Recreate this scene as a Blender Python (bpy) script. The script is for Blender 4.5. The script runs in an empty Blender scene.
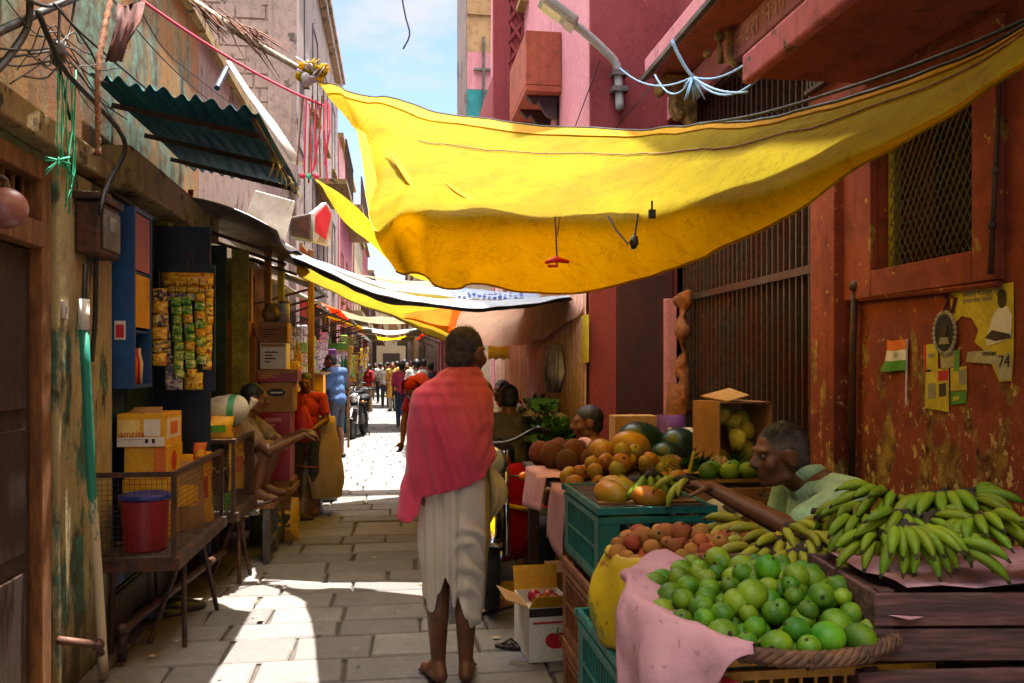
import bpy, bmesh, math, random
from mathutils import Vector, Matrix, Euler, noise
random.seed(7)
C = bpy.context.scene
COL = C.collection
PI = math.pi
R = math.radians
V = Vector
# ---------------------------------------------------------------- survey: photo pixel -> point of a known plane
YAW = R(7.8); FPX = 850.0; HY = 366.0; EYE = 1.48
FW = V((math.sin(YAW), math.cos(YAW), 0)); RT = V((math.cos(YAW), -math.sin(YAW), 0)); UP = V((0, 0, 1))
def ray(u, v): return FW + RT * ((u - 512) / FPX) + UP * ((HY - v) / FPX)
def PY(u, v, y):
    d = ray(u, v); return V((0, 0, EYE)) + d * (y / d.y)
def PX(u, v, x):
    d = ray(u, v); return V((0, 0, EYE)) + d * (x / d.x)
def PZ(u, v, z):
    d = ray(u, v); return V((0, 0, EYE)) + d * ((z - EYE) / d.z)
# ---------------------------------------------------------------- objects
MAT = {}
ROOTM = {}
def tag(o, label=None, cat=None, group=None, kind=None):
    if label: o['label'] = label
    if cat: o['category'] = cat
    if group: o['group'] = group
    if kind: o['kind'] = kind
    return o
def thing(name, label, cat, loc=(0, 0, 0), rz=0, group=None, rot=None):
    o = bpy.data.objects.new(name, None); COL.objects.link(o)
    o.empty_display_size = .1
    o.location = loc
    o.rotation_euler = rot if rot else (0, 0, rz)
    m = Matrix.Translation(V(loc)) @ Euler(o.rotation_euler).to_matrix().to_4x4()
    ROOTM[o.name] = m
    return tag(o, label, cat, group)
def copy_tree(o, parent=None):
    c = o.copy(); COL.objects.link(c)
    if parent: c.parent = parent
    for ch in list(o.children): copy_tree(ch, c)
    return c
def clone(o, loc, rz=0, label=None, group=None, rot=None, s=1):
    c = copy_tree(o); c.location = loc; c.rotation_euler = rot if rot else (0, 0, rz)
    c.scale = (s, s, s) if not hasattr(s, '__len__') else s
    if label: c['label'] = label
    if group: c['group'] = group
    return c
def link_mesh(name, me, m, parent=None, loc=None):
    o = bpy.data.objects.new(name, me); COL.objects.link(o)
    if m is not None and not me.materials: me.materials.append(MAT[m] if isinstance(m, str) else m)
    if parent: o.parent = parent
    if loc is not None: o.location = loc
    return o
class MB:
    def __init__(s): s.v = []; s.f = []
    def add(s, vs, fs):
        n = len(s.v); s.v += [V(p) for p in vs]; s.f += [tuple(i + n for i in f) for f in fs]; return s
    def box(s, c, d, rz=0, M=None):
        x, y, z = d[0] / 2, d[1] / 2, d[2] / 2
        vs = [V((a * x, b * y, e * z)) for a in (-1, 1) for b in (-1, 1) for e in (-1, 1)]
        m = M if M is not None else Matrix.Rotation(rz, 3, 'Z')
        vs = [m @ p + V(c) for p in vs]
        return s.add(vs, [(0, 1, 3, 2), (4, 6, 7, 5), (0, 4, 5, 1), (2, 3, 7, 6), (0, 2, 6, 4), (1, 5, 7, 3)])
    def bx(s, x0, x1, y0, y1, z0, z1):
        return s.box(((x0 + x1) / 2, (y0 + y1) / 2, (z0 + z1) / 2), (abs(x1 - x0), abs(y1 - y0), abs(z1 - z0)))
    def beam(s, a, b, w, h=None):
        a, b = V(a), V(b); d = b - a; L = d.length; h = h or w
        q = d.to_track_quat('Z', 'Y').to_matrix()
        return s.box((a + b) / 2, (w, h, L), M=q)
    def tube(s, pts, r, n=6, cap=True, ell=None):
        pts = [V(p) for p in pts]; k = len(pts)
        rs = r if hasattr(r, '__len__') else [r] * k
        base = len(s.v); up = None
        for i, p in enumerate(pts):
            t = (pts[min(i + 1, k - 1)] - pts[max(i - 1, 0)])
            if t.length < 1e-9: t = V((0, 0, 1))
            t.normalize()
            if up is None:
                up = V((0, 0, 1)) if abs(t.z) < .9 else V((0, 1, 0))
            a = t.cross(up)
            if a.length < 1e-6: a = t.cross(V((1, 0, .1)))
            a.normalize(); b = a.cross(t).normalized(); up = b
            for j in range(n):
                an = 2 * PI * j / n
                ea, eb = (1, 1) if ell is None else ell
                s.v.append(p + a * (math.cos(an) * rs[i] * ea) + b * (math.sin(an) * rs[i] * eb))
        for i in range(k - 1):
            for j in range(n):
                j2 = (j + 1) % n
                s.f.append((base + i * n + j, base + (i + 1) * n + j, base + (i + 1) * n + j2, base + i * n + j2))
        if cap:
            s.f.append(tuple(base + j for j in range(n)))
            s.f.append(tuple(base + (k - 1) * n + j for j in reversed(range(n))))
        return s
    def lathe(s, prof, n=20, c=(0, 0, 0), M=None, sx=1, sy=1):
        base = len(s.v); c = V(c)
        for r, z in prof:
            for j in range(n):
                a = 2 * PI * j / n
                p = V((math.cos(a) * r * sx, math.sin(a) * r * sy, z))
                s.v.append((M @ p if M is not None else p) + c)
        for i in range(len(prof) - 1):
            for j in range(n):
                j2 = (j + 1) % n
                s.f.append((base + i * n + j, base + i * n + j2, base + (i + 1) * n + j2, base + (i + 1) * n + j))
        if prof[0][0] > 1e-4: s.f.append(tuple(base + j for j in reversed(range(n))))
        if prof[-1][0] > 1e-4: s.f.append(tuple(base + (len(prof) - 1) * n + j for j in range(n)))
        return s
    def ball(s, c, r, n=12, k=8, M=None):
        rx, ry, rz = r if hasattr(r, '__len__') else (r, r, r)
        c = V(c); vs = []; fs = []
        vs.append(V((0, 0, -rz)))
        for i in range(1, k):
            a = -PI / 2 + PI * i / k
            for j in range(n):
                b = 2 * PI * j / n
                vs.append(V((rx * math.cos(a) * math.cos(b), ry * math.cos(a) * math.sin(b), rz * math.sin(a))))
        vs.append(V((0, 0, rz))); top = len(vs) - 1
        for j in range(n):
            j2 = (j + 1) % n
            fs.append((0, 1 + j2, 1 + j)); fs.append((top, 1 + (k - 2) * n + j, 1 + (k - 2) * n + j2))
            for i in range(k - 2):
                fs.append((1 + i * n + j, 1 + i * n + j2, 1 + (i + 1) * n + j2, 1 + (i + 1) * n + j))
        return s.add([(M @ p if M is not None else p) + c for p in vs], fs)
    def cap(s, a, b, r0, r1=None, n=12):
        a, b = V(a), V(b); r1 = r1 if r1 is not None else r0
        q = (b - a).to_track_quat('Z', 'Y').to_matrix() if (b - a).length > 1e-6 else Matrix.Identity(3)
        L = (b - a).length; prof = []
        for i in range(5):
            t = -PI / 2 + PI / 2 * i / 4; prof.append((max(r0 * math.cos(t), 1e-5), r0 * math.sin(t)))
        for i in range(5):
            t = PI / 2 * i / 4; prof.append((max(r1 * math.cos(t), 1e-5), L + r1 * math.sin(t)))
        return s.lathe(prof, n, a, q)
    def grid(s, rows, closed=False):
        base = len(s.v); nr = len(rows); nc = len(rows[0])
        for r_ in rows: s.v += [V(p) for p in r_]
        for i in range(nr - 1):
            for j in range(nc if closed else nc - 1):
                j2 = (j + 1) % nc
                s.f.append((base + i * nc + j, base + i * nc + j2, base + (i + 1) * nc + j2, base + (i + 1) * nc + j))
        return s
    def prism(s, poly, a, b=None):
        # polygon of 3-D points extruded by vector a
        n = len(poly); base = len(s.v); a = V(a)
        s.v += [V(p) for p in poly] + [V(p) + a for p in poly]
        s.f.append(tuple(base + i for i in reversed(range(n)))); s.f.append(tuple(base + n + i for i in range(n)))
        for i in range(n):
            j = (i + 1) % n
            s.f.append((base + i, base + j, base + n + j, base + n + i))
        return s
    def jit(s, amt, sc=4.0, seed=0.0):
        for p in s.v: p += noise.noise_vector(p * sc + V((seed, seed * 2, 0))) * amt
        return s
    def mesh(s, name, smooth=False, org=None):
        me = bpy.data.meshes.new(name)
        vs = s.v if org is None else [p - org for p in s.v]
        me.from_pydata([tuple(p) for p in vs], [], s.f); me.update()
        bm = bmesh.new(); bm.from_mesh(me); bmesh.ops.recalc_face_normals(bm, faces=bm.faces); bm.to_mesh(me); bm.free()
        if smooth: me.polygons.foreach_set('use_smooth', [True] * len(me.polygons))
        return me
    def build(s, name, m, parent=None, smooth=False, bevel=0, world=False, thick=0, sub=0, center=False):
        org = None; loc = None
        if world and parent is not None:
            inv = ROOTM[parent.name].inverted(); s.v = [inv @ p for p in s.v]
        elif parent is None or center:
            xs = [p.x for p in s.v]; ys = [p.y for p in s.v]; zs = [p.z for p in s.v]
            org = V(((min(xs) + max(xs)) / 2, (min(ys) + max(ys)) / 2, min(zs))); loc = org
        o = link_mesh(name, s.mesh(name, smooth, org), m, parent, loc)
        if loc is not None: ROOTM[o.name] = Matrix.Translation(loc)
        elif parent is not None: ROOTM[o.name] = ROOTM.get(parent.name, Matrix.Identity(4))
        if thick:
            md = o.modifiers.new('solid', 'SOLIDIFY'); md.thickness = thick; md.offset = 0
        if sub:
            md = o.modifiers.new('sub', 'SUBSURF'); md.levels = sub; md.render_levels = sub
        if bevel:
            md = o.modifiers.new('edge', 'BEVEL'); md.width = bevel; md.segments = 2; md.limit_method = 'ANGLE'; md.angle_limit = R(35)
        return o
    def blob(s, name, m, parent=None, voxel=.012, smooth=6, world=False):
        # union of overlapping shapes grown into one continuous skin
        me = s.mesh(name + '_raw'); t = bpy.data.objects.new('tmp', me); COL.objects.link(t)
        md = t.modifiers.new('r', 'REMESH'); md.mode = 'VOXEL'; md.voxel_size = voxel; md.use_smooth_shade = True
        sm = t.modifiers.new('s', 'SMOOTH'); sm.factor = .5; sm.iterations = smooth
        dg = bpy.context.evaluated_depsgraph_get()
        ev = bpy.data.meshes.new_from_object(t.evaluated_get(dg)); ev.name = name
        bpy.data.objects.remove(t); bpy.data.meshes.remove(me)
        if world and parent is not None:
            ev.transform(ROOTM[parent.name].inverted())
        ev.materials.clear()
        ev.polygons.foreach_set('use_smooth', [True] * len(ev.polygons))
        o = link_mesh(name, ev, m, parent)
        if parent is None:
            zs = [v.co.z for v in ev.vertices]; xs = [v.co.x for v in ev.vertices]; ys = [v.co.y for v in ev.vertices]
            org = V(((min(xs) + max(xs)) / 2, (min(ys) + max(ys)) / 2, min(zs)))
            ev.transform(Matrix.Translation(-org)); o.location = org
        return o
def text(name, s, m, loc, size, ax, up, parent=None, depth=.0008, font_space=1.0, align='CENTER'):
    cu = bpy.data.curves.new(name, 'FONT'); cu.body = s; cu.size = size; cu.extrude = depth; cu.align_x = align; cu.align_y = 'CENTER'; cu.space_character = font_space
    t = bpy.data.objects.new('tmp', cu); COL.objects.link(t)
    dg = bpy.context.evaluated_depsgraph_get()
    me = bpy.data.meshes.new_from_object(t.evaluated_get(dg)); me.name = name
    bpy.data.objects.remove(t)
    ax = V(ax).normalized(); up = V(up); nz = ax.cross(up).normalized(); up = nz.cross(ax)
    m4 = Matrix((ax, up, nz)).transposed().to_4x4(); m4.translation = V(loc)
    if parent is not None: m4 = ROOTM[parent.name].inverted() @ m4
    me.transform(m4); me.materials.clear()
    return link_mesh(name, me, m, parent)
def crom(pts, n):
    # Catmull-Rom through control points, n samples
    pts = [V(p) for p in pts]; k = len(pts); out = []
    for i in range(n):
        t = i / (n - 1) * (k - 1); a = min(int(t), k - 2); f = t - a
        p0 = pts[a - 1] if a > 0 else pts[0] * 2 - pts[1]; p1 = pts[a]; p2 = pts[a + 1]; p3 = pts[a + 2] if a + 2 < k else pts[k - 1] * 2 - pts[k - 2]
        out.append(.5 * ((2 * p1) + (p2 - p0) * f + (2 * p0 - 5 * p1 + 4 * p2 - p3) * f * f + (3 * p1 - p0 - 3 * p2 + p3) * f ** 3))
    return out
def sag(a, b, drop, n=10):
    a, b = V(a), V(b)
    return [a.lerp(b, i / (n - 1)) - V((0, 0, drop * 4 * (i / (n - 1)) * (1 - i / (n - 1)))) for i in range(n)]
# ---------------------------------------------------------------- materials
def hexc(h):
    h = h.lstrip('#'); c = [int(h[i:i + 2], 16) / 255 for i in (0, 2, 4)]
    return tuple(x / 12.92 if x <= .04045 else ((x + .055) / 1.055) ** 2.4 for x in c) + (1,)
def col(c): return hexc(c) if isinstance(c, str) else tuple(c) + (1,) if len(c) == 3 else tuple(c)
class NT:
    def __init__(s, name):
        m = bpy.data.materials.new(name); m.use_nodes = True; s.m = m; s.t = m.node_tree; s.n = s.t.nodes; s.l = s.t.links
        s.bs = s.n['Principled BSDF']; s.out = s.n['Material Output']; s.tc = s.n.new('ShaderNodeTexCoord'); MAT[name] = m
    def noise(s, scale, detail=5, rough=.55, stretch=None, coord='Object', dist=0):
        n = s.n.new('ShaderNodeTexNoise'); n.inputs['Scale'].default_value = scale; n.inputs['Detail'].default_value = detail; n.inputs['Roughness'].default_value = rough; n.inputs['Distortion'].default_value = dist
        src = s.tc.outputs[coord]
        if stretch:
            mp = s.n.new('ShaderNodeMapping'); mp.inputs['Scale'].default_value = stretch; s.l.new(src, mp.inputs['Vector']); src = mp.outputs['Vector']
        s.l.new(src, n.inputs['Vector']); return n.outputs['Fac']
    def ramp(s, fac, a, b, ca=0, cb=1):
        r = s.n.new('ShaderNodeMapRange'); r.inputs['From Min'].default_value = a; r.inputs['From Max'].default_value = b; r.inputs['To Min'].default_value = ca; r.inputs['To Max'].default_value = cb
        r.clamp = True; s.l.new(fac, r.inputs['Value']); return r.outputs['Result']
    def mix(s, fac, a, b, mode='MIX'):
        n = s.n.new('ShaderNodeMix'); n.data_type = 'RGBA'; n.blend_type = mode
        for sock, val in ((n.inputs[0], fac), (n.inputs[6], a), (n.inputs[7], b)):
            if isinstance(val, (int, float)): sock.default_value = val
            elif isinstance(val, (str, tuple, list)): sock.default_value = col(val)
            else: s.l.new(val, sock)
        return n.outputs[2]
    def math(s, op, a, b=0):
        n = s.n.new('ShaderNodeMath'); n.operation = op
        for i, val in enumerate((a, b)):
            if isinstance(val, (int, float)): n.inputs[i].default_value = val
            else: s.l.new(val, n.inputs[i])
        return n.outputs[0]
    def hsv(s, c, val, hue=None):
        n = s.n.new('ShaderNodeHueSaturation'); s.l.new(c, n.inputs['Color']) if not isinstance(c, (str, tuple)) else setattr(n.inputs['Color'], 'default_value', col(c))
        s.l.new(val, n.inputs['Value'])
        if hue is not None: s.l.new(hue, n.inputs['Hue'])
        return n.outputs['Color']
    def bump(s, h, strength=.3, dist=.01, prev=None):
        b = s.n.new('ShaderNodeBump'); b.inputs['Strength'].default_value = strength; b.inputs['Distance'].default_value = dist; s.l.new(h, b.inputs['Height'])
        if prev is not None: s.l.new(prev, b.inputs['Normal'])
        return b.outputs['Normal']
    def sep(s, coord='Object'):
        n = s.n.new('ShaderNodeSeparateXYZ'); s.l.new(s.tc.outputs[coord], n.inputs[0]); return n.outputs
    def pos(s):
        g = s.n.new('ShaderNodeNewGeometry'); n = s.n.new('ShaderNodeSeparateXYZ'); s.l.new(g.outputs['Position'], n.inputs[0]); return n.outputs
    def done(s, c=None, rough=.7, metal=0, normal=None, spec=None):
        if c is not None:
            if isinstance(c, (str, tuple, list)): s.bs.inputs['Base Color'].default_value = col(c)
            else: s.l.new(c, s.bs.inputs['Base Color'])
        if isinstance(rough, (int, float)): s.bs.inputs['Roughness'].default_value = rough
        else: s.l.new(rough, s.bs.inputs['Roughness'])
        s.bs.inputs['Metallic'].default_value = metal
        if normal is not None: s.l.new(normal, s.bs.inputs['Normal'])
        if spec is not None: s.bs.inputs['Specular IOR Level'].default_value = spec
        return s.m
def mat(name, c, rough=.75, c2=None, sc=6, lo=.4, hi=.62, fine=.25, fs=40, bump=.25, bs=60, metal=0, rand=0, isl=0, spec=None, stretch=None, trans=0, hue=0, sheen=0, bd=.004):
    t = NT(name); k = col(c)
    o = t.mix(t.ramp(t.noise(sc, stretch=stretch), lo, hi), k, col(c2)) if c2 is not None else t.mix(0.0, k, k)
    if fine: o = t.mix(1.0, o, t.mix(t.ramp(t.noise(fs, 4, stretch=stretch), .3, .7), (1 - fine,) * 3, (1 + fine * .4,) * 3), 'MULTIPLY')
    if rand or isl:
        if rand: src = t.n.new('ShaderNodeObjectInfo').outputs['Random']; amt = rand
        else: src = t.n.new('ShaderNodeNewGeometry').outputs['Random Per Island']; amt = isl
        hu = t.ramp(t.math('FRACT', t.math('MULTIPLY', src, 7.13)), 0, 1, .5 - hue, .5 + hue) if hue else None
        o = t.hsv(o, t.ramp(src, 0, 1, 1 - amt, 1 + amt), hu)
    nb = t.bump(t.noise(bs, 4, stretch=stretch), bump, bd) if bump else None
    rr = t.ramp(t.noise(sc * 2.3, 3), .3, .7, max(rough - .12, .05), min(rough + .1, 1))
    t.done(o, rr, metal, nb, spec)
    if trans:
        tr = t.n.new('ShaderNodeBsdfTranslucent'); t.l.new(o, tr.inputs['Color']); mx = t.n.new('ShaderNodeMixShader'); mx.inputs[0].default_value = trans
        t.l.new(t.bs.outputs[0], mx.inputs[1]); t.l.new(tr.outputs[0], mx.inputs[2]); t.l.new(mx.outputs[0], t.out.inputs['Surface'])
    return t.m
def wallmat(name, paint, paint2, under, sc=2.2, peel=.62, lowpeel=0, lowz=1.3, dirt='2a2018', dirtamt=.6, rough=.85, streak=.5, soft=.012, pst=.8):
    # limewash / paint worn off in patches, rain streaks, grime
    t = NT(name); geo = t.n.new('ShaderNodeNewGeometry')
    def nz(scale, st=(1, 1, 1), det=7, ro=.62):
        mp = t.n.new('ShaderNodeMapping'); mp.inputs['Scale'].default_value = st; t.l.new(geo.outputs['Position'], mp.inputs['Vector'])
        n = t.n.new('ShaderNodeTexNoise'); n.inputs['Scale'].default_value = scale; n.inputs['Detail'].default_value = det; n.inputs['Roughness'].default_value = ro
        t.l.new(mp.outputs['Vector'], n.inputs['Vector']); return n.outputs['Fac']
    base = t.mix(t.ramp(nz(sc * .7), .38, .62), paint, paint2)
    pm = nz(sc * 2.1, (1, 1, pst))
    if lowpeel:
        z = t.n.new('ShaderNodeSeparateXYZ'); t.l.new(geo.outputs['Position'], z.inputs[0])
        pm = t.math('ADD', pm, t.ramp(z.outputs['Z'], lowz - .55, lowz + .25, lowpeel, 0))
    pmask = t.ramp(pm, peel - soft, peel + soft)
    c = t.mix(pmask, base, t.mix(t.ramp(nz(14), .35, .65), under, dirt))
    st = t.ramp(nz(3.0, (3, 3, .22)), .52, .75, 0, streak)
    c = t.mix(st, c, dirt)
    c = t.mix(t.ramp(nz(9), .5, .78, 0, dirtamt), c, dirt)
    c = t.mix(t.ramp(nz(21), .655, .67, 0, .85), c, under)
    if lowpeel: c = t.mix(t.ramp(t.math('ADD', nz(24, (1, 1, .7), 5, .7), t.ramp(z.outputs['Z'], 1.0, 1.9, .10, -.02)), .675, .69, 0, .9), c, 'c0a464')
    vo = t.n.new('ShaderNodeTexVoronoi'); vo.feature = 'DISTANCE_TO_EDGE'; vo.inputs['Scale'].default_value = 2.6; ma = t.n.new('ShaderNodeVectorMath'); ma.operation = 'ADD'; wn = t.n.new('ShaderNodeTexNoise'); wn.inputs['Scale'].default_value = 5; wn.inputs['Detail'].default_value = 5; t.l.new(geo.outputs['Position'], wn.inputs['Vector']); t.l.new(geo.outputs['Position'], ma.inputs[0]); t.l.new(wn.outputs['Color'], ma.inputs[1]); t.l.new(ma.outputs[0], vo.inputs['Vector'])
    c = t.mix(t.math('MULTIPLY', t.ramp(vo.outputs['Distance'], .0, .012, .8, 0), t.ramp(nz(1.4), .5, .56)), c, dirt)
    pz = t.n.new('ShaderNodeSeparateXYZ'); t.l.new(geo.outputs['Position'], pz.inputs[0]); c = t.mix(t.ramp(t.math('ADD', pz.outputs['Z'], t.math('MULTIPLY', nz(3.5), .7)), .35, .95, .75, 0), c, dirt)
    c = t.mix(1.0, c, t.mix(t.ramp(nz(55), .3, .7), (.8, .8, .8), (1.08, 1.08, 1.08)), 'MULTIPLY')
    n1 = t.bump(pmask, .5, -.003); n2 = t.bump(nz(38), .35, .006, n1)
    t.done(c, rough, 0, n2, .3); return t.m
# ================================================================ materials
wallmat('ochre_wall', '9a7438', '84583a', '6c9484', sc=1.1, peel=.515, dirt='4a3a2a', streak=.8, soft=.06, pst=.45)
wallmat('plaster_wall', '8c7a58', '7d8a78', '3f6f62', sc=2.4, peel=.62, dirt='3c2c1c', streak=.6)
wallmat('pier_wall', 'b09a6c', 'a8a078', '3f8072', sc=2.8, peel=.54, dirt='4a3418', streak=.6, soft=.03, pst=.35)
wallmat('grey_wall', '93807a', '84736c', '5a4d48', sc=1.1, peel=.6, dirt='4a4240', streak=.6)
wallmat('pink_wall', 'c8868c', 'ba747c', 'd0a8ac', sc=.9, peel=.72, dirt='5e2c38', streak=.35, dirtamt=.2)
wallmat('magenta_wall', '8e3e40', '7c3234', '9c4a55', sc=.9, peel=.75, dirt='4c121c', streak=.3, dirtamt=.3)
wallmat('red_wall', '8a4028', '743220', 'a8863c', sc=3.2, peel=.635, lowpeel=.17, lowz=1.42, pst=.55, dirt='43160c', streak=.45)
wallmat('balcony_paint', 'b86470', 'a85460', '6a5a50', sc=3, peel=.6, dirt='3a2c28', streak=.6)
wallmat('balcony_soffit', '9c4c34', '8c4030', '6c4a28', sc=1.6, peel=.68, dirt='3c2414', streak=.4)
wallmat('cream_wall', 'b09a78', 'a08c70', '7c6c5a', sc=1.5, peel=.66, dirt='4a3c30')
wallmat('teal_wall', '2a8a84', '2f7c80', '4c6c68', sc=1.2, peel=.68, dirt='1c3c3c')
wallmat('tan_wall', 'a8845c', '9c7850', '6c5440', sc=1.2, peel=.7, dirt='4a3828')
wallmat('concrete', '9a8458', '8a7450', '5c4c34', sc=4, peel=.6, dirt='33281a', streak=.5)
mat('brown_wood', '2c170c', .75, '3c2012', 7, fine=.5, fs=30, bump=.5, bs=25, stretch=(6, 6, .5))
mat('frame_wood', '8a5a2c', .8, '6a4220', 7, fine=.4, fs=30, bump=.5, bs=25, stretch=(3, 3, .6))
mat('old_wood', '5e3a34', .85, '3e2622', 5, fine=.6, fs=18, bump=.7, bs=16, stretch=(.6, 4, 6), isl=.22)
mat('dark_teal_paint', '0f3434', .65, '0b2226', 4, fine=.4, isl=.2)
mat('navy_paint', '13223f', .6, '0e1830', 4, fine=.4)
mat('blue_paint', '0f4a86', .5, '0c3c70', 4, fine=.25, bump=.15)
mat('yellow_green_paint', '8c8428', .7, '6a641c', 4, fine=.4)
mat('teal_plastic', '0a7a74', .45, '0c6a68', 5, fine=.2, bump=.1)
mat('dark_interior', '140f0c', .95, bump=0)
mat('maroon_paint', '3c0f14', .6, '2c0a0e', 3, fine=.4, bump=.2)
mat('gate_metal', '4e4034', .45, '5e3424', 3, metal=.35, fine=.5, bump=.3)
mat('rust_metal', '3a2a22', .65, '5a3420', 8, metal=.3, fine=.5)
mat('grey_metal', '6a655e', .5, '4c443c', 7, metal=.4, fine=.4)
mat('steel', 'b8b8b4', .28, '8c8c88', 5, metal=.95, fine=.2, bump=.1)
mat('chrome', 'd8d8d8', .12, metal=1.0, fine=.1, bump=0)
mat('white_paint', 'd8d4cc', .6, 'b8b0a4', 5, fine=.2)
mat('dirty_white', 'c8bec4', .7, '8c8284', 4, fine=.3)
mat('tin_sheet', '88847e', .45, '645a50', 3, metal=.5, fine=.35)
mat('blue_tin', '1a5458', .75, '123c56', 2, spec=.15, fine=.45, stretch=(1, 1, 1))
mat('corrugated_pink', 'a8766c', .7, 'c0a094', 3, fine=.5, stretch=(4, 4, .5), bump=.3)
mat('black_cable', '14110f', .6, bump=0, fine=0)
mat('blue_cord', '7f9fc0', .7, bump=0, fine=0)
mat('pink_cord', 'c02848', .7, bump=0, fine=0)
mat('green_cord', '1e9a70', .7, bump=0, fine=0)
mat('jute_rope', '8c5a38', .95, '5c3420', 60, fine=.4, fs=160, bump=.6, bs=200)
mat('bamboo', '8c7a5c', .7, '5c4a38', 8, fine=.4)
mat('gold_paint', 'a88440', .5, '6c5428', 14, metal=.2, fine=.5, bump=.6)
mat('black_plastic', '141414', .4, fine=.2, bump=.1)
mat('cardboard', '9a6a3a', .9, '8a5c30', 5, fine=.2, fs=90, isl=.12)
mat('tan_cardboard', 'a88050', .9, '9a7040', 5, fine=.2, fs=90)
mat('yellow_print', 'e4ae14', .6, 'd69a0c', 6, fine=.15)
mat('gold_print', 'd8a41c', .6, 'c89014', 6, fine=.15)
mat('white_print', 'd8d0c4', .6, fine=.12)
mat('red_print', 'b81c24', .55, fine=.15)
mat('green_print', '4c8a28', .55, fine=.15)
mat('dark_print', '2a1c18', .7, fine=0, bump=0)
mat('orange_print', 'd0681c', .6, fine=.15)
mat('purple_print', '6a3c7c', .6, fine=.15)
mat('yellow_paper', 'c8b428', .8, 'b09c20', 9, fine=.2)
mat('white_paper', 'b8b090', .8, '9c9470', 9, fine=.25)
mat('black_print', '101010', .7, fine=0, bump=0)
mat('glass_dim', '6a6c68', .1, fine=.1, bump=0)
mat('red_plastic', '9c1c28', .4, '8c1824', 4, fine=.15, bump=.05)
mat('blue_plastic', '18308c', .4, fine=.15, bump=.05)
mat('lamp_grey', '9a9a98', .45, fine=.15)
# ---------------------------------------------------------------- paving slabs
def paving_mat():
    t = NT('paving'); g = t.n.new('ShaderNodeNewGeometry'); isl = g.outputs['Random Per Island']
    def nz(s, d=6):
        n = t.n.new('ShaderNodeTexNoise'); n.inputs['Scale'].default_value = s; n.inputs['Detail'].default_value = d; n.inputs['Roughness'].default_value = .65
        t.l.new(g.outputs['Position'], n.inputs['Vector']); return n.outputs['Fac']
    c = t.mix(isl, '7e7a77', '605d5b')
    c = t.mix(t.ramp(nz(1.7), .42, .68, 0, .5), c, '605a58')
    c = t.mix(t.ramp(nz(24), .4, .75, 0, .4), c, '4a423e')
    c = t.mix(t.ramp(nz(6), .6, .74, 0, .5), c, '9c9088')
    p = t.pos()
    edge = t.ramp(t.math('ADD', p[0], t.math('MULTIPLY', nz(2.2), .8)), -1.05, -.6, .5, 0)      # mud washed along the wall foot
    c = t.mix(edge, c, '54361f')
    h = t.math('ADD', t.math('MULTIPLY', nz(9), .7), t.math('MULTIPLY', nz(60), .3))
    t.done(c, t.ramp(nz(5), .3, .7, .55, .85), 0, t.bump(h, .55, .012), .35)
paving_mat()
mat('dirt', '544a42', .95, '3c342e', 4, fine=.4)
mb = MB(); rng = random.Random(3); y = -6.0; row = 0
while y < 64:
    dpt = rng.uniform(.27, .40); x = -1.66 - rng.uniform(0, .5)
    while x < 2.05:
        w = rng.uniform(.34, .70); g = .008
        x0, x1 = max(x, -1.66) + g, min(x + w, 2.05) - g; y0, y1 = y + g, y + dpt - g
        if x1 - x0 > .06:
            h = rng.uniform(-.004, .004); tx, ty = rng.uniform(-.006, .006), rng.uniform(-.006, .006)
            def pz(px, py): return h + tx * (px - x0) + ty * (py - y0)
            b = .010; q = []
            def jj(a): return a + rng.uniform(-.010, .010)
            c4 = [(jj(x0), jj(y0)), (jj(x1), jj(y0)), (jj(x1), jj(y1)), (jj(x0), jj(y1))]
            cx, cy = (x0 + x1) / 2, (y0 + y1) / 2
            for px, py in c4: q.append((px, py, -.05))
            for px, py in c4: q.append((px, py, pz(px, py) - b))
            for px, py in c4: q.append((px + (b if px < cx else -b), py + (b if py < cy else -b), pz(px, py)))
            fs = [(8, 9, 10, 11)]
            for k in range(4):
                k2 = (k + 1) % 4; fs += [(k, k2, 4 + k2, 4 + k), (4 + k, 4 + k2, 8 + k2, 8 + k)]
            mb.add(q, fs)
        x += w
    y += dpt; row += 1
tag(mb.build('pavement', 'paving'), 'street of worn grey stone slabs laid in uneven rows', 'pavement', kind='structure')
tag(MB().add([(-60, -40, -.022), (60, -40, -.022), (60, 150, -.022), (-60, 150, -.022)], [(0, 1, 2, 3)]).build('ground', 'dirt'), 'dark earth under and around the street slabs', 'ground', kind='structure')
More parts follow.
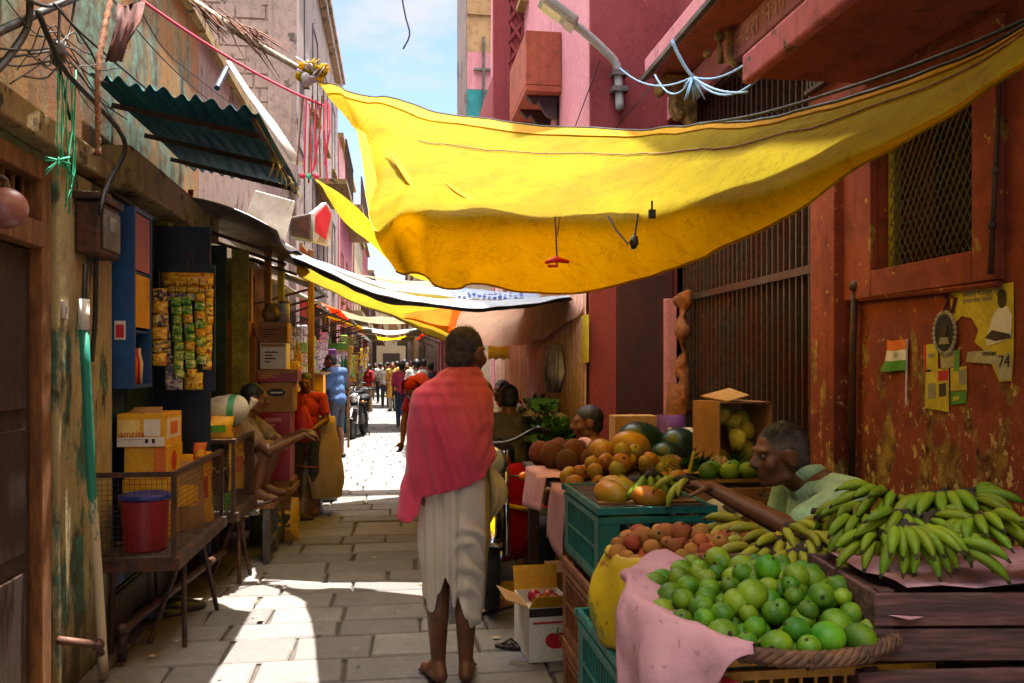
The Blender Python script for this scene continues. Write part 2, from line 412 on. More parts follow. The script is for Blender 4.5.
# ================================================================ facade kit
def wall_with_holes(mb, axis, x0, x1, a0, a1, z0, z1, holes):
    # slab between x0..x1 along axis 'Y', pierced by (a, b, lo, hi) openings (disjoint along the axis)
    cur = a0
    for (a, b, lo, hi) in sorted(holes):
        if a > cur: mb.bx(x0, x1, cur, a, z0, z1)
        if lo > z0: mb.bx(x0, x1, a, b, z0, lo)
        if hi < z1: mb.bx(x0, x1, a, b, hi, z1)
        cur = b
    if cur < a1: mb.bx(x0, x1, cur, a1, z0, z1)
    return mb
def window_unit(parent, side, x, a, b, lo, hi, fm='frame_wood', pm='glass_dim', bars=0):
    # side -1: wall on the left of the street (faces +X), side 1: right wall
    s = -side; m = MB(); t = .05
    xo = x + s * .02; xi = x - s * .06
    for (p, q, l, h) in ((a, a + t, lo, hi), (b - t, b, lo, hi), (a + t, b - t, lo, lo + t), (a + t, b - t, hi - t, hi)): m.bx(xi, xo, p, q, l, h)
    w = m.build('window', fm, parent, world=True)
    MB().bx(xi - s * .02, xi - s * .03, a, b, lo, hi).build('pane', pm, w, world=True)
    if bars:
        g = MB()
        for i in range(bars):
            yy = a + t + (b - a - 2 * t) * (i + .5) / bars; g.bx(xi + s * .02, xi + s * .035, yy - .008, yy + .008, lo + t, hi - t)
        g.build('grille', 'rust_metal', w, world=True)
    MB().bx(x, x + s * .09, a - .06, b + .06, lo - .06, lo - .003).build('sill', 'concrete', w, world=True)
    return w
# ================================================================ left: first shop house
A = thing('shop_house', 'low ochre plastered house with brown double door, at the near end of the left row', 'building', (-1.52, 0, 0))
XL = -1.52
m = MB(); wall_with_holes(m, 'Y', XL - .22, XL, -9, 6.9, 0, 2.5, [(2.72, 3.96, .02, 2.36), (4.76, 6.82, .25, 2.42)])
m.build('wall', 'plaster_wall', A, world=True)
MB().bx(XL - .22, XL - .004, -9, 6.9, 2.503, 4.1).build('upper_wall', 'ochre_wall', A, world=True)
MB().bx(XL - 6, XL + .05, -9, 6.9, 4.103, 4.2).build('roof_slab', 'concrete', A, world=True)
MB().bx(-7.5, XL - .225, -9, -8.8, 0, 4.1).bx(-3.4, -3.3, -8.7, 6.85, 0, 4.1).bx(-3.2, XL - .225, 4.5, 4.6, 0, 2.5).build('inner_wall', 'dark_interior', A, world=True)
MB().bx(XL + .001, XL + .05, 3.985, 4.70, 0, 2.38).build('pier', 'pier_wall', A, world=True, bevel=.012)
MB().bx(XL + .002, XL + .16, 4.66, 6.86, 2.43, 2.63).jit(.008, 6).build('ledge', 'concrete', A, world=True, bevel=.015)
MB().bx(XL + .001, XL + .10, 2.0, 4.68, 2.40, 2.52).build('lintel', 'concrete', A, world=True, bevel=.012)
MB().bx(XL - .5, XL + .02, 4.0, 6.9, 0, .24).build('plinth', 'plaster_wall', A, world=True, bevel=.02)
MB().bx(XL - .12, XL + .25, 2.3, 3.98, .001, .075).build('door_step', 'concrete', A, world=True, bevel=.01)
# door
D = MB().bx(XL - .07, XL + .03, 3.86, 3.955, .05, 2.355).bx(XL - .07, XL + .03, 2.73, 2.82, .05, 2.355).bx(XL - .07, XL + .04, 2.82, 3.86, 1.98, 2.09).bx(XL - .07, XL + .03, 2.82, 3.86, 2.27, 2.355).build('door_frame', 'frame_wood', A, world=True, bevel=.006)
for a, b in ((2.823, 3.335), (3.345, 3.857)):
    d = MB().bx(XL - .06, XL - .02, a, b, .08, 1.975)
    for z0, z1 in ((.14, .62), (.70, 1.22), (1.30, 1.90)): d.bx(XL - .02, XL - .006, a + .07, b - .07, z0, z1)
    dd = d.build('door', 'brown_wood', A, world=True, bevel=.006)
    MB().tube([(XL - .018, b - .05 if a < 3 else a + .05, 1.05), (XL + .03, b - .05 if a < 3 else a + .05, 1.05)], .012, 8).build('handle', 'rust_metal', dd, world=True)
g = MB()
for i in range(11): g.tube([(XL - .02, 2.88 + i * .09, 2.09), (XL - .02, 2.88 + i * .09, 2.27)], .009, 6)
g.build('transom_bars', 'frame_wood', A, world=True)
# shutter leaves standing open inside the shop front
MB().bx(XL - .05, XL + .33, 5.72, 5.75, .26, 2.38).build('shutter_leaf', 'navy_paint', A, world=True, bevel=.004)
MB().bx(XL - .04, XL - .005, 4.78, 5.10, .26, 2.40).build('shutter_leaf', 'blue_paint', A, world=True, bevel=.004)
MB().bx(XL - .04, XL - .005, 5.12, 5.70, .26, 2.40).build('shutter_leaf', 'dark_teal_paint', A, world=True, bevel=.004)
MB().bx(XL - .1, XL + .06, 5.78, 5.9, .26, 2.42).build('door_post', 'yellow_green_paint', A, world=True, bevel=.004)
for i in range(3): MB().bx(XL - .05, XL + .06 + .09 * i, 6.48 + i * .12, 6.52 + i * .12, .26, 2.4).build('shutter_leaf', 'dark_teal_paint', A, world=True, bevel=.004)
MB().bx(XL + .24, XL + .37, 6.93, 6.96, 1.15, 2.40).build('shutter_leaf', 'yellow_green_paint', A, world=True, bevel=.004)
# ---------------------------------------------------------------- left: second shop house
B = thing('shop_house', 'low shop house with open front stacked with cartons, second in the left row', 'building', (XL, 10, 0))
m = MB(); wall_with_holes(m, 'Y', XL - .22, XL, 6.91, 12.65, 0, 2.6, [(7.05, 9.3, .22, 2.4), (9.7, 11.0, .1, 2.2), (11.4, 12.3, .1, 2.2)])
m.build('wall', 'cream_wall', B, world=True)
MB().bx(XL - .22, XL - .004, 6.91, 12.65, 2.603, 4.08).build('upper_wall', 'grey_wall', B, world=True)
MB().bx(XL - 6, XL + .05, 6.91, 12.65, 4.083, 4.18).build('roof_slab', 'concrete', B, world=True)
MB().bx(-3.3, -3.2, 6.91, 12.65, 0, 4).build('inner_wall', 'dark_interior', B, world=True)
for y0, y1 in ((9.72, 10.34), (10.36, 10.98), (11.42, 12.28)): MB().bx(XL - .05, XL - .01, y0, y1, .1, 2.19).build('door', 'brown_wood', B, world=True, bevel=.005)
for yy in (7.9, 8.6, 9.45): MB().bx(XL + .002, XL + .12, yy, yy + .12, .02, 2.45).build('post', 'yellow_green_paint' if yy < 8 else 'frame_wood', B, world=True, bevel=.006)
MB().bx(XL + .05, XL + .16, 9.25, 9.3, .5, 2.5).build('post', 'frame_wood', B, world=True)
# ---------------------------------------------------------------- left: tall grey house
G = thing('tenement_house', 'tall weathered grey house with corner pilaster behind the tin awning', 'building', (XL, 17, 0))
m = MB(); wall_with_holes(m, 'Y', XL - .25, XL, 12.7, 23, 0, 9, [(13.2, 15, .1, 2.3), (15.5, 17.4, .1, 2.3), (18, 19.8, .1, 2.3), (20.3, 22.4, .1, 2.3)])
m.build('wall', 'grey_wall', G, world=True)
MB().bx(-8, XL - .255, 12.7, 12.95, 0, 9).build('gable_wall', 'grey_wall', G, world=True)
brk = MB(); rg = random.Random(5)
for k in range(26):
    z = 4.0 + k * .2; x = -7.9
    while x < XL - .3:
        w = rg.uniform(.3, .6)
        if rg.random() < .75: brk.box((x + w / 2, 12.69 + rg.uniform(0, .012), z), (w - .03, .03, .17))
        x += w
brk.build('brick_course', 'grey_wall', G, world=True)
MB().bx(XL - .3, XL + .1, 12.6, 12.98, 0, 8.9).build('corner_pilaster', 'grey_wall', G, world=True, bevel=.02)
MB().bx(XL + .004, XL + .14, 12.99, 23.05, 8.75, 8.95).bx(XL + .004, XL + .2, 12.99, 23.05, 8.97, 9.1).build('cornice', 'grey_wall', G, world=True, bevel=.01)
MB().bx(-8, XL, 12.7, 23, 9.11, 9.2).build('roof_slab', 'concrete', G, world=True)
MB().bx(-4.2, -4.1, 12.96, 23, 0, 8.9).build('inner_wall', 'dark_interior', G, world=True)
for yy in (13.6, 16, 18.4, 20.8):
    for z in (3.4, 6.2): window_unit(G, -1, XL, yy, yy + 1.0, z, z + 1.6, 'grey_metal', bars=5)
MB().bx(XL + .004, XL + .6, 16.5, 19.2, 4.95, 5.05).build('balcony_slab', 'concrete', G, world=True)
bal = MB()
for i in range(14): bal.tube([(XL + .58, 16.55 + i * .2, 5.05), (XL + .58, 16.55 + i * .2, 5.8)], .014, 5)
bal.tube([(XL + .58, 16.5, 5.8), (XL + .58, 19.2, 5.8)], .02, 5)
bal.build('railing', 'rust_metal', G, world=True)
for y0, y1, mm in ((13.22, 14.98, 'brown_wood'), (15.52, 17.38, 'dark_teal_paint'), (18.02, 19.78, 'brown_wood'), (20.32, 22.38, 'navy_paint')):
    MB().bx(XL - .9, XL - .86, y0, y1, .1, 2.3).build('shop_back', mm, G, world=True)
# far houses of the left row
def far_house(label, side, xf, y0, y1, h, wm, wm2, storeys, balc=True, dep=6):
    o = thing('street_house', label, 'building', (xf, (y0 + y1) / 2, 0)); s = -side
    m = MB(); n = max(2, int((y1 - y0) / 2.2)); holes = [(y0 + (y1 - y0) * (i + .12) / n, y0 + (y1 - y0) * (i + .88) / n, .05, 2.3) for i in range(n)]
    wall_with_holes(m, 'Y', xf, xf - s * .25, y0, y1, 0, h, holes); m.build('wall', wm, o, world=True)
    MB().bx(xf - s * .26, xf - s * dep, y0, y0 + .2, 0, h - .01).bx(xf - s * .26, xf - s * dep, y1 - .2, y1, 0, h - .01).build('gable_wall', wm2, o, world=True)
    MB().bx(xf + s * .12, xf - s * dep, y0, y1, h + .002, h + .14).build('roof_slab', 'concrete', o, world=True)
    MB().bx(xf - s * 1.6, xf - s * 1.7, y0 + .2, y1 - .2, 0, h - .1).build('inner_wall', 'dark_interior', o, world=True)
    for k in range(storeys):
        z = 3.3 + k * 2.9
        if z + 1.4 > h: break
        for i in range(n):
            yy = y0 + (y1 - y0) * (i + .5) / n; window_unit(o, side, xf, yy - .45, yy + .45, z, z + 1.35, 'white_paint' if k % 2 else 'frame_wood', 'glass_dim', 4)
        if balc:
            MB().bx(xf + s * .003, xf + s * .6, y0 + .4, y1 - .4, z - .42, z - .3).build('balcony_slab', 'concrete', o, world=True)
            r = MB(); q = int((y1 - y0 - .8) / .3)
            for i in range(q + 1): r.tube([(xf + s * .57, y0 + .4 + (y1 - y0 - .8) * i / q, z - .3), (xf + s * .57, y0 + .4 + (y1 - y0 - .8) * i / q, z + .45)], .015, 4)
            r.tube([(xf + s * .57, y0 + .4, z + .45), (xf + s * .57, y1 - .4, z + .45)], .025, 4); r.build('railing', 'rust_metal', o, world=True)
    for i, (a, b, lo, hi) in enumerate(holes):
        if i % 2: MB().bx(xf - s * .5, xf - s * .54, a, b, lo, hi).build('shop_shutter', ('grey_metal', 'brown_wood', 'navy_paint')[i % 3], o, world=True)
    return o
far_house('bright pink house with balconies past the grey tenement on the left row', -1, -1.5, 23.2, 30.5, 7.6, 'pink_wall', 'pink_wall', 2)
far_house('cream house with railed balconies beyond the pink one, left row', -1, -1.45, 30.7, 38, 6.6, 'cream_wall', 'cream_wall', 2)
far_house('dull magenta house far down the left row', -1, -1.5, 38.2, 47, 7.4, 'magenta_wall', 'pink_wall', 2)
far_house('grey house at the far end of the left row', -1, -1.3, 47.2, 60, 6.6, 'grey_wall', 'grey_wall', 2)
# ================================================================ right: orange red house with the barred gate
XR = 1.95
W = thing('gate_house', 'orange red house with mesh window, tall barred gate and pink balconies', 'building', (XR, 2, 0))
m = MB(); wall_with_holes(m, 'Y', XR, XR + .3, -9, 3.80, 0, 2.9, [(2.62, 3.23, 1.87, 2.45)])
m.build('wall', 'red_wall', W, world=True)
MB().bx(XR + .003, XR + .3, -9, 5.835, 3.26, 9).bx(XR + .004, XR + .3, -9, 3.8, 2.903, 3.257).build('upper_wall', 'magenta_wall', W, world=True)
MB().bx(XR + 1.2, XR + 1.3, -9, 5.8, 0, 8.9).bx(XR + .302, XR + 1.19, 3.82, 3.9, 0, 3.25).bx(XR + .305, XR + 1.19, 3.91, 5.83, 3.262, 3.3).build('inner_wall', 'dark_interior', W, world=True)
s_ = MB()
for (a, b, l, h) in ((3.232, 3.45, 1.76, 2.62), (2.50, 2.618, 1.76, 2.62), (2.62, 3.23, 1.76, 1.868), (2.62, 3.23, 2.452, 2.62)): s_.bx(XR - .035, XR - .001, a, b, l, h)
sw = s_.build('window', 'red_wall', W, world=True, bevel=.004)
MB().bx(XR + .04, XR + .07, 3.185, 3.225, 1.875, 2.445).build('window_jamb', 'yellow_green_paint', sw, world=True)
ms = MB(); y0, y1, z0, z1 = 2.63, 3.17, 1.88, 2.44; st = .058
k = -14
while k < 22:
    for sg in (1, -1):
        # diagonal wire clipped to the opening
        pts = []
        for tt in (0, 1):
            pass
        yA = y0; zA = z0 + k * st if sg > 0 else z1 - k * st
        slope = 1.6 * sg
        tmin, tmax = 0, y1 - y0
        if slope > 0: t0 = max(tmin, (z0 - zA) / slope); t1 = min(tmax, (z1 - zA) / slope)
        else: t0 = max(tmin, (z1 - zA) / slope); t1 = min(tmax, (z0 - zA) / slope)
        if t1 - t0 > .01: ms.tube([(XR + .02 + .004 * sg, y0 + t0, zA + slope * t0), (XR + .02 + .004 * sg, y0 + t1, zA + slope * t1)], .0035, 4)
    k += 1
mat('mesh_wire', '50462e', .6, metal=.3)
ms.build('mesh_grille', 'mesh_wire', sw, world=True)
MB().bx(XR + .25, XR + .26, 2.5, 3.3, 1.8, 2.5).build('pane', 'dark_interior', sw, world=True)
MB().tube([(XR - .02, 3.47, 1.765), (XR - .02, 2.5, 1.745)], .012, 6).build('ledge_moulding', 'red_wall', W, world=True)
# balconies
bl = MB().bx(1.47, XR - .001, -8, 3.33, 2.66, 2.745).build('balcony_floor', 'balcony_soffit', W, world=True, bevel=.01)
MB().bx(1.42, 1.468, -8, 3.36, 2.645, 2.765).build('balcony_edge', 'balcony_paint', bl, world=True, bevel=.012)
bl = MB().bx(1.67, XR - .001, 3.2, 5.46, 3.385, 3.46).build('balcony_floor', 'balcony_soffit', W, world=True, bevel=.01)
MB().bx(1.64, 1.668, 3.18, 5.48, 3.375, 3.52).build('balcony_edge', 'pink_wall', bl, world=True, bevel=.01)
MB().bx(1.605, 1.638, 3.16, 5.5, 3.36, 3.39).build('drip_edge', 'grey_metal', bl, world=True)
MB().bx(XR - .05, XR - .002, 3.2, 5.82, 3.21, 3.38).build('sign_board', 'pink_wall', W, world=True, bevel=.004)
for yy in (1.2, 2.5): MB().bx(XR - .1, XR - .002, yy, yy + .14, 2.9, 6).build('pilaster', 'pink_wall', W, world=True)
wood_cap = MB().bx(XR - .08, XR - .002, 3.44, 3.56, 0, 2.64).build('pilaster', 'red_wall', W, world=True, bevel=.006)
# gilded bracket under the second balcony
br = [V((x, 5.3, z)) for x, z in ((1.945, 3.37), (1.72, 3.37), (1.685, 3.33), (1.68, 3.28), (1.70, 3.245), (1.725, 3.24), (1.715, 3.27), (1.73, 3.305), (1.765, 3.30), (1.785, 3.25), (1.78, 3.18), (1.80, 3.12), (1.835, 3.085), (1.87, 3.10), (1.885, 3.06), (1.92, 3.0), (1.945, 3.0))]
bk = thing('carved_bracket', 'gilded scroll bracket with curled beak under the upper pink balcony', 'bracket', (1.95, 5.3, 3.0))
MB().prism(br, (0, .12, 0)).build('scroll', 'gold_paint', bk, world=True, bevel=.02)
for q_ in (((1.715, 5.36, 3.27), (.03, .075, .03)), ((1.84, 5.36, 3.12), (.035, .075, .035))): MB().ball(q_[0], q_[1], 12, 8).build('curl', 'gold_paint', bk, world=True, smooth=True)
fig = thing('carved_finial', 'gilded finial with round knobs under the upper balcony, near the frieze lettering', 'carving', (1.88, 4.62, 3.1))
MB().ball((1.82, 4.62, 3.35), .03).ball((1.78, 4.70, 3.28), .026).tube([(1.82, 4.62, 3.37), (1.83, 4.62, 3.2)], [.012, .02], 8).build('knob', 'gold_paint', fig, world=True, smooth=True)
MB().tube([(1.86, 4.56, 3.37), (1.86, 4.56, 3.2), (1.94, 4.56, 3.12)], [.026, .02, .026], 8).build('stem', 'gold_paint', fig, world=True, smooth=True)
# lettering on the frieze
mat('relief_pink', 'd0a098', .8, 'b8847c', 9)
text('lettering', 'कटरा भवन', 'relief_pink', (XR - .054, 4.25, 3.295), .15, (0, -1, 0), (0, 0, 1), W, .003)
ug = MB()
for i in range(44): yy = 2.3 + i * 1.48 / 43; ug.bx(XR - .03, XR - .012, yy - .008, yy + .008, 2.78, 3.2)
ug.bx(XR - .035, XR - .008, 2.28, 3.8, 2.76, 2.779).build('upper_grille', 'gate_metal', W, world=True)
MB().bx(XR - .006, XR - .002, 2.28, 3.8, 2.76, 3.2).build('grille_back', 'dark_interior', W, world=True)
# gate
gt = thing('collapsible_gate', 'tall closed gate of close vertical metal bars, beside the orange red wall', 'gate', (XR + .05, 4.8, 0))
g = MB(); n = 58
for i in range(n):
    yy = 3.86 + (5.80 - 3.86) * i / (n - 1); w = .008
    g.bx(XR + .055 + (i % 2) * .02, XR + .075 + (i % 2) * .02, yy - w, yy + w, .05, 3.20)
g.build('bars', 'gate_metal', gt, world=True)
for z in (.5, 1.95, 2.5): MB().bx(XR + .038, XR + .052, 3.83, 5.83, z - .02, z + .02).build('rail', 'gate_metal', gt, world=True)
MB().bx(XR + .02, XR + .1, 3.805, 3.85, 0, 3.2).bx(XR + .02, XR + .1, 5.80, 5.832, 0, 3.2).bx(XR + .02, XR + .1, 3.85, 5.8, 3.205, 3.255).build('frame', 'gate_metal', gt, world=True, bevel=.004)
# ---------------------------------------------------------------- magenta house standing forward
K = thing('magenta_house', 'tall pink and magenta house standing forward of the barred gate', 'building', (1.36, 8.5, 0))
XK = 1.36
MB().bx(XK, XK + .25, 5.84, 11.5, 0, 9).build('wall', 'pink_wall', K, world=True)
MB().bx(XK - .015, 4.5, 5.80, 5.837, 0, 9).build('end_wall', 'magenta_wall', K, world=True)
MB().bx(XK, 4.5, 5.84, 11.5, 9.003, 9.15).build('roof_slab', 'concrete', K, world=True)
MB().bx(XK - .03, XK + .25, 11.503, 11.9, 0, 9).build('end_pilaster', 'pink_wall', K, world=True)
cs = MB(); rows = []
for i in range(0, 221):
    yy = 5.86 + i * 5.5 / 220; xx = XK - .03 - .012 * math.sin(i * 2 * PI / 5); rows.append([(xx, yy, 0.02), (xx, yy, 2.55)])
cs.grid(rows).build('corrugated_cladding', 'corrugated_pink', K, world=True, smooth=True, thick=.003)
MB().bx(XK + .17, XK + .57, 5.76, 5.797, .1, 2.3).build('door', 'maroon_paint', K, world=True, bevel=.005)
MB().bx(XK + .5, XK + .585, 5.72, 5.795, .1, 1.95).build('door_post', 'pink_wall', K, world=True, bevel=.004)
# sunshades over upper windows
for (y0, y1, z, dpt, hh) in ((6.9, 7.9, 3.74, .30, .5), (8.6, 9.6, 3.45, .34, .4), (6.9, 7.9, 6.5, .3, .4), (8.6, 9.6, 6.5, .3, .4)):
    w = window_unit(K, 1, XK, y0 + .1, y1 - .1, z - 1.2, z - .05, 'maroon_paint')
    sh = MB().bx(XK - dpt, XK - .002, y0, y1, z, z + .05).bx(XK - dpt, XK - .002, y0, y0 + .05, z + .052, z + hh).bx(XK - dpt, XK - dpt + .05, y0 + .05, y1, z + .052, z + hh)
    sh.build('sunshade', 'balcony_soffit', K, world=True, bevel=.006)
    for yy in (y0 + .1, y0 + .5, y1 - .1):
        bb = MB().prism([V((XK - .002, yy, z - .003)), V((XK - dpt + .02, yy, z - .003)), V((XK - dpt * .75, yy, z - .07)), V((XK - dpt * .6, yy, z - .05)), V((XK - dpt * .35, yy, z - .16)), V((XK - .002, yy, z - .2))], (0, .07, 0))
        bb.build('corbel', 'maroon_paint', K, world=True, bevel=.006)
MB().bx(1.03, XK - .002, 9.0, 11.2, 3.7, 3.8).bx(1.03, XK - .002, 9.0, 9.06, 3.803, 6.4).bx(1.03, 1.08, 9.063, 11.2, 3.803, 4.6).build('balcony_box', 'magenta_wall', K, world=True, bevel=.006)
lat = MB()
for i in range(12):
    z = 3.85 + i * .22; lat.beam((1.2, 8.985, z), (1.34, 8.985, z + .2), .03, .03); lat.beam((1.34, 8.975, z), (1.2, 8.975, z + .2), .03, .03)
lat.bx(1.18, 1.21, 8.96, 8.995, 3.8, 6.4).bx(1.33, 1.355, 8.96, 8.995, 3.8, 6.4)
lat.build('lattice_strip', 'magenta_wall', K, world=True)
# ---------------------------------------------------------------- teal house behind it
T_ = thing('teal_house', 'narrow house with tan upper storey, pink band and teal lower storey beyond the magenta house', 'building', (1.2, 17, 0))
MB().bx(1.22, 4, 14.8, 17, 0, 4.3).build('wall', 'cream_wall', T_, world=True)
MB().bx(1.235, 4, 14.765, 14.797, 4.303, 6.3).build('wall', 'teal_wall', T_, world=True)
MB().bx(1.235, 4, 14.765, 14.797, 6.303, 6.95).build('wall', 'pink_wall', T_, world=True)
tw = MB().bx(1.235, 4, 14.765, 14.797, 6.953, 11.0)
tw.build('wall', 'tan_wall', T_, world=True)
MB().bx(1.22, 4, 14.8, 17, 4.303, 11).build('side_wall', 'grey_wall', T_, world=True)
for z in (7.6, 8.4, 9.2): MB().bx(1.24, 2.2, 14.735, 14.762, z, z + .05).build('moulding', 'tan_wall', T_, world=True)
MB().bx(1.75, 2.2, 14.74, 14.763, 7.7, 8.35).build('window', 'frame_wood', T_, world=True)
MB().bx(1.5, 1.54, 14.70, 14.76, 4.4, 7.2).bx(1.35, 1.8, 14.71, 14.75, 6.62, 6.66).jit(.01, 5).build('drain_pipe', 'grey_metal', T_, world=True)
far_house('dusty pink house on the right row past the teal house', 1, 1.5, 17.2, 31, 5.6, 'pink_wall', 'magenta_wall', 2)
far_house('grey plastered house on the right row, third from the far end', 1, 1.1, 31.2, 41, 6.0, 'grey_wall', 'grey_wall', 2)
far_house('cream house far along the right row', 1, .9, 41.2, 50, 6.2, 'cream_wall', 'cream_wall', 2)
far_house('grey house where the right row closes the street', 1, .7, 50.2, 60, 6.8, 'grey_wall', 'grey_wall', 2)
E_ = thing('end_house', 'pale house closing the far end of the street', 'building', (0, 63, 0))
MB().bx(-6, 6, 62, 64, 0, 7.5).build('wall', 'cream_wall', E_, world=True)
for x in (-1.2, -.2, .8): MB().bx(x - .3, x + .3, 61.95, 61.99, 3.4, 5).build('window', 'frame_wood', E_, world=True)
MB().bx(-.9, .3, 61.94, 61.99, .05, 2.4).build('door', 'brown_wood', E_, world=True)
# ================================================================ cloth over the street
def tarp_mat(name, c, c2, trans, stain='3a2a08', rough=.7, spec=.08, weave=420, dirt=.6):
    t = NT(name)
    o = t.mix(t.ramp(t.noise(1.6, 6), .35, .65), c, c2)
    o = t.mix(t.ramp(t.noise(6, 7, .7), .55, .72, 0, .6), o, c2)
    cr = t.math('ABSOLUTE', t.math('SUBTRACT', t.noise(5.5, 6, .6, (1, 1.5, 1.5), dist=.6), .5)); cr2 = t.math('ABSOLUTE', t.math('SUBTRACT', t.noise(13, 5, .6, (.7, 1, 1)), .5))
    crease = t.ramp(t.math('MINIMUM', cr, t.math('ADD', cr2, .012)), 0, .018, 1, 0)
    o = t.mix(t.math('MULTIPLY', crease, .32), o, stain)
    spots = t.math('MULTIPLY', t.ramp(t.noise(30, 5, .75), .60, .68), t.ramp(t.noise(2.6, 3), .46, .6))
    o = t.mix(t.math('MULTIPLY', spots, dirt), o, stain)
    o = t.mix(1.0, o, t.mix(t.ramp(t.noise(90, 2, .5, (.15, 1, 1)), .35, .65), (.95, .95, .95), (1.03, 1.03, 1.03)), 'MULTIPLY')
    h2 = t.noise(weave, 2, .5, (.25, 1, 1))
    nb = t.bump(h2, .03, .001, t.bump(crease, .22, -.006, t.bump(t.noise(6, 5, .55), .35, .02)))
    t.done(o, rough, 0, nb, spec)
    tr = t.n.new('ShaderNodeBsdfTranslucent'); t.l.new(t.mix(1.0, o, (2.2, 1.85, 1.2), 'MULTIPLY'), tr.inputs['Color']); t.l.new(nb, tr.inputs['Normal']); mx = t.n.new('ShaderNodeMixShader'); mx.inputs[0].default_value = trans
    t.l.new(t.bs.outputs[0], mx.inputs[1]); t.l.new(tr.outputs[0], mx.inputs[2]); t.l.new(mx.outputs[0], t.out.inputs['Surface']); return t.m
tarp_mat('yellow_hem', 'b8860c', 'a0720a', .25)
tarp_mat('yellow_tarp', 'a2900a', '8c7606', .58)
tarp_mat('white_tarp', 'a8b4c6', '8c98ac', .3, '404858')
tarp_mat('black_tarp', '24201e', '302a26', .05, '0c0a0a')
tarp_mat('peach_tarp', 'bc987e', 'a0806c', .35, '6a4c3c')
tarp_mat('orange_tarp', 'c25a24', 'a84a20', .4, '4c200c')
tarp_mat('grey_tarp', '8c8884', '6c6864', .3)
def sheet(ctrl, nu, nv, wr=.012, seed=0.0):
    # ctrl: columns of (u, v, y) survey points; returns rows of points
    cols = [crom([PY(*p) for p in c], nv) for c in ctrl]
    rows = []
    for j in range(nv): rows.append(crom([c[j] for c in cols], nu))
    for r_ in rows:
        for p in r_:
            p += noise.noise_vector(V((p.x * 2.2, p.y * 2.2, p.z * 2.2 + seed))) * wr * 1.6 + noise.noise_vector(p * 7 + V((seed, 0, 0))) * wr * .5
    return rows
yt = [[(318, 82, 6.3), (344, 116, 5.95), (362, 140, 5.6), (367, 185, 4.9), (373, 226, 3.8), (380, 246, 3.82), (397, 268, 3.95)],
      [(350, 92, 6.15), (372, 118, 5.75), (388, 150, 5.3), (398, 180, 4.65), (404, 211, 3.78), (412, 240, 3.83), (432, 279, 4.0)],
      [(430, 112, 5.95), (442, 140, 5.4), (455, 170, 4.8), (462, 192, 4.3), (470, 213, 3.75), (476, 246, 3.8), (488, 289, 4.0)],
      [(520, 126, 5.5), (528, 148, 5.0), (538, 176, 4.45), (546, 198, 4.05), (553, 216, 3.62), (556, 250, 3.68), (560, 294, 3.9)],
      [(640, 132, 4.75), (642, 152, 4.35), (645, 178, 3.85), (648, 196, 3.5), (650, 214, 3.2), (652, 242, 3.26), (652, 275, 3.45)],
      [(760, 121, 3.22), (762, 138, 3.0), (764, 158, 2.72), (766, 175, 2.57), (768, 190, 2.45), (766, 210, 2.5), (760, 231, 2.62)],
      [(862, 98, 2.45), (864, 110, 2.36), (866, 122, 2.27), (868, 134, 2.17), (870, 146, 2.08), (868, 156, 2.11), (862, 166, 2.18)],
      [(950, 66, 2.12), (952, 74, 2.05), (954, 84, 1.98), (956, 93, 1.92), (958, 102, 1.86), (957, 106, 1.88), (955, 110, 1.92)],
      [(1024, 26, 1.9), (1024, 33, 1.85), (1025, 41, 1.79), (1026, 50, 1.74), (1027, 58, 1.69), (1026, 61, 1.7), (1024, 65, 1.74)],
      [(1140, -44, 1.7), (1142, -38, 1.66), (1144, -30, 1.62), (1146, -20, 1.58), (1148, -10, 1.55), (1147, -7, 1.56), (1145, -4, 1.58)]]
rows = sheet(yt, 120, 46, .011, 1.0)
for r_ in rows:
    for i, p in enumerate(r_):   # diagonal creases running down from the tied corner
        s = i / 119
        k = math.exp(-((s - .13) / .10) ** 2)
        q_ = s * 42 - p.z * 7.5; sh = abs(math.sin(q_)) ** .5 * (1 if math.sin(q_) > 0 else -1)
        p.z += .03 * k * sh; p.y += .035 * k * sh
yellow = thing('yellow_tarpaulin', 'large yellow tarpaulin slung across the street, sagging over the fruit stall', 'tarpaulin', PY(600, 200, 4.4))
sh_ = MB().grid(rows).build('sheet', 'yellow_tarp', yellow, world=True, smooth=True)
hem = [[p + V((0, -.005, .008)) for p in rows[j]] for j in (0, 1, 2)] + [[rows[3][i].lerp(rows[2][i], .5 + .4 * math.sin(i * .12)) + V((0, -.006, .008)) for i in range(120)]]
MB().grid(hem).build('hem', 'yellow_hem', yellow, world=True, smooth=True)
MB().tube([p + V((0, -.004, .012)) for p in rows[0]], .006, 5).build('hem_rope', 'black_cable', yellow, world=True)
MB().tube([p for p in rows[-1]], .006, 5).build('hem_rope', 'yellow_tarp', yellow, world=True)
seam = [p + V((0, -.006, .006)) for p in rows[9][22:]]
MB().tube(seam, .0035, 4).build('seam', 'jute_rope', yellow, world=True)
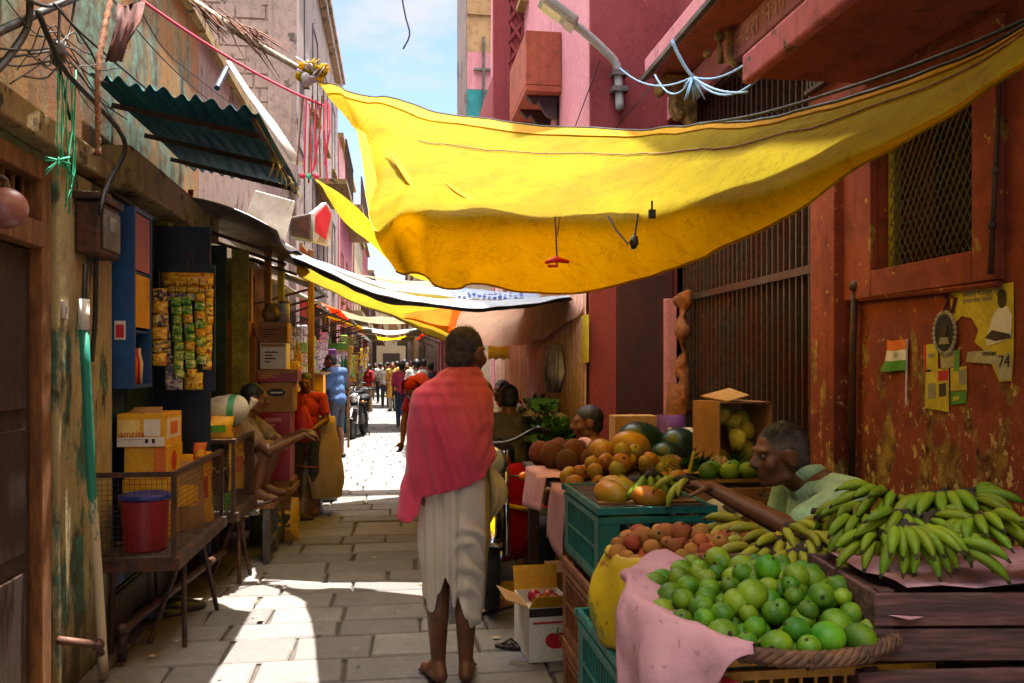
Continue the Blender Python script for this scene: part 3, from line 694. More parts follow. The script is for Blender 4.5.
# the folded flap at its corner
fl = sheet([[(356, 128, 5.72), (362, 160, 5.2), (366, 200, 4.5), (372, 230, 3.74)], [(366, 134, 5.6), (374, 165, 5.05), (378, 200, 4.42), (380, 232, 3.72)]], 6, 14, .006, 3)
MB().grid(fl).build('corner_flap', 'yellow_hem', yellow, world=True, smooth=True)
for fp_ in ([(386, 150, 5.2, .004), (398, 163, 4.95, .022), (409, 180, 4.6, .016), (420, 196, 4.3, .003)], [(436, 176, 4.72, .003), (462, 194, 4.3, .022), (490, 212, 3.9, .022), (514, 224, 3.68, .004)]):
    MB().tube(crom([PY(a_, b_, y_ - .035) for a_, b_, y_, q_ in fp_], 14), [fp_[0][3] + (max(q_[3] for q_ in fp_) - .003) * math.sin(PI * i / 13) for i in range(14)], 8, ell=(1, .35)).jit(.006, 18).build('fold', 'yellow_hem', yellow, world=True, smooth=True)
# things tied to its ridge
def strand(name, m, label, cat, pts, r, group=None, n=5):
    return tag(MB().tube(pts, r, n).build(name, m, smooth=True), label, cat, group)
hk = thing('red_hanger', 'bright red plastic hook hanging on strings below the yellow tarpaulin', 'hook', PY(556, 262, 3.54))
MB().tube([PY(555, 217, 3.56), PY(556, 236, 3.54), PY(557, 258, 3.54)], .004, 5).tube([PY(560, 217, 3.56), PY(557, 236, 3.54)], .003, 5).build('string', 'jute_rope', hk, world=True)
mat('bright_red_plastic', 'e01810', .35, fine=0, bump=0)  # plain bright red base colour, no emission
MB().tube([PY(545, 263, 3.54), PY(556, 259, 3.54), PY(569, 262, 3.54)], [.006, .014, .007], 8).tube([PY(556, 259, 3.54), PY(557, 266, 3.54), PY(548, 266, 3.54)], .007, 8).build('hook', 'bright_red_plastic', hk, world=True, smooth=True)
pg = thing('hanging_plug', 'black electric plug hanging on two cords under the yellow tarpaulin', 'plug', PY(634, 244, 3.2))
MB().tube([PY(608, 216, 3.38), PY(616, 230, 3.3), PY(628, 244, 3.22)], .004, 5).tube([PY(638, 214, 3.24), PY(634, 243, 3.2)], .004, 5).build('cord', 'black_cable', pg, world=True)
MB().tube([PY(635, 236, 3.2), PY(634, 243, 3.2), PY(633, 249, 3.2)], [.012, .02, .008], 8).build('plug_body', 'black_plastic', pg, world=True, smooth=True)
tg = thing('rope_clip', 'small black clip on the ridge of the yellow tarpaulin', 'clip', PY(652, 214, 3.12))
c_ = PY(652, 214, 3.12); MB().box(c_, (.026, .02, .034)).build('clip_body', 'black_plastic', tg, world=True, bevel=.003); MB().tube([c_, c_ + V((0, 0, .05))], .004, 5).build('clip_loop', 'black_cable', tg, world=True)
# pale yellow sheet tied further back
y2 = sheet([[(313, 178, 7.4), (322, 188, 7.2), (330, 200, 7.0)], [(340, 196, 7.4), (344, 212, 7.15), (348, 226, 6.9)], [(366, 218, 7.4), (370, 232, 7.1), (374, 246, 6.85)], [(392, 246, 7.4), (396, 258, 7.1), (400, 268, 6.8)], [(440, 270, 7.5), (444, 278, 7.2), (446, 284, 6.9)], [(540, 270, 7.6), (540, 276, 7.3), (540, 282, 7.0)]], 40, 14, .012, 5)
tag(MB().grid(y2).build('yellow_tarpaulin', 'yellow_tarp', smooth=True), 'narrow pale yellow sheet behind the corner of the large tarpaulin', 'tarpaulin')
# white sheet with black underside
wt = [[(288, 249, 7.6), (289, 253, 7.3), (290, 257, 6.35), (292, 264, 6.45)],
      [(330, 264, 7.7), (331, 268, 7.3), (332, 272, 6.25), (334, 281, 6.4)],
      [(380, 279, 7.9), (380, 286, 7.3), (380, 292, 6.15), (382, 302, 6.3)],
      [(440, 288, 8.4), (438, 295, 7.6), (436, 303, 6.1), (438, 309, 6.25)],
      [(500, 291, 8.6), (498, 298, 7.6), (496, 305, 5.95), (498, 309, 6.1)],
      [(562, 291, 8.6), (564, 294, 7.5), (570, 297, 5.9), (570, 300, 6.0)]]
wr_ = sheet(wt, 60, 24, .02, 8)
wtt = thing('white_tarpaulin', 'white tarpaulin with black underside, slung low behind the yellow one', 'tarpaulin', PY(430, 290, 8))
nsp = 17
MB().grid(wr_[:nsp]).build('sheet', 'white_tarp', wtt, world=True, smooth=True)
MB().grid([[p + V((0, 0, -.004)) for p in r_] for r_ in wr_[:nsp]]).build('underside', 'black_tarp', wtt, world=True, smooth=True)
MB().grid(wr_[nsp - 1:]).build('hanging_edge', 'black_tarp', wtt, world=True, smooth=True)
bl = MB(); rb_ = random.Random(9)
for i in range(38, 52):
    for j in range(3, 10):
        if rb_.random() < .62:
            w_ = rb_.uniform(.25, .8); a_, b_, c_, d_ = (wr_[j][i], wr_[j][i + 1], wr_[j + 1][i + 1], wr_[j + 1][i])
            up_ = V((0, 0, .006)); m_ = (a_ + b_ + c_ + d_) / 4; bl.add([m_ + (p - m_) * w_ + up_ for p in (a_, b_, c_, d_)], [(0, 1, 2, 3)])
bl.build('printed_marks', 'blue_plastic', wtt, world=True)
# yellow cloth hanging under it
yc = [[(293, 256, 9.2), (296, 266, 8.3), (299, 277, 7.4)], [(322, 268, 9.4), (324, 279, 8.4), (325, 289, 7.5)], [(350, 283, 9.5), (352, 293, 8.5), (353, 303, 7.6)], [(385, 296, 9.7), (388, 307, 8.7), (390, 317, 7.7)], [(415, 303, 9.9), (418, 316, 8.9), (420, 331, 8.0)], [(446, 308, 10), (448, 324, 9.1), (450, 342, 8.3)]]
tag(MB().grid(sheet(yc, 50, 14, .02, 12)).build('yellow_awning_cloth', 'yellow_tarp', smooth=True), 'torn yellow cloth hanging under the white tarpaulin along the left shops', 'awning cloth')
pc = [[(440, 309, 10.2), (442, 317, 9.8), (446, 327, 9.3), (456, 341, 8.9)], [(470, 303, 10.3), (472, 315, 9.8), (476, 329, 9.2), (484, 346, 8.7)], [(515, 297, 9.3), (517, 312, 8.9), (520, 328, 8.4), (524, 344, 8.0)], [(550, 290, 7.1), (551, 302, 7.0), (552, 316, 6.9), (552, 332, 6.8)], [(588, 286, 5.95), (587, 290, 5.93), (585, 297, 5.9), (582, 306, 5.88)]]
tag(MB().grid(sheet(pc, 50, 22, .025, 15)).build('peach_tarpaulin', 'peach_tarp', smooth=True), 'faded peach tarpaulin tied to the magenta house, above the man in the pink shawl', 'tarpaulin')
oc = [[(403, 315, 8.3), (404, 317, 8.4), (406, 319, 8.5)], [(420, 311, 8.5), (424, 318, 8.7), (428, 326, 8.9)], [(440, 308, 8.6), (444, 317, 8.8), (448, 333, 9.2)], [(466, 305, 8.7), (460, 314, 9.0), (454, 336, 9.4)]]
tag(MB().grid(sheet(oc, 24, 14, .015, 18)).build('orange_tarpaulin', 'orange_tarp', smooth=True), 'small rust orange tarpaulin with its point tied left of the peach one', 'tarpaulin')
EDGE = [(-1.6, 3.6), (.2, 3.85), (.5, 3.95), (1.05, 3.6), (1.24, 2.8), (1.38, 2.4), (1.7, 2.1)]
def flat_tarp(y0, y1, x0, x1, z, m, label, sagz=.25, seed=0):
    rows = []
    for j in range(14):
        r_ = []
        for i in range(48):
            s, t = i / 47, j / 13
            xx = x0 + (x1 - x0) * s; yt_ = y1
            if y0 < 1:
                for (xa, ya), (xb, yb) in zip(EDGE, EDGE[1:]):
                    if xa <= xx <= xb: yt_ = ya + (yb - ya) * (xx - xa) / (xb - xa)
            p = V((xx, y0 + (yt_ - y0) * t, z - sagz * math.sin(PI * s) * (1 - .3 * math.sin(PI * t))))
            r_.append(p + noise.noise_vector(p * 1.5 + V((seed, 0, 0))) * .06)
        rows.append(r_)
    return tag(MB().grid(rows).build('street_tarpaulin', m, smooth=True), label, 'tarpaulin')
flat_tarp(19.2, 22.2, -1.45, 1.2, 2.75, 'grey_tarp', 'grey tarpaulin across the street, before the woman in the yellow tunic', .2, 2)
flat_tarp(30, 33, -1.45, 1.2, 2.9, 'white_tarp', 'white tarpaulin across the far street above the crowd', .2, 4)
flat_tarp(41, 44, -1.4, .9, 3.0, 'yellow_tarp', 'yellow tarpaulin across the farthest stretch of the street', .2, 6)
flat_tarp(10.05, 10.5, -.55, 1.35, 2.6, 'grey_tarp', 'narrow grey strip of tarpaulin behind the peach one', .15, 7)
# unseen tarpaulin added overhead, its edge shaped to shade the fruit stall
flat_tarp(.9, 3.4, -1.5, 1.6, 3.55, 'grey_tarp', 'grey tarpaulin over the street, on the photographer\'s side of the yellow one', .2, 9)
# ================================================================ tin awnings on the left
aw = thing('tin_awning', 'dark green blue corrugated tin awning over the first shop on the left', 'awning', (-1.1, 5.4, 2.8))
rows = []
for i in range(97):
    s = i / 96; x = -1.50 + .90 * s; zz = 2.92 - .32 * s + .016 * math.sin(s * 2 * PI * 11); yo = -.56 * s; ye = -.92 * s
    rows.append([V((x, 4.44 + yo + .03 * math.sin(s * 25), zz)), V((x, 5.1 + (yo * 2 + ye) / 3, zz)), V((x, 5.8 + (yo + ye * 2) / 3, zz + .01)), V((x, 6.42 + ye + .02 * math.sin(s * 19), zz))])
MB().grid(rows).build('tin_sheet', 'blue_tin', aw, world=True, smooth=True, thick=.003)
for yy in (4.8, 5.4, 6.0): MB().beam((-1.5, yy, 2.875), (-.63, yy - .66, 2.565), .018, .028).build('purlin', 'brown_wood', aw, world=True)
MB().beam((-.625, 3.90, 2.575), (-.625, 5.5, 2.575), .02, .02).build('edge_batten', 'brown_wood', aw, world=True)
# grass growing on the awning edge
rg = random.Random(11); tf = MB()
for i in range(26):
    a = V((-.62 + rg.uniform(-.03, .02), rg.uniform(4.5, 5.5), 2.585)); b = a + V((rg.uniform(-.05, .05), rg.uniform(-.05, .05), rg.uniform(-.16, -.03)))
    tf.tube([a, (a + b) / 2 + V((.02, 0, 0)), b], [.003, .003, .001], 3)
mat('dry_grass', '8a7a34', .9, bump=0)
tag(tf.build('dry_grass', 'dry_grass'), 'dry grass stalks caught along the edge of the green blue tin awning', 'grass', kind='stuff')
a2 = thing('shop_canopy', 'bulging grey metal canopy over the second shop, below the tin awning', 'canopy', (-1.2, 7.6, 2.4))
rows = []
for j in range(16):
    t = j / 15; r_ = []
    for i in range(12):
        s = i / 11
        r_.append(V((-1.5 + .70 * s, 5.95 + 2.95 * t, 2.62 - .22 * s ** 2 - .05 * math.sin(t * PI * 3) * s)))
    rows.append(r_)
MB().grid(rows).build('metal_sheet', 'tin_sheet', a2, world=True, smooth=True, thick=.01)
for yy in (6.6, 7.4, 8.2): MB().beam((-1.5, yy, 2.52), (-.92, yy, 2.34), .025).build('rafter', 'rust_metal', a2, world=True)
# canopies over the shops further down the left row
def canopy(y0, y1, z, dpt, m, label, x=XL, s=1, drop=.3):
    o = thing('shop_canopy', label, 'canopy', (x, (y0 + y1) / 2, z)); rows = []
    for j in range(10):
        t = j / 9; rows.append([V((x + s * dpt * q / 7, y0 + (y1 - y0) * t, z - drop * q / 7 + .02 * math.sin(t * 17 + q))) for q in range(8)])
    MB().grid(rows).build('canopy_sheet', m, o, world=True, smooth=True, thick=.012)
    r = MB().tube([(x + s * .01, y0 + .1, z - .5), (x + s * dpt * .95, y0 + .1, z - drop - .01)], .014, 5); r.build('strut', 'rust_metal', o, world=True)
    MB().tube([(x + s * .01, y1 - .1, z - .5), (x + s * dpt * .95, y1 - .1, z - drop - .01)], .014, 5).build('strut', 'rust_metal', o, world=True)
    return o
canopy(9.1, 10.4, 2.62, .72, 'tin_sheet', 'short tin canopy on the left row beside the red and white signboard')
canopy(10.6, 12.5, 2.55, .6, 'grey_tarp', 'grey cloth canopy before the brown doors on the left row')
canopy(13.0, 15.2, 2.6, .7, 'orange_tarp', 'rust orange cloth canopy at the grey tenement')
canopy(15.4, 17.6, 2.6, .75, 'tin_sheet', 'tin canopy over the stall with green bottles')
canopy(18, 20, 2.6, .8, 'yellow_tarp', 'yellow cloth canopy further along the grey tenement')
canopy(20.3, 22.6, 2.6, .7, 'peach_tarp', 'peach cloth canopy at the end of the grey tenement')
canopy(24, 28, 2.6, .7, 'white_tarp', 'white cloth canopy before the bright pink house')
canopy(12.2, 14.6, 2.5, .6, 'peach_tarp', 'peach cloth canopy on the right row before the teal house', 1.22, -1)
canopy(16, 19, 2.5, .6, 'grey_tarp', 'grey cloth canopy on the right row by the teal house', 1.2, -1)
canopy(23, 27, 2.6, .55, 'orange_tarp', 'rust orange cloth canopy on the dusty pink house', 1.2, -1)
# signboards
sg = thing('signboard', 'blank lilac white signboard hung askew below the tin awning', 'sign', PY(270, 215, 6.6))
q = [PY(255, 190, 6.62), PY(295, 201, 6.75), PY(284, 241, 6.75), PY(246, 215, 6.62)]
MB().prism(q, (.0, .05, .0)).build('panel', 'white_paint', sg, world=True, bevel=.006)
MB().prism([q[3] + V((0, -.001, -.002)), q[2] + V((0, -.001, -.002)), q[2] + V((.01, 0, -.04)), q[3] + V((0, 0, -.03))], (0, .05, 0)).build('bottom_rail', 'old_wood', sg, world=True)
sg = thing('signboard', 'red and white signboard standing out from the left shops beyond the lilac one', 'sign', PY(322, 225, 9.0))
q = [PY(313, 213, 9.0), PY(326, 202, 9.25), PY(333, 212, 9.35), PY(331, 246, 9.35), PY(313, 241, 9.0)]
MB().prism(q, (-.05, .05, 0)).build('panel', 'white_paint', sg, world=True, bevel=.006)
q2 = [PY(315, 216, 8.995), PY(326, 205, 9.23), PY(331, 215, 9.33), PY(326, 240, 9.2), PY(315, 232, 8.995)]
MB().prism([p + V((.004, -.012, 0)) for p in q2], (-.003, .008, 0)).build('red_field', 'red_print', sg, world=True)
bx_ = thing('metal_box', 'dark grey metal sign box beside the red and white signboard', 'sign box', PY(300, 228, 8.8))
MB().prism([PY(290, 217, 8.6), PY(311, 213, 8.8), PY(311, 240, 8.8), PY(290, 236, 8.6)], (-.02, .22, 0)).build('case', 'grey_metal', bx_, world=True, bevel=.01)
MB().prism([PY(292, 220, 8.595), PY(309, 216, 8.785), PY(309, 237, 8.785), PY(292, 234, 8.595)], (.001, -.006, 0)).build('front_plate', 'rust_metal', bx_, world=True)
# ================================================================ pole, ropes, cables
tip = PY(314, 77, 6.32); root_ = PX(188, -2, -1.5)
pl = thing('bamboo_pole', 'grey bamboo pole reaching out from the left roof to the yellow tarpaulin corner', 'pole', root_)
MB().tube(crom([root_, root_.lerp(tip, .5) + V((0, 0, -.02)), tip], 10), [.03, .029, .028, .027, .026, .025, .024, .023, .022, .02], 8).build('shaft', 'bamboo', pl, world=True, smooth=True)
tw = MB()
for i in range(60):
    t = rg.uniform(.02, .5); a = root_.lerp(tip, t) + V((rg.uniform(-.04, .04), rg.uniform(-.05, .05), rg.uniform(-.02, .06)))
    d = (tip - root_).normalized() * rg.uniform(.1, .4) + V((rg.uniform(-.08, .08), rg.uniform(-.08, .08), rg.uniform(-.16, .05)))
    tw.tube([a, a + d * .5 + V((0, 0, rg.uniform(-.03, .03))), a + d], [.006, .005, .002], 4)
mat('twig', '6a3c24', .9, '3c2418', 9, fine=.4, isl=.3)
tw.build('dry_vine', 'twig', pl, world=True)
kn = thing('cloth_knot', 'frayed yellow and cream cloth knot on the tip of the bamboo pole', 'knot', tip)
for m_, sd_ in (('yellow_tarp', 3), ('dirty_white', 8)):
    k_ = MB(); r2 = random.Random(sd_)
    for i in range(9):
        a = tip + V((r2.uniform(-.09, .07), r2.uniform(-.05, .02), r2.uniform(-.06, .08)))
        k_.ball(a, (r2.uniform(.025, .05), .03, r2.uniform(.02, .05)), 8, 6)
    for i in range(10):
        a = tip + V((r2.uniform(-.05, .05), -.03, 0)); k_.tube([a, a + V((r2.uniform(-.08, .08), -.03, r2.uniform(.02, .08))), a + V((r2.uniform(-.1, .1), -.02, r2.uniform(-.06, .14)))], [.012, .009, .003], 5)
    k_.jit(.012, 22).build('cloth_wad', m_, kn, world=True, smooth=True)
strand('pink_rope', 'pink_cord', 'pink rope running from the left roof past the bamboo pole', 'rope', sag(PX(130, -8, -1.45), PY(324, 106, 6.4), .05, 14), .009)
pt = thing('hanging_tassel', 'pink and brown rope tassels hanging beside the yellow tarpaulin corner', 'tassel', PY(312, 150, 6.3))
for i in range(9):
    u = 303 + i * 3.2; MB().tube([PY(u, 96 + 4 * (i % 3), 6.35), PY(u - 3 + (i % 3) * 2, 130, 6.3), PY(u - 6 + (i * 7 % 5) * 2, 165 + (i % 4) * 6, 6.3)], .007, 5).build('tassel_string', 'pink_cord' if i % 3 else 'jute_rope', pt, world=True)
for u in (303, 309, 316): MB().ball(PY(u, 176, 6.28), .022, 10, 7).jit(.012, 40, u).build('bobble', 'pink_cord' if u != 309 else 'green_cord', pt, world=True, smooth=True)
ww = MB().tube([PY(229, 62, 7.2), PY(248, 92, 7.1), PY(270, 122, 7.0), PY(297, 163, 6.9)], [.03, .05, .075, .085], 9, ell=(1, .3)).build('white_sheet_roll', 'white_paint', smooth=True)
tag(ww, 'rolled white plastic sheet leaning from the roof down to the tin awning', 'plastic sheet')
X1 = -1.40
cables = [[(-20, 40), (20, 22), (50, 8), (90, -8)], [(-10, 78), (14, 50), (28, 25), (30, -5)], [(20, -4), (48, 6), (75, -4)], [(38, 12), (52, 45), (66, 72), (100, 108), (122, 135), (124, 155), (106, 188), (100, 214)],
          [(-6, 60), (30, 54), (58, 50)], [(-6, 62), (20, 66), (56, 60)], [(60, 4), (59, 30), (58, 55), (62, 80), (70, 120)], [(54, 4), (78, 30), (110, 58), (150, 92)], [(76, -6), (70, 30), (60, 62), (58, 100)],
          [(60, 8), (90, 50), (100, 75)], [(110, -4), (150, 45), (185, 80), (215, 105)], [(140, 10), (165, 50), (200, 80), (250, 118)]]
for i, cpts in enumerate(cables):
    o = MB().tube(crom([PX(u, v, X1 + .02 * (i % 4)) for u, v in cpts], 18), (.016, .014, .008, .012, .005, .004, .006, .006, .006, .005, .004, .004)[i], 6).build('electric_cable', 'black_cable', smooth=True)
    tag(o, ['thick black cable rising from the edge over the ochre wall', 'thick black cable curving down past the transom', 'short black cable sagging over the tangle of wires', 'long black cable looping down to the meter box', 'thin black cable running to the wire knot', 'slack thin wire just below the cable to the knot', 'black cable dropping straight down through the knot', 'thin wire slanting from the knot to the tin awning', 'wire crossing the knot and hanging straight', 'short wire below the tangle, near the jute rope', 'thin wire slanting over the green stained wall', 'thin wire slanting over the tin awning top'][i], 'cable', 'electric cables tangled on the ochre wall')
for i in range(9):
    a_ = (rg.uniform(-10, 40), rg.uniform(-5, 90)); b_ = (rg.uniform(45, 75), rg.uniform(20, 70)); c_ = (rg.uniform(60, 135), rg.uniform(-8, 125))
    tag(MB().tube(crom([PX(a_[0], a_[1], X1 + .03), PX((a_[0] + b_[0]) / 2, (a_[1] + b_[1]) / 2 + rg.uniform(0, 14), X1 + .03), PX(b_[0], b_[1], X1 + .04), PX((c_[0] + b_[0]) / 2, (c_[1] + b_[1]) / 2 + rg.uniform(0, 16), X1 + .02), PX(c_[0], c_[1], X1 + .0)], 16), rg.uniform(.0022, .0042), 5).build('electric_cable', 'black_cable', smooth=True), 'one of the fine loose wires tangled around the knot on the ochre wall', 'cable', 'fine loose wires on the ochre wall')
kb = MB().ball(PX(58, 54, X1 + .03), (.03, .04, .06), 10, 8).jit(.01, 30).build('tape_knot', 'black_plastic', smooth=True); tag(kb, 'black taped knot where the thin wires meet on the ochre wall', 'knot')
gs = MB()
for i in range(7):
    u = 58 + i * 3; gs.tube(crom([PX(u, 70 + 5 * (i % 3), X1 + .05), PX(u + 3 * math.sin(i * 2), 120, X1 + .05), PX(u + 4 * math.sin(i * 3), 150 + 3 * i, X1 + .05), PX(70 + 5 * math.sin(i), 172 + 7 * i, X1 + .05)], 8), .0035, 4)
[gs.tube([PX(58, 160, X1 + .05), PX(58 + 14 * math.sin(i * 2.1), 166 + 9 * math.cos(i * 1.7), X1 + .06)], .004, 4) for i in range(14)]; tag(gs.build('green_string', 'green_cord', smooth=True), 'green plastic string hanging in a knotted tuft by the transom', 'string')
rp = crom([PX(112, -6, -1.3), PX(104, 30, -1.3), PX(98, 70, -1.3), PX(98, 120, -1.3), PX(98, 155, -1.3)], 40)
tag(MB().tube(rp, [.013 + .003 * math.sin(i * 2.4) for i in range(39)] + [.024], 8).build('jute_rope', 'jute_rope', smooth=True), 'thick braided jute rope hanging with a frayed end', 'rope')
rag = MB().grid([[PX(118 + i * 4.5, 4 + 3 * math.sin(i), -1.28 + .03 * math.sin(i * 2)), PX(116 + i * 4, 22, -1.26 + .03 * math.sin(i * 2.4)), PX(112 + i * 2.6, 42, -1.27), PX(106 + i * 2.5, 62 - 3 * (i % 2), -1.28)] for i in range(7)])
mat('brown_rag', '5a2418', .95, '3c1810', 6, fine=.4)
tag(rag.build('brown_rag', 'brown_rag', smooth=True, thick=.01), 'dark red brown rag tied beside the jute rope', 'rag')
tag(MB().tube([PX(227, 68, -1.2), PX(217, 88, -1.2)], .02, 8).build('blue_rag', 'navy_paint'), 'short dark blue roll of cloth hanging from the bamboo pole', 'rag')
# over the street and on the right
strand('street_wire', 'black_cable', 'wire strung high across the street between the two rows', 'wire', sag((-1.5, 8, 5.6), (1.36, 8, 5.6), .15, 14), .006)
strand('loose_wire', 'black_cable', 'loose wire end dangling against the sky', 'wire', crom([(.03, 8, 5.42), (.05, 8.0, 5.0), (.09, 8.0, 4.75), (.13, 8, 4.58), (.07, 8, 4.44)], 14), .008)
strand('support_rope', 'black_cable', 'dark rope running along the upper rim of the yellow tarpaulin to the right', 'rope', crom([PY(700, 124, 3.6), PY(760, 114, 3.0), PY(860, 84, 2.4), PY(960, 48, 2.05), PY(1060, 4, 1.85)], 20), .006)
kc = PY(693, 77, 4.3)
for i, (a, b, dr) in enumerate((((672, 40, 4.3), None, .02), ((655, 75, 4.75), None, .10), ((620, 68, 5.6), None, .08), ((760, 52, 3.6), None, .05), ((748, 92, 3.4), None, .03), ((775, 60, 3.4), None, .12))):
    strand('blue_string', 'blue_cord', ['pale blue cord from the upper balcony edge down to the knot', 'pale blue cord looping slack below the upper balcony', 'pale blue cord running to the magenta wall', 'pale blue cord crossing the bars to the lower balcony', 'short pale blue cord tied to the lower balcony corner', 'slack pale blue cord hanging below the knot toward the lower balcony'][i], 'cord', sag(PY(*a), kc, dr, 12), .006 if i else .01, 'pale blue cords tied between the balconies')
kk = MB()
for i in range(12): kk.tube([kc, kc + V((rg.uniform(-.06, .06), rg.uniform(-.05, .05), rg.uniform(-.15, .01)))], [.012, .003], 5)
tag(kk.build('cord_knot', 'blue_cord', smooth=True), 'tufted knot where the pale blue cords meet', 'knot')
strand('guy_wire', 'black_cable', 'thin wire slanting down the magenta wall from the lamp bracket', 'wire', [PY(672, 62, 5.7), PY(612, 132, 5.7)], .004)
strand('service_wire', 'black_cable', 'thin wire slanting across the pink wall', 'wire', [PX(600, 60, 1.34), PX(572, 135, 1.34)], .004)
# street lamp
lp = thing('street_lamp', 'grey LED street lamp on a bent arm fixed to the magenta house', 'street lamp', PY(618, 108, 5.78))
yl = 5.74
MB().tube(crom([PY(620, 110, yl), PY(619, 90, yl), PY(617, 66, yl), PY(606, 52, yl - .02), PY(590, 37, yl - .05), PY(572, 22, yl - .1)], 16), .03, 10).build('arm', 'lamp_grey', lp, world=True, smooth=True)
for v_ in (74, 90): MB().box(PY(619, v_, yl), (.11, .09, .035)).build('clamp', 'grey_metal', lp, world=True)
a, b = PY(576, 25, yl - .1), PY(540, -2, yl - .2); dr_ = (b - a).normalized(); rt_ = V((0, 1, 0)); up_ = dr_.cross(rt_)
M3 = Matrix((dr_, rt_, up_)).transposed()
if M3.determinant() < 0: M3 = Matrix((dr_, -rt_, up_)).transposed()
hd = MB().box((a + b) / 2, ((b - a).length, .16, .07), M=M3).build('head', 'lamp_grey', lp, world=True, bevel=.02)
dn = up_ if up_.z < 0 else -up_
mat('lamp_lens', 'cfc6ac', .25, fine=.1, bump=0)
MB().box((a + b) / 2 + dn * .038 + dr_ * .04, ((b - a).length * .5, .12, .01), M=M3).build('lens', 'lamp_lens', hd, world=True)
MB().box((a + b) / 2 + dn * .041 - dr_ * .11, (.08, .12, .012), M=M3).build('driver_cover', 'white_paint', hd, world=True)
mat('dark_leafwrap', '3a4a1c', .4, '7a6a1c', 7, fine=.3, bump=.5, bs=20)
# ================================================================ left side: props by the first shops
wl = XL + .002
# hanging globe by the transom
gb = thing('globe_lamp', 'dull pinkish globe hanging before the wooden transom bars', 'lamp', PX(6, 208, -1.42))
mat('globe_glass', 'a8706a', .35, '94605c', 5, fine=.2)
gc = PX(6, 208, -1.42); MB().ball(gc, .075, 20, 14).build('globe', 'globe_glass', gb, world=True, smooth=True)
MB().tube([gc + V((0, 0, .07)), gc + V((0, 0, .1)), gc + V((-.09, 0, .16))], [.02, .012, .01], 8).build('bracket', 'rust_metal', gb, world=True)
# meter box
mbx = thing('meter_box', 'worn grey brown electric meter box on the plastered pier', 'meter box', PX(88, 265, XL + .05))
MB().bx(XL + .052, XL + .16, 4.16, 4.46, 2.0, 2.25).build('case', 'rust_metal', mbx, world=True, bevel=.012)
MB().bx(XL + .161, XL + .172, 4.19, 4.43, 2.03, 2.22).build('door', 'grey_metal', mbx, world=True, bevel=.004)
MB().bx(XL + .05, XL + .17, 4.13, 4.49, 2.253, 2.285).build('cover', 'rust_metal', mbx, world=True, bevel=.005)
MB().bx(XL + .173, XL + .177, 4.26, 4.36, 2.12, 2.19).build('dial_glass', 'glass_dim', mbx, world=True)
MB().tube([(XL + .10, 4.3, 2.0), (XL + .09, 4.32, 1.7), (XL + .08, 4.3, 1.5)], .012, 8).build('outlet_cable', 'black_cable', mbx, world=True)
sw_ = thing('bell_switch', 'small white switch on the pier below the meter box', 'switch', (XL + .06, 4.02, 1.72))
MB().bx(XL + .052, XL + .066, 4.0, 4.045, 1.69, 1.77).build('plate', 'white_paint', sw_, world=True, bevel=.003); MB().bx(XL + .067, XL + .073, 4.012, 4.033, 1.715, 1.745).build('rocker', 'dirty_white', sw_, world=True, bevel=.002)
# conduit pipe: chipped green over white
t = NT('chipped_pipe'); p_ = t.pos(); ms_ = t.math('ADD', t.ramp(p_[2], .45, 1.0, -.22, .12), t.noise(9, 6, .7, (1, 1, .35)))
t.done(t.mix(t.ramp(ms_, .44, .48), 'b8a888', '1c7a68'), .55, 0, t.bump(t.noise(30), .3, .004))
pa, pb = PX(84, 330, -1.40), PX(104, 662, -1.36); pb.z = .01
pp = thing('drain_pipe', 'pipe with chipped green paint leaning down the pier to the ground', 'pipe', pb)
MB().tube(crom([pa, pa.lerp(pb, .4) + V((0, -.015, 0)), pa.lerp(pb, .75), pb], 14), .021, 12).build('pipe', 'chipped_pipe', pp, world=True, smooth=True)
MB().tube([pa + V((0, 0, .0)), pa + V((0, 0, .14))], .024, 12).build('socket', 'white_paint', pp, world=True, smooth=True)
MB().tube([pa + V((0, 0, .14)), pa + V((.0, .02, .3))], .012, 8).build('inlet', 'black_cable', pp, world=True)
fp = thing('floor_pipe', 'short rusty pipe lying along the wall foot to the green pipe', 'pipe', PZ(80, 643, .08))
MB().tube([PX(58, 640, -1.42), PX(98, 645, -1.30), PX(101, 655, -1.29)], .018, 10).build('pipe', 'rust_metal', fp, world=True, smooth=True); MB().ball(PX(98, 645, -1.30), .027).build('elbow', 'rust_metal', fp, world=True, smooth=True)
lp_ = thing('long_pipe', 'long rusty pipe running low beside the shop front under the cage rack', 'pipe', (-1.3, 4.6, .1))
MB().tube([(-1.34, 4.42, .02), (-1.34, 4.44, .16), (-1.30, 4.6, .2), (-1.14, 5.9, .24)], .024, 10).build('pipe', 'rust_metal', lp_, world=True, smooth=True); MB().ball((-1.34, 4.44, .17), .034).build('elbow', 'rust_metal', lp_, world=True, smooth=True)
# blue display cabinet
cb = thing('display_cabinet', 'tall blue wall cabinet with a small red sticker and a glass street side', 'cabinet', (XL, 4.9, 1.36))
MB().bx(wl, XL + .145, 4.75, 4.772, 1.36, 2.33).bx(wl, XL + .145, 5.06, 5.08, 1.36, 2.33).bx(wl, XL + .145, 4.773, 5.059, 2.31, 2.33).bx(wl, XL + .145, 4.773, 5.059, 1.36, 1.38).bx(wl, XL + .012, 4.773, 5.059, 1.381, 2.309).build('case', 'blue_paint', cb, world=True)
MB().bx(XL + .02, XL + .13, 4.774, 5.058, 1.66, 1.675).bx(XL + .02, XL + .13, 4.774, 5.058, 1.98, 1.995).build('shelf', 'blue_paint', cb, world=True)
MB().bx(XL + .132, XL + .138, 4.774, 5.058, 2.0, 2.305).build('upper_poster', 'pink_wall', cb, world=True)
MB().bx(XL + .132, XL + .138, 4.774, 5.058, 1.69, 1.975).build('middle_poster', 'yellow_print', cb, world=True)
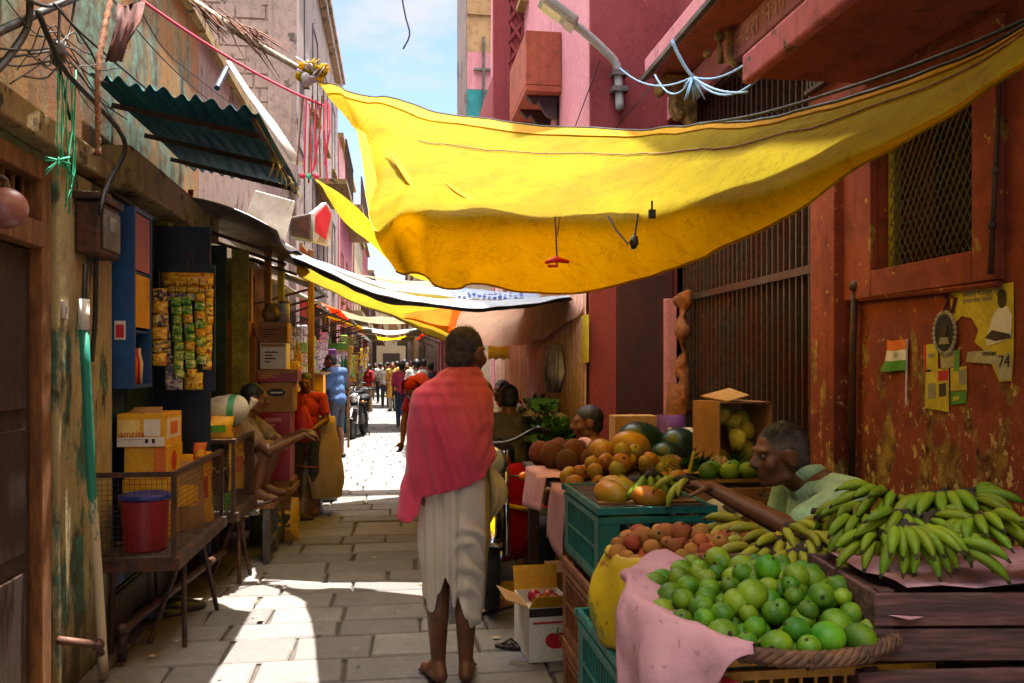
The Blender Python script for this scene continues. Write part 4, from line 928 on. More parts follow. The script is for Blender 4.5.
for i in range(5): MB().lathe([(.0, 0), (.022, 0), (.024, .12), (.012, .17), (.012, .2), (0, .2)], 10, (XL + .09, 4.81 + i * .052, 1.381)).build('jar', ('red_print', 'white_print', 'orange_print')[i % 3], cb, world=True, smooth=True)
st_ = MB().bx(XL + .045, XL + .10, 4.745, 4.749, 1.62, 1.72).build('sticker', 'white_print', cb, world=True)
MB().bx(XL + .052, XL + .093, 4.742, 4.7445, 1.63, 1.70).build('sticker_print', 'red_print', st_, world=True)
# hanging product strips: a string of small sachets each
def printmat(name, base, b2, b3, sc=26, rough=.32):
    t = NT(name); o = t.mix(t.ramp(t.noise(sc, 3, .5, (1, 1, 1.8)), .5, .53), base, b2); o = t.mix(t.ramp(t.noise(sc * 1.7, 2, .5, (1.6, 1, 1)), .60, .62), o, b3); o = t.mix(t.ramp(t.noise(sc * 3.4, 2, .5, (.5, 1, 2.2)), .64, .66, 0, .9), o, '2a1c18')
    t.done(o, rough, 0, t.bump(t.noise(46, 4), .5, .006), .5)
printmat('sachet_green', '4f8a2c', 'a8b84a', 'e0d8b0'); printmat('sachet_gold', 'c8901c', 'e0b83c', 'b03c1c'); printmat('sachet_white', 'c8c0b4', '6a5a8a', 'b8b0a4'); printmat('sachet_yellow', 'd8a818', 'e8d060', 'a82c1c'); printmat('sachet_dark', '3a2a20', 'c8981c', 'd8d0c0')
def strip(x, y, ztop, n, w, h, mats, label, tilt=0.0, cat='sachet strip', hdr=None):
    o = thing('sachet_strip', label, cat, (x, y, ztop)); rr = random.Random(int(x * 1000) + n)
    MB().tube([(x, y - .01, ztop), (x, y + .0, ztop + .09)], .003, 4).build('hook', 'rust_metal', o, world=True)
    for i in range(n):
        z1 = ztop - i * h; z0 = z1 - h + .002; m_ = mats[i % len(mats)]; xo = x + tilt * i * h + rr.uniform(-.004, .004); tw = rr.uniform(-.012, .012); rows = []
        for k in range(6):
            zz = z0 + (z1 - z0) * k / 5; bul = (.001, .010, .016, .016, .010, .001)[k]
            rows.append([V((xo - w / 2 + w * q / 6, y - bul * math.sin(PI * q / 6) - .006 * rr.random() + tw * (q / 6 - .5), zz + rr.uniform(-.002, .002))) for q in range(7)])
        MB().grid(rows).build('sachet', m_, o, world=True, smooth=True, thick=.002)
    return o
GRP = 'sachet strips hanging in the first shop front'
strip(-1.275, 5.50, 2.06, 1, .31, .085, ['sachet_gold'], 'wide golden header strip at the top of the hanging sachets')
strip(-1.28, 5.53, 1.985, 2, .28, .05, ['sachet_yellow', 'sachet_white'], 'wide yellow and white packet strip below the golden header')
strip(-1.415, 5.47, 1.93, 12, .05, .048, ['sachet_white'], 'narrow pale strip hanging at the dark shutter edge of the sachets', .07)
strip(-1.335, 5.44, 1.90, 9, .06, .055, ['sachet_green'], 'green sachet strip in the middle of the hanging sachets', .05)
strip(-1.27, 5.45, 1.91, 9, .06, .056, ['sachet_green', 'sachet_green', 'sachet_gold'], 'green strip with a few gold sachets among the hanging sachets', .06)
strip(-1.20, 5.46, 1.93, 8, .06, .055, ['sachet_gold', 'sachet_green'], 'mixed green and gold sachet strip next to the shutter leaf', .03)
strip(-1.15, 5.50, 1.96, 9, .055, .056, ['sachet_yellow'], 'bright yellow sachet strip at the outer edge of the hanging sachets', -.03)
strip(-1.36, 5.50, 1.44, 1, .10, .11, ['sachet_white'], 'white packet hanging lowest among the sachets')
strip(-1.24, 5.51, 1.44, 1, .11, .11, ['sachet_yellow'], 'pale yellow packet hanging lowest among the sachets')
strip(-1.35, 5.14, 1.93, 6, .085, .075, ['sachet_dark', 'sachet_gold'], 'dark and gold packet strip hanging beside the blue cabinet')
hr0 = 0
hb = thing('hanging_board', 'dark board with a wire loop behind the hanging sachets', 'board', (-1.28, 5.6, 1.4))
MB().bx(-1.44, -1.13, 5.57, 5.59, 1.32, 2.12).build('board', 'navy_paint', hb, world=True); MB().tube([(-1.31, 5.565, 2.1), (-1.28, 5.565, 2.2), (-1.25, 5.565, 2.1)], .004, 5).build('loop', 'rust_metal', hb, world=True)
hr = tag(MB().tube([PY(189, 205, 6.2), PY(191, 190, 6.2), PY(190, 222, 6.2)], [.012, .02, .004], 8).build('red_cloth_strip', 'red_print', smooth=True), 'dark red cloth strip hanging below the awning beam', 'cloth')
# ---------------------------------------------------------------- wire cage racks
def cage(label, x0, x1, y0, y1, zt, zc, front=True, legs=True):
    o = thing('cage_rack', label, 'rack', ((x0 + x1) / 2, (y0 + y1) / 2, 0))
    MB().bx(x0, x1, y0, y1, zt - .05, zt).build('deck', 'grey_metal', o, world=True, bevel=.006)
    MB().bx(x1 - .01, x1 + .03, y0 - .02, y1 + .02, zt - .07, zt - .01).bx(x0, x1 - .011, y0 - .03, y0 - .002, zt - .07, zt - .01).build('edge_rail', 'rust_metal', o, world=True)
    if legs:
        for (px, py, qx, qy) in ((x1 - .02, y0 + .28, x1 + .0, y0 + .22), (x1 - .02, y1 - .45, x1 + .03, y1 - .28), (x0 + .05, y0 + .2, x0 + .05, y0 + .15), (x0 + .05, y1 - .2, x0 + .05, y1 - .15), (x1 - .06, y0 + .42, x1 - .2, y0 + .3)):
            MB().tube([(px, py, zt - .07), (qx, qy, .003)], .014, 8).build('leg', 'rust_metal', o, world=True)
    f = MB(); r = .012
    for (px, py) in ((x0 + .01, y0), (x1, y0), (x1, y1)): f.bx(px - r, px + r, py - r, py + r, zt, zc)
    if front: f.bx(x0 + .025, x1 - .013, y0 - r, y0 + r, zc - .024, zc)
    f.bx(x1 - r, x1 + r, y0 + .013, y1 - .013, zc - .024, zc)
    f.build('cage_frame', 'rust_metal', o, world=True)
    m = MB(); s = .026
    if front:
        for i in range(int((x1 - x0) / s)): m.bx(x0 + .03 + i * s, x0 + .032 + i * s, y0 - .001, y0 + .001, zt, zc - .03)
        for k in range(int((zc - zt - .02) / s)): m.bx(x0 + .02, x1 - .014, y0 + .0015, y0 + .0032, zt + .02 + k * s, zt + .022 + k * s)
    for i in range(int((y1 - y0) / s)): m.bx(x1 - .001, x1 + .001, y0 + .02 + i * s, y0 + .022 + i * s, zt, zc - .03)
    for k in range(int((zc - zt - .02) / s)): m.bx(x1 + .0015, x1 + .0032, y0 + .014, y1 - .014, zt + .02 + k * s, zt + .022 + k * s)
    m.build('wire_mesh', 'rust_metal', o, world=True)
    return o
cage('rusty cage rack on thin legs holding the red bucket and yellow cartons', -1.50, -1.10, 4.45, 5.62, .53, .95)
cage('second rusty cage rack, before the man seated with the white sack', -1.50, -1.05, 5.75, 6.5, .53, 1.0)
# red bucket with blue lid
bk_ = thing('plastic_bucket', 'red ribbed plastic bucket with a blue lid inside the cage rack', 'bucket', (-1.285, 4.62, .531))
pr = [(.105, 0)]
for i in range(9): pr += [(.108 + .0015 * i, .012 + i * .026), (.104 + .0015 * i, .024 + i * .026)]
MB().lathe([(0, 0)] + pr + [(.122, .25), (.122, .262), (0, .262)], 32).build('pail', 'red_plastic', bk_, smooth=True)
MB().lathe([(0, .264), (.128, .264), (.13, .272), (.128, .286), (.11, .29), (.1, .284), (0, .284)], 32).build('lid', 'blue_plastic', bk_, smooth=True)
mat('pale_gold', 'ecd07a', .6, 'd8a83c', 5, fine=.15)
# yellow cartons
def carton(name, label, x0, x1, y0, y1, z0, z1, m, cat='carton', flaps=False, rz=0, tape='tan_cardboard', group=None):
    cx, cy = (x0 + x1) / 2, (y0 + y1) / 2; w, d, h = x1 - x0, y1 - y0, z1 - z0
    o = thing(name, label, cat, (cx, cy, z0 + .001), rz, group)
    if flaps:
        t = .005; b = MB()
        b.bx(-w / 2, w / 2, -d / 2, -d / 2 + t, 0, h).bx(-w / 2, w / 2, d / 2 - t, d / 2, 0, h).bx(-w / 2, -w / 2 + t, -d / 2 + t, d / 2 - t, 0, h).bx(w / 2 - t, w / 2, -d / 2 + t, d / 2 - t, 0, h).bx(-w / 2 + t, w / 2 - t, -d / 2 + t, d / 2 - t, 0, t)
        b.build('box_body', m, o)
    else:
        MB().bx(-w / 2, w / 2, -d / 2, d / 2, 0, h).build('box_body', m, o, bevel=.004)
        MB().bx(-.012, .012, -d / 2 + .002, d / 2 - .002, h + .0006, h + .0016).build('tape', tape, o)
    return o
c1 = carton('yellow_carton', 'yellow and white carton with red lettering on top of the cage rack stack', -1.49, -1.24, 4.83, 5.19, 1.04, 1.22, 'yellow_print')
yf = 4.8285
MB().bx(-1.488, -1.242, yf - .0012, yf, 1.044, 1.095).bx(-1.35, -1.265, yf - .0012, yf, 1.10, 1.19).build('white_label', 'white_print', c1, world=True)
MB().bx(-1.485, -1.37, yf - .0024, yf - .0016, 1.105, 1.19).build('gold_label', 'pale_gold', c1, world=True)
text('lettering', 'amrits', 'red_print', (-1.41, yf - .003, 1.112), .052, (1, 0, 0), (0, 0, 1), c1)
text('small_lettering', '~~~~~~~~~~', 'dark_print', (-1.41, yf - .003, 1.083), .02, (1, 0, 0), (0, 0, 1), c1)
for x in (-1.335, -1.30): MB().bx(x - .008, x + .008, yf - .003, yf - .0016, 1.062, 1.085).build('symbol', 'dark_print', c1, world=True)
MB().bx(-1.2395, -1.2385, 4.86, 5.16, 1.08, 1.19).build('side_label', 'white_print', c1, world=True)
MB().bx(-1.2382, -1.2374, 4.93, 5.09, 1.10, 1.17).build('side_picture', 'orange_print', c1, world=True)
fl_ = MB(); fl_.prism([V((-1.45, 4.9, 1.222)), V((-1.28, 4.9, 1.222)), V((-1.29, 4.98, 1.25)), V((-1.44, 4.98, 1.25))], (0, .003, .002)); fl_.build('flap', 'tan_cardboard', c1, world=True)
c2_ = carton('yellow_carton', 'deep yellow carton with a red round print, second in the cage rack stack', -1.455, -1.235, 4.84, 5.19, .865, 1.04, 'gold_print')
M_ = Matrix.Rotation(PI / 2, 3, 'Y')
MB().lathe([(0, 0), (.055, 0), (.055, .001), (0, .001)], 24, (-1.2348, 5.0, .95), M_).build('round_print', 'red_print', c2_, world=True)
MB().bx(-1.30, -1.238, 4.837, 4.8385, .87, 1.035).build('edge_print', 'orange_print', c2_, world=True)
c3_ = carton('yellow_carton', 'orange yellow carton at the bottom of the stack behind the bucket', -1.465, -1.235, 4.84, 5.19, .531, .864, 'gold_print')
MB().bx(-1.44, -1.30, 4.837, 4.8385, .66, .71).build('print_band', 'white_print', c3_, world=True)
text('lettering', 'II II II', 'dark_print', (-1.37, 4.836, .685), .04, (1, 0, 0), (0, 0, 1), c3_)
def pouch(name, label, c, w, h, m, rot=(0, 0, 0), pr='white_print', cat='packet', dpt=.05, group=None):
    o = thing(name, label, cat, c, rot=rot, group=group); rows = []
    for k in range(9):
        s = k / 8; b = max(.006, dpt * math.sin(PI * s) ** .6); zz = h * s
        rows.append([V((w / 2 * math.cos(a) * (1 - .06 * math.sin(PI * s)), b / 2 * math.sin(a), zz)) for a in [2 * PI * q / 16 for q in range(16)]])
    MB().grid(rows, True).jit(.012, 16, w * 50).build('pouch', m, o, smooth=True)
    MB().grid([[V((x * w * .3, -dpt * .5 * (1 - .3 * x * x) - .004, h * (.35 + .3 * z))) for x in (-1, -.5, 0, .5, 1)] for z in (0, .5, 1)]).build('print', pr, o, smooth=True)
    return o
pouch('snack_packet', 'tall tan and yellow snack pouch with a red spot leaning in the cage rack', (-1.20, 5.12, .531), .24, .40, 'tan_cardboard', (R(-6), 0, R(35)), 'yellow_print')
pouch('snack_packet', 'yellow green pouch with red print behind the tan one in the cage rack', (-1.19, 5.36, .531), .22, .42, 'yellow_print', (R(-4), 0, R(40)), 'red_print')
pouch('snack_packet', 'small orange packet standing beside the deep yellow carton', (-1.15, 5.25, .90), .08, .13, 'orange_print', (0, 0, R(10)), 'yellow_print')
carton('cardboard_carton', 'plain tan carton inside the far end of the first cage rack', -1.44, -1.2, 5.28, 5.55, .531, .82, 'cardboard')
# far rack: green crate of bottles, cartons, the white sack
cr = thing('bottle_crate', 'green crate of dark bottles in the second cage rack', 'crate', (-1.28, 6.0, .531))
MB().bx(-1.46, -1.12, 5.85, 5.865, .531, .62).bx(-1.46, -1.12, 6.2, 6.215, .531, .62).bx(-1.46, -1.445, 5.866, 6.199, .531, .62).bx(-1.135, -1.12, 5.866, 6.199, .531, .62).bx(-1.444, -1.136, 5.866, 6.199, .531, .54).build('crate_body', 'green_print', cr, world=True)
bt0 = None
for i in range(4):
    for j in range(3):
        if bt0 is None:
            bt0 = thing('soda_bottle', 'small dark capped bottle standing in the green crate', 'bottle', (-1.4 + .075 * i, 5.92 + j * .1, .541), group='dark bottles in the green crate')
            MB().lathe([(0, 0), (.028, 0), (.03, .01), (.03, .12), (.012, .18), (.012, .22), (0, .22)], 12).build('glass', 'dark_print', bt0, smooth=True); MB().lathe([(0, .221), (.015, .221), (.015, .235), (0, .235)], 12).build('cap', 'white_print', bt0)
        else: clone(bt0, (-1.4 + .075 * i, 5.92 + j * .1, .541))
carton('cardboard_carton', 'open tan carton resting on the second cage rack under the white sack', -1.42, -1.1, 5.9, 6.35, .98, 1.06, 'tan_cardboard')
pouch('snack_packet', 'green and yellow pouch lying under the white sack', (-1.22, 5.88, .985), .30, .16, 'yellow_print', (0, 0, R(20)), 'green_print', dpt=.14)
pouch('snack_packet', 'yellow pouch beside the carton in the second rack', (-1.10, 6.12, .62), .16, .36, 'yellow_print', (0, 0, R(60)), 'orange_print')
sk = thing('white_sack', 'bulging white plastic sack with green stripes beside the seated man', 'sack', (-1.2, 6.15, 1.065))
rows = []; n = 28
t = NT('striped_plastic'); z_ = t.sep('Object'); band = t.ramp(t.math('ABSOLUTE', t.math('ADD', z_[0], -.085)), .018, .022, 1, 0)
t.done(t.mix(band, t.mix(t.ramp(t.noise(8), .4, .6), 'c4c0b4', 'a09c90'), '2a8a6a'), .35, 0, t.bump(t.noise(22, 4), .5, .012))
for k in range(13):
    s = k / 12; z = .20 * (1 - math.cos(PI * s)) / 2; rr = .19 * math.sin(PI * min(max(s, .03), .97)) ** .55
    rows.append([V((rr * math.cos(a) * .95, rr * math.sin(a) * 1.1, z * (1 + .1 * math.cos(a)))) for a in [2 * PI * q / n for q in range(n)]])
MB().grid(rows, True).jit(.018, 9, 2).build('sack_body', 'striped_plastic', sk, smooth=True)
MB().tube([(.15, .0, .10), (.19, .02, .13), (.22, .01, .18)], [.03, .015, .03], 8).jit(.008, 20).build('tied_neck', 'striped_plastic', sk, smooth=True)
# low wooden bench with odds and ends
bn = thing('low_bench', 'low weathered bench between the cage racks and the seated man', 'bench', (-1.2, 6.7, 0))
MB().bx(-1.48, -.98, 6.28, 6.38, .41, .44).build('seat_board', 'grey_metal', bn, world=True)
for i in range(4): MB().bx(-1.48, -.90, 6.54 + i * .14, 6.67 + i * .14, .41, .445).build('seat_board', 'frame_wood', bn, world=True, bevel=.004)
for x, y in ((-1.42, 6.58), (-.96, 6.58), (-.96, 7.02), (-1.42, 7.02)): MB().bx(x - .025, x + .025, y - .025, y + .025, .003, .408).build('leg', 'grey_metal', bn, world=True)
MB().bx(-.985, -.935, 6.606, 6.994, .12, .16).build('stretcher', 'grey_metal', bn, world=True)
tr_ = thing('metal_tray', 'pale tray of small papers on the low bench', 'tray', (-1.04, 6.62, .446))
MB().lathe([(0, 0), (.1, 0), (.12, .02), (.115, .022), (.097, .006), (0, .006)], 24).build('dish', 'dirty_white', tr_, smooth=True); MB().box((0, 0, .014), (.09, .06, .012), .4).build('papers', 'white_print', tr_)
# shoes under the rack and by the bundle
def shoe(label, c, rz, m='black_plastic', group=None):
    o = thing('shoe', label, 'shoe', c, rz, group)
    b = MB(); rows = []
    for k in range(9):
        s = k / 8; y = -.12 + .25 * s; w = .036 + .012 * math.sin(PI * s); h = (.07, .075, .078, .072, .06, .05, .042, .034, .02)[k]
        rows.append([V((w * math.cos(a), y, max(.012, .012 + h * math.sin(a)))) for a in [PI * q / 8 for q in range(9)]] + [V((-w * .9, y, .012)), V((w * .9, y, .012))][:0])
    b.grid(rows); b.f.append(tuple(range(9))); b.f.append(tuple(range(72, 81)))
    b.build('upper', m, o, smooth=True); so_ = MB()
    pts = [(.04 * math.cos(a) + .004, .13 * math.sin(a), 0) for a in [2 * PI * q / 18 for q in range(18)]]
    so_.prism([V(p) for p in pts], (0, 0, .014)).build('sole', 'dark_print', o); return o
shoe('black shoe under the cage rack, nearer the wall', PZ(160, 617, .002), R(-70)); shoe('black shoe under the cage rack, nearer the leg', PZ(183, 611, .002), R(-60))
shoe('black shoe lying flat below the seated man', PZ(272, 520, .002), R(-60)); shoe('brown shoe with its toe to the street, before the dark bundle', PZ(300, 520, .002), R(-85), 'brown_wood'); shoe('dark shoe behind the low bench leg', PZ(283, 512, .002), R(-50))
# pots and flowers under the bench
for i, (u, v, m_, lb) in enumerate(((237, 511, 'red_plastic', 'small red pot under the low bench'), (250, 512, 'dirty_white', 'small pale pot under the low bench'))):
    o = thing('small_pot', lb, 'pot', PZ(u, v + 16, .002)); MB().lathe([(0, 0), (.04, 0), (.055, .09), (.06, .10), (.05, .10), (.038, .01), (0, .01)], 18).build('pot_body', m_, o, smooth=True); MB().lathe([(.055, .1), (.064, .1), (.064, .112), (.055, .112)], 18).build('rim', m_, o, smooth=True)
# carton stacks in the second shop
stack = [(-1.50, -1.20, 7.35, 7.75, .45, .86, 'cardboard', 'brown carton at the foot of the stack behind the seated man'), (-1.50, -1.20, 7.35, 7.75, .862, 1.20, 'cardboard', 'scuffed brown carton, second in the stack behind the seated man'), (-1.49, -1.17, 7.36, 7.74, 1.202, 1.72, 'cardboard', 'tall brown carton with a dark scrawl, topmost in the inner stack'),
         (-1.16, -.90, 7.50, 7.86, .50, .80, 'red_plastic', 'dark red carton low in the outer stack'), (-1.16, -.90, 7.5, 7.86, .802, 1.08, 'red_plastic', 'dark red printed carton right under the oval print carton'), (-1.15, -.88, 7.52, 7.86, 1.082, 1.34, 'tan_cardboard', 'tan carton with a dark oval logo in the outer stack'), (-1.2, -.84, 7.5, 7.84, 1.342, 1.45, 'red_plastic', 'flat dark red carton jutting out above the oval logo carton'),
         (-1.16, -.94, 7.56, 7.84, 1.452, 1.68, 'white_print', 'pale pink carton in the outer stack'), (-1.17, -.93, 7.56, 7.86, 1.682, 1.86, 'cardboard', 'small tan carton near the top of the outer stack'), (-1.42, -1.22, 7.4, 7.7, 1.722, 1.86, 'orange_print', 'orange carton on top of the inner stack')]
for (x0, x1, y0, y1, z0, z1, m_, lb) in stack:
    cc = carton('cardboard_carton', lb, x0, x1, y0, y1, z0, z1, m_, group='cartons stacked in the second shop')
    if 'oval' in lb and 'tan' in lb:
        pts = [V(((x0 + x1) / 2 + .075 * math.cos(a), y0 - .002, (z0 + z1) / 2 + .04 + .034 * math.sin(a))) for a in [2 * PI * q / 24 for q in range(24)]]
        MB().prism(pts, (0, -.001, 0)).build('oval_print', 'navy_paint', cc, world=True); MB().bx((x0 + x1) / 2 - .05, (x0 + x1) / 2 + .05, y0 - .0045, y0 - .0035, (z0 + z1) / 2 + .033, (z0 + z1) / 2 + .047).build('oval_lettering', 'white_print', cc, world=True)
    elif 'scrawl' in lb: text('scrawl', '2', 'dark_print', ((x0 + x1) / 2, y0 - .002, 1.45), .16, (1, 0, 0), (0, 0, 1), cc)
    elif 'printed' in lb: MB().bx(x0 + .05, x1 - .07, y0 - .0015, y0 - .0005, 1.0, 1.035).bx(x0 + .05, x1 - .12, y0 - .0015, y0 - .0005, .965, .985).build('label_print', 'pink_wall', cc, world=True)
    else:
        lb_ = MB()
        for q in range(4): lb_.bx(x0 + .04, x0 + .04 + (x1 - x0) * (.5, .3, .42, .2)[q], y0 - .0015, y0 - .0005, z0 + (z1 - z0) * (.62 - .12 * q), z0 + (z1 - z0) * (.67 - .12 * q))
        lb_.build('label_print', 'dark_print' if m_ not in ('red_plastic',) else 'gold_print', cc, world=True)
        MB().bx(x0 + .01, x1 - .01, y0 - .0012, y0 - .0004, z1 - .035, z1 - .005).build('tape', 'tan_cardboard', cc, world=True)
pl2 = thing('carton_stand', 'plank stand carrying the carton stacks in the second shop', 'stand', (-1.2, 7.6, 0))
MB().bx(-1.51, -.86, 7.32, 7.9, .40, .445).build('top', 'frame_wood', pl2, world=True)
MB().bx(-1.17, -.88, 7.48, 7.88, .448, .498).build('riser', 'frame_wood', pl2, world=True)
for x, y in ((-1.46, 7.36), (-.9, 7.36), (-.9, 7.86), (-1.46, 7.86)): MB().bx(x - .025, x + .025, y - .025, y + .025, .003, .398).build('leg', 'frame_wood', pl2, world=True)
# posts, jars and statue-like hangings above the cartons
for i, (u, v0, v1, y, m_, lb) in enumerate(((268, 228, 335, 7.95, 'frame_wood', 'squared wooden post behind the small carton'), (281, 232, 350, 8.3, 'yellow_green_paint', 'yellow green painted post past the carton stacks'), (311, 250, 410, 8.9, 'frame_wood', 'weathered brown post at the second shop, behind the boy'))):
    a = PY(u, v1, y); b = PY(u, v0, y); MBo = MB().bx(a.x - .03, a.x + .03, y - .03, y + .03, .003, b.z).build('shop_post', m_, bevel=.006); tag(MBo, lb, 'post')
vs_ = thing('brass_pot', 'brass water pot on the small tan carton', 'pot', (-1.08, 7.68, 1.862))
MB().lathe([(0, 0), (.05, 0), (.085, .05), (.08, .10), (.045, .14), (.06, .16), (.055, .162), (.04, .145), (0, .14)], 20).build('pot_body', 'gold_paint', vs_, smooth=True); MB().lathe([(.058, .158), (.066, .16), (.058, .168)], 20).build('rim', 'gold_paint', vs_, smooth=True)
gl_ = thing('round_tin', 'grey round tin standing beside the brass pot', 'tin', (-.97, 7.7, 1.862)); MB().lathe([(0, 0), (.045, 0), (.045, .17), (0, .17)], 18).build('tin_body', 'dirty_white', gl_, smooth=True); MB().lathe([(0, .171), (.048, .171), (.048, .19), (0, .19)], 18).build('lid', 'grey_metal', gl_, smooth=True)
# bundle, cream sack, goods at the boy's feet
bd = thing('wrapped_bundle', 'tall lumpy bundle in shiny dark purple plastic before the boy', 'bundle', PZ(303, 513, .003))
t = NT('dark_wrap'); t.done(t.mix(t.ramp(t.noise(5), .4, .6), '3a2228', '5a4038'), .22, 0, t.bump(t.noise(14, 5), .8, .03), .7)
rows = []
for k in range(17):
    s = k / 16; z = .86 * s; rr = (.19 + .06 * math.sin(s * 5.0 + 2.0)) * (1 if s < .9 else (1 - (s - .9) * 6))
    rows.append([V(((rr + .012 * math.sin(a * 5 + s * 9)) * math.cos(a) + .06 * math.sin(s * 2.2) - .05, (rr + .012 * math.sin(a * 4)) * math.sin(a), z)) for a in [2 * PI * q / 24 for q in range(24)]])
mbd = MB().grid(rows, True); mbd.f.append(tuple(range(16 * 24, 17 * 24))); mbd.jit(.02, 7, 4).build('wrapped_body', 'dark_wrap', bd, smooth=True)
MB().ball((-.02, .0, .87), (.15, .11, .06), 16, 8).jit(.02, 12).build('paper_top', 'tan_cardboard', bd, smooth=True)
MB().tube([(.235 * math.cos(a), .235 * math.sin(a), .5 + .02 * math.sin(a * 2)) for a in [2 * PI * q / 20 for q in range(21)]], .006, 5).build('binding_string', 'red_plastic', bd)
rb = thing('red_bag', 'bright red plastic bag held before the boy', 'bag', PY(303, 432, 8.4))
rows = []
for k in range(9):
    s = k / 8; z = .26 * s; rr = .085 * (1 - .75 * s ** 2.2)
    rows.append([V((rr * math.cos(a) * 1.1, rr * .7 * math.sin(a), z)) for a in [2 * PI * q / 16 for q in range(16)]])
MB().grid(rows, True).jit(.014, 14).build('bag_body', 'red_print', rb, smooth=True); MB().tube([(-.02, 0, .25), (-.03, 0, .34), (.02, 0, .36), (.03, 0, .26)], .008, 6).build('handle', 'red_print', rb, smooth=True)
cs_ = thing('cream_sack', 'tall cream woven sack standing behind the boy', 'sack', PZ(322, 497, .16)); rows = []
for k in range(13):
    s = k / 12; z = .80 * s; rr = .19 + .02 * math.sin(s * 6) - .05 * max(0, s - .7) / .3
    rows.append([V(((rr + .01 * math.sin(3 * a + 4 * s)) * math.cos(a), (rr * .8) * math.sin(a), z)) for a in [2 * PI * q / 20 for q in range(20)]])
mat('cream_cloth', 'b89c70', .85, 'a08458', 5, fine=.25, fs=120, bump=.4)
m_ = MB().grid(rows, True); m_.f.append(tuple(range(12 * 20, 13 * 20))); m_.jit(.02, 6).build('sack_body', 'cream_cloth', cs_, smooth=True); MB().tube([(.12 * math.cos(a), .1 * math.sin(a), .80) for a in [2 * PI * q / 20 for q in range(21)]], .015, 6).build('rolled_rim', 'cream_cloth', cs_, smooth=True)
bb_ = thing('black_drum', 'black plastic drum under the cream sack', 'drum', PZ(322, 500, .003)); MB().lathe([(0, 0), (.16, 0), (.17, .02), (.165, .13), (.175, .14), (.175, .155), (0, .155)], 24).build('drum_body', 'black_plastic', bb_, smooth=True); MB().lathe([(.17, .10), (.18, .105), (.17, .11)], 24).build('hoop', 'black_plastic', bb_, smooth=True)
yb = carton('yellow_carton', 'pale yellow carton with an open white flap next to the man in the blue shirt', PY(307, 430, 9.6).x, PY(324, 430, 9.6).x, 9.5, 9.8, .95, 1.38, 'yellow_print', flaps=True)
MB().prism([V((-.1, -.15, .43)), V((.12, -.15, .43)), V((.2, -.3, .46)), V((-.04, -.3, .46))], (0, 0, .004)).build('flap', 'white_print', yb)
ys = thing('plank_table', 'rough plank table under the pale yellow carton', 'table', (PY(314, 430, 9.65).x, 9.65, 0)); MB().bx(-.16, .16, -.25, .25, .91, .948).build('top', 'frame_wood', ys)
for a in (-.13, .13):
    for b in (-.21, .21): MB().bx(a - .02, a + .02, b - .02, b + .02, .003, .908).build('leg', 'frame_wood', ys)
# snack sacks at the seated man's back
pouch('snack_packet', 'green and gold sack of snacks on the ground under the squatting man', (-1.06, 7.30, .003), .3, .42, 'dark_leafwrap', (0, 0, R(25)), 'gold_print', dpt=.24)
pouch('snack_packet', 'dull yellow sack of snacks between the squatting man and the carton stack', (-.92, 7.42, .003), .24, .36, 'gold_print', (0, 0, R(-20)), 'dark_print', dpt=.2)
# goods hanging along the left shops further down
cols_ = ['sachet_yellow', 'sachet_gold', 'sachet_white', 'sachet_green', 'sachet_dark', 'sachet_white', 'sachet_yellow', 'purple_print', 'sachet_green']
rg = random.Random(21); proto = {}
for i in range(84):
    y = 9.2 + i * .24 + rg.uniform(-.1, .1); x = XL + (rg.uniform(.08, .3) if y < 15 else rg.uniform(.1, .6)); z = rg.uniform(1.55, 2.15); mm = cols_[rg.randint(0, 8)]
    if mm not in proto:
        o = thing('hanging_pack', 'bright packet strip hanging from a canopy far along the left shops', 'packet strip', (x, y, z), group='packets hanging far along the left shops')
        MB().tube([(0, 0, 0), (0, 0, .35)], .004, 4).build('string', 'black_cable', o)
        for k in range(3): MB().box((0, 0, -.1 - k * .16), (.16, .05, .145)).jit(.02, 9, k).build('packet', mm, o, bevel=.02)
        proto[mm] = o
    else: clone(proto[mm], (x, y, z), rg.uniform(-.5, .5))
# stall with green bottles
gs_ = thing('bottle_rack', 'open rack of green bottles with a green header by the motorcycles', 'rack', (-1.1, 16, 0))
MB().bx(-1.4, -.86, 15.9, 15.94, 1.40, 1.75).build('back_panel', 'dirty_white', gs_, world=True); MB().bx(-1.4, -.86, 15.85, 15.89, 1.78, 1.90).build('header', 'green_print', gs_, world=True, bevel=.01)
for z in (1.05, 1.40): MB().bx(-1.42, -.84, 15.7, 15.95, z - .03, z).build('shelf', 'frame_wood', gs_, world=True)
for x in (-1.41, -.85): MB().bx(x - .02, x + .02, 15.7, 15.74, .003, 1.9).build('post', 'frame_wood', gs_, world=True)
mat('green_glass', '0e7a2c', .2, fine=.1, bump=0)
g0 = None
for r_ in range(2):
    for i in range(7):
        l = (-1.37 + i * .078, 15.8, (1.401, 1.051)[r_])
        if g0 is None:
            g0 = thing('green_bottle', 'green bottle standing on the rack by the motorcycles', 'bottle', l, group='green bottles on the rack'); MB().lathe([(0, 0), (.032, 0), (.034, .16), (.014, .22), (.014, .27), (0, .27)], 12).build('glass', 'green_glass', g0, smooth=True); MB().lathe([(0, .271), (.017, .271), (.017, .29), (0, .29)], 12).build('cap', 'white_print', g0)
        else: clone(g0, l)
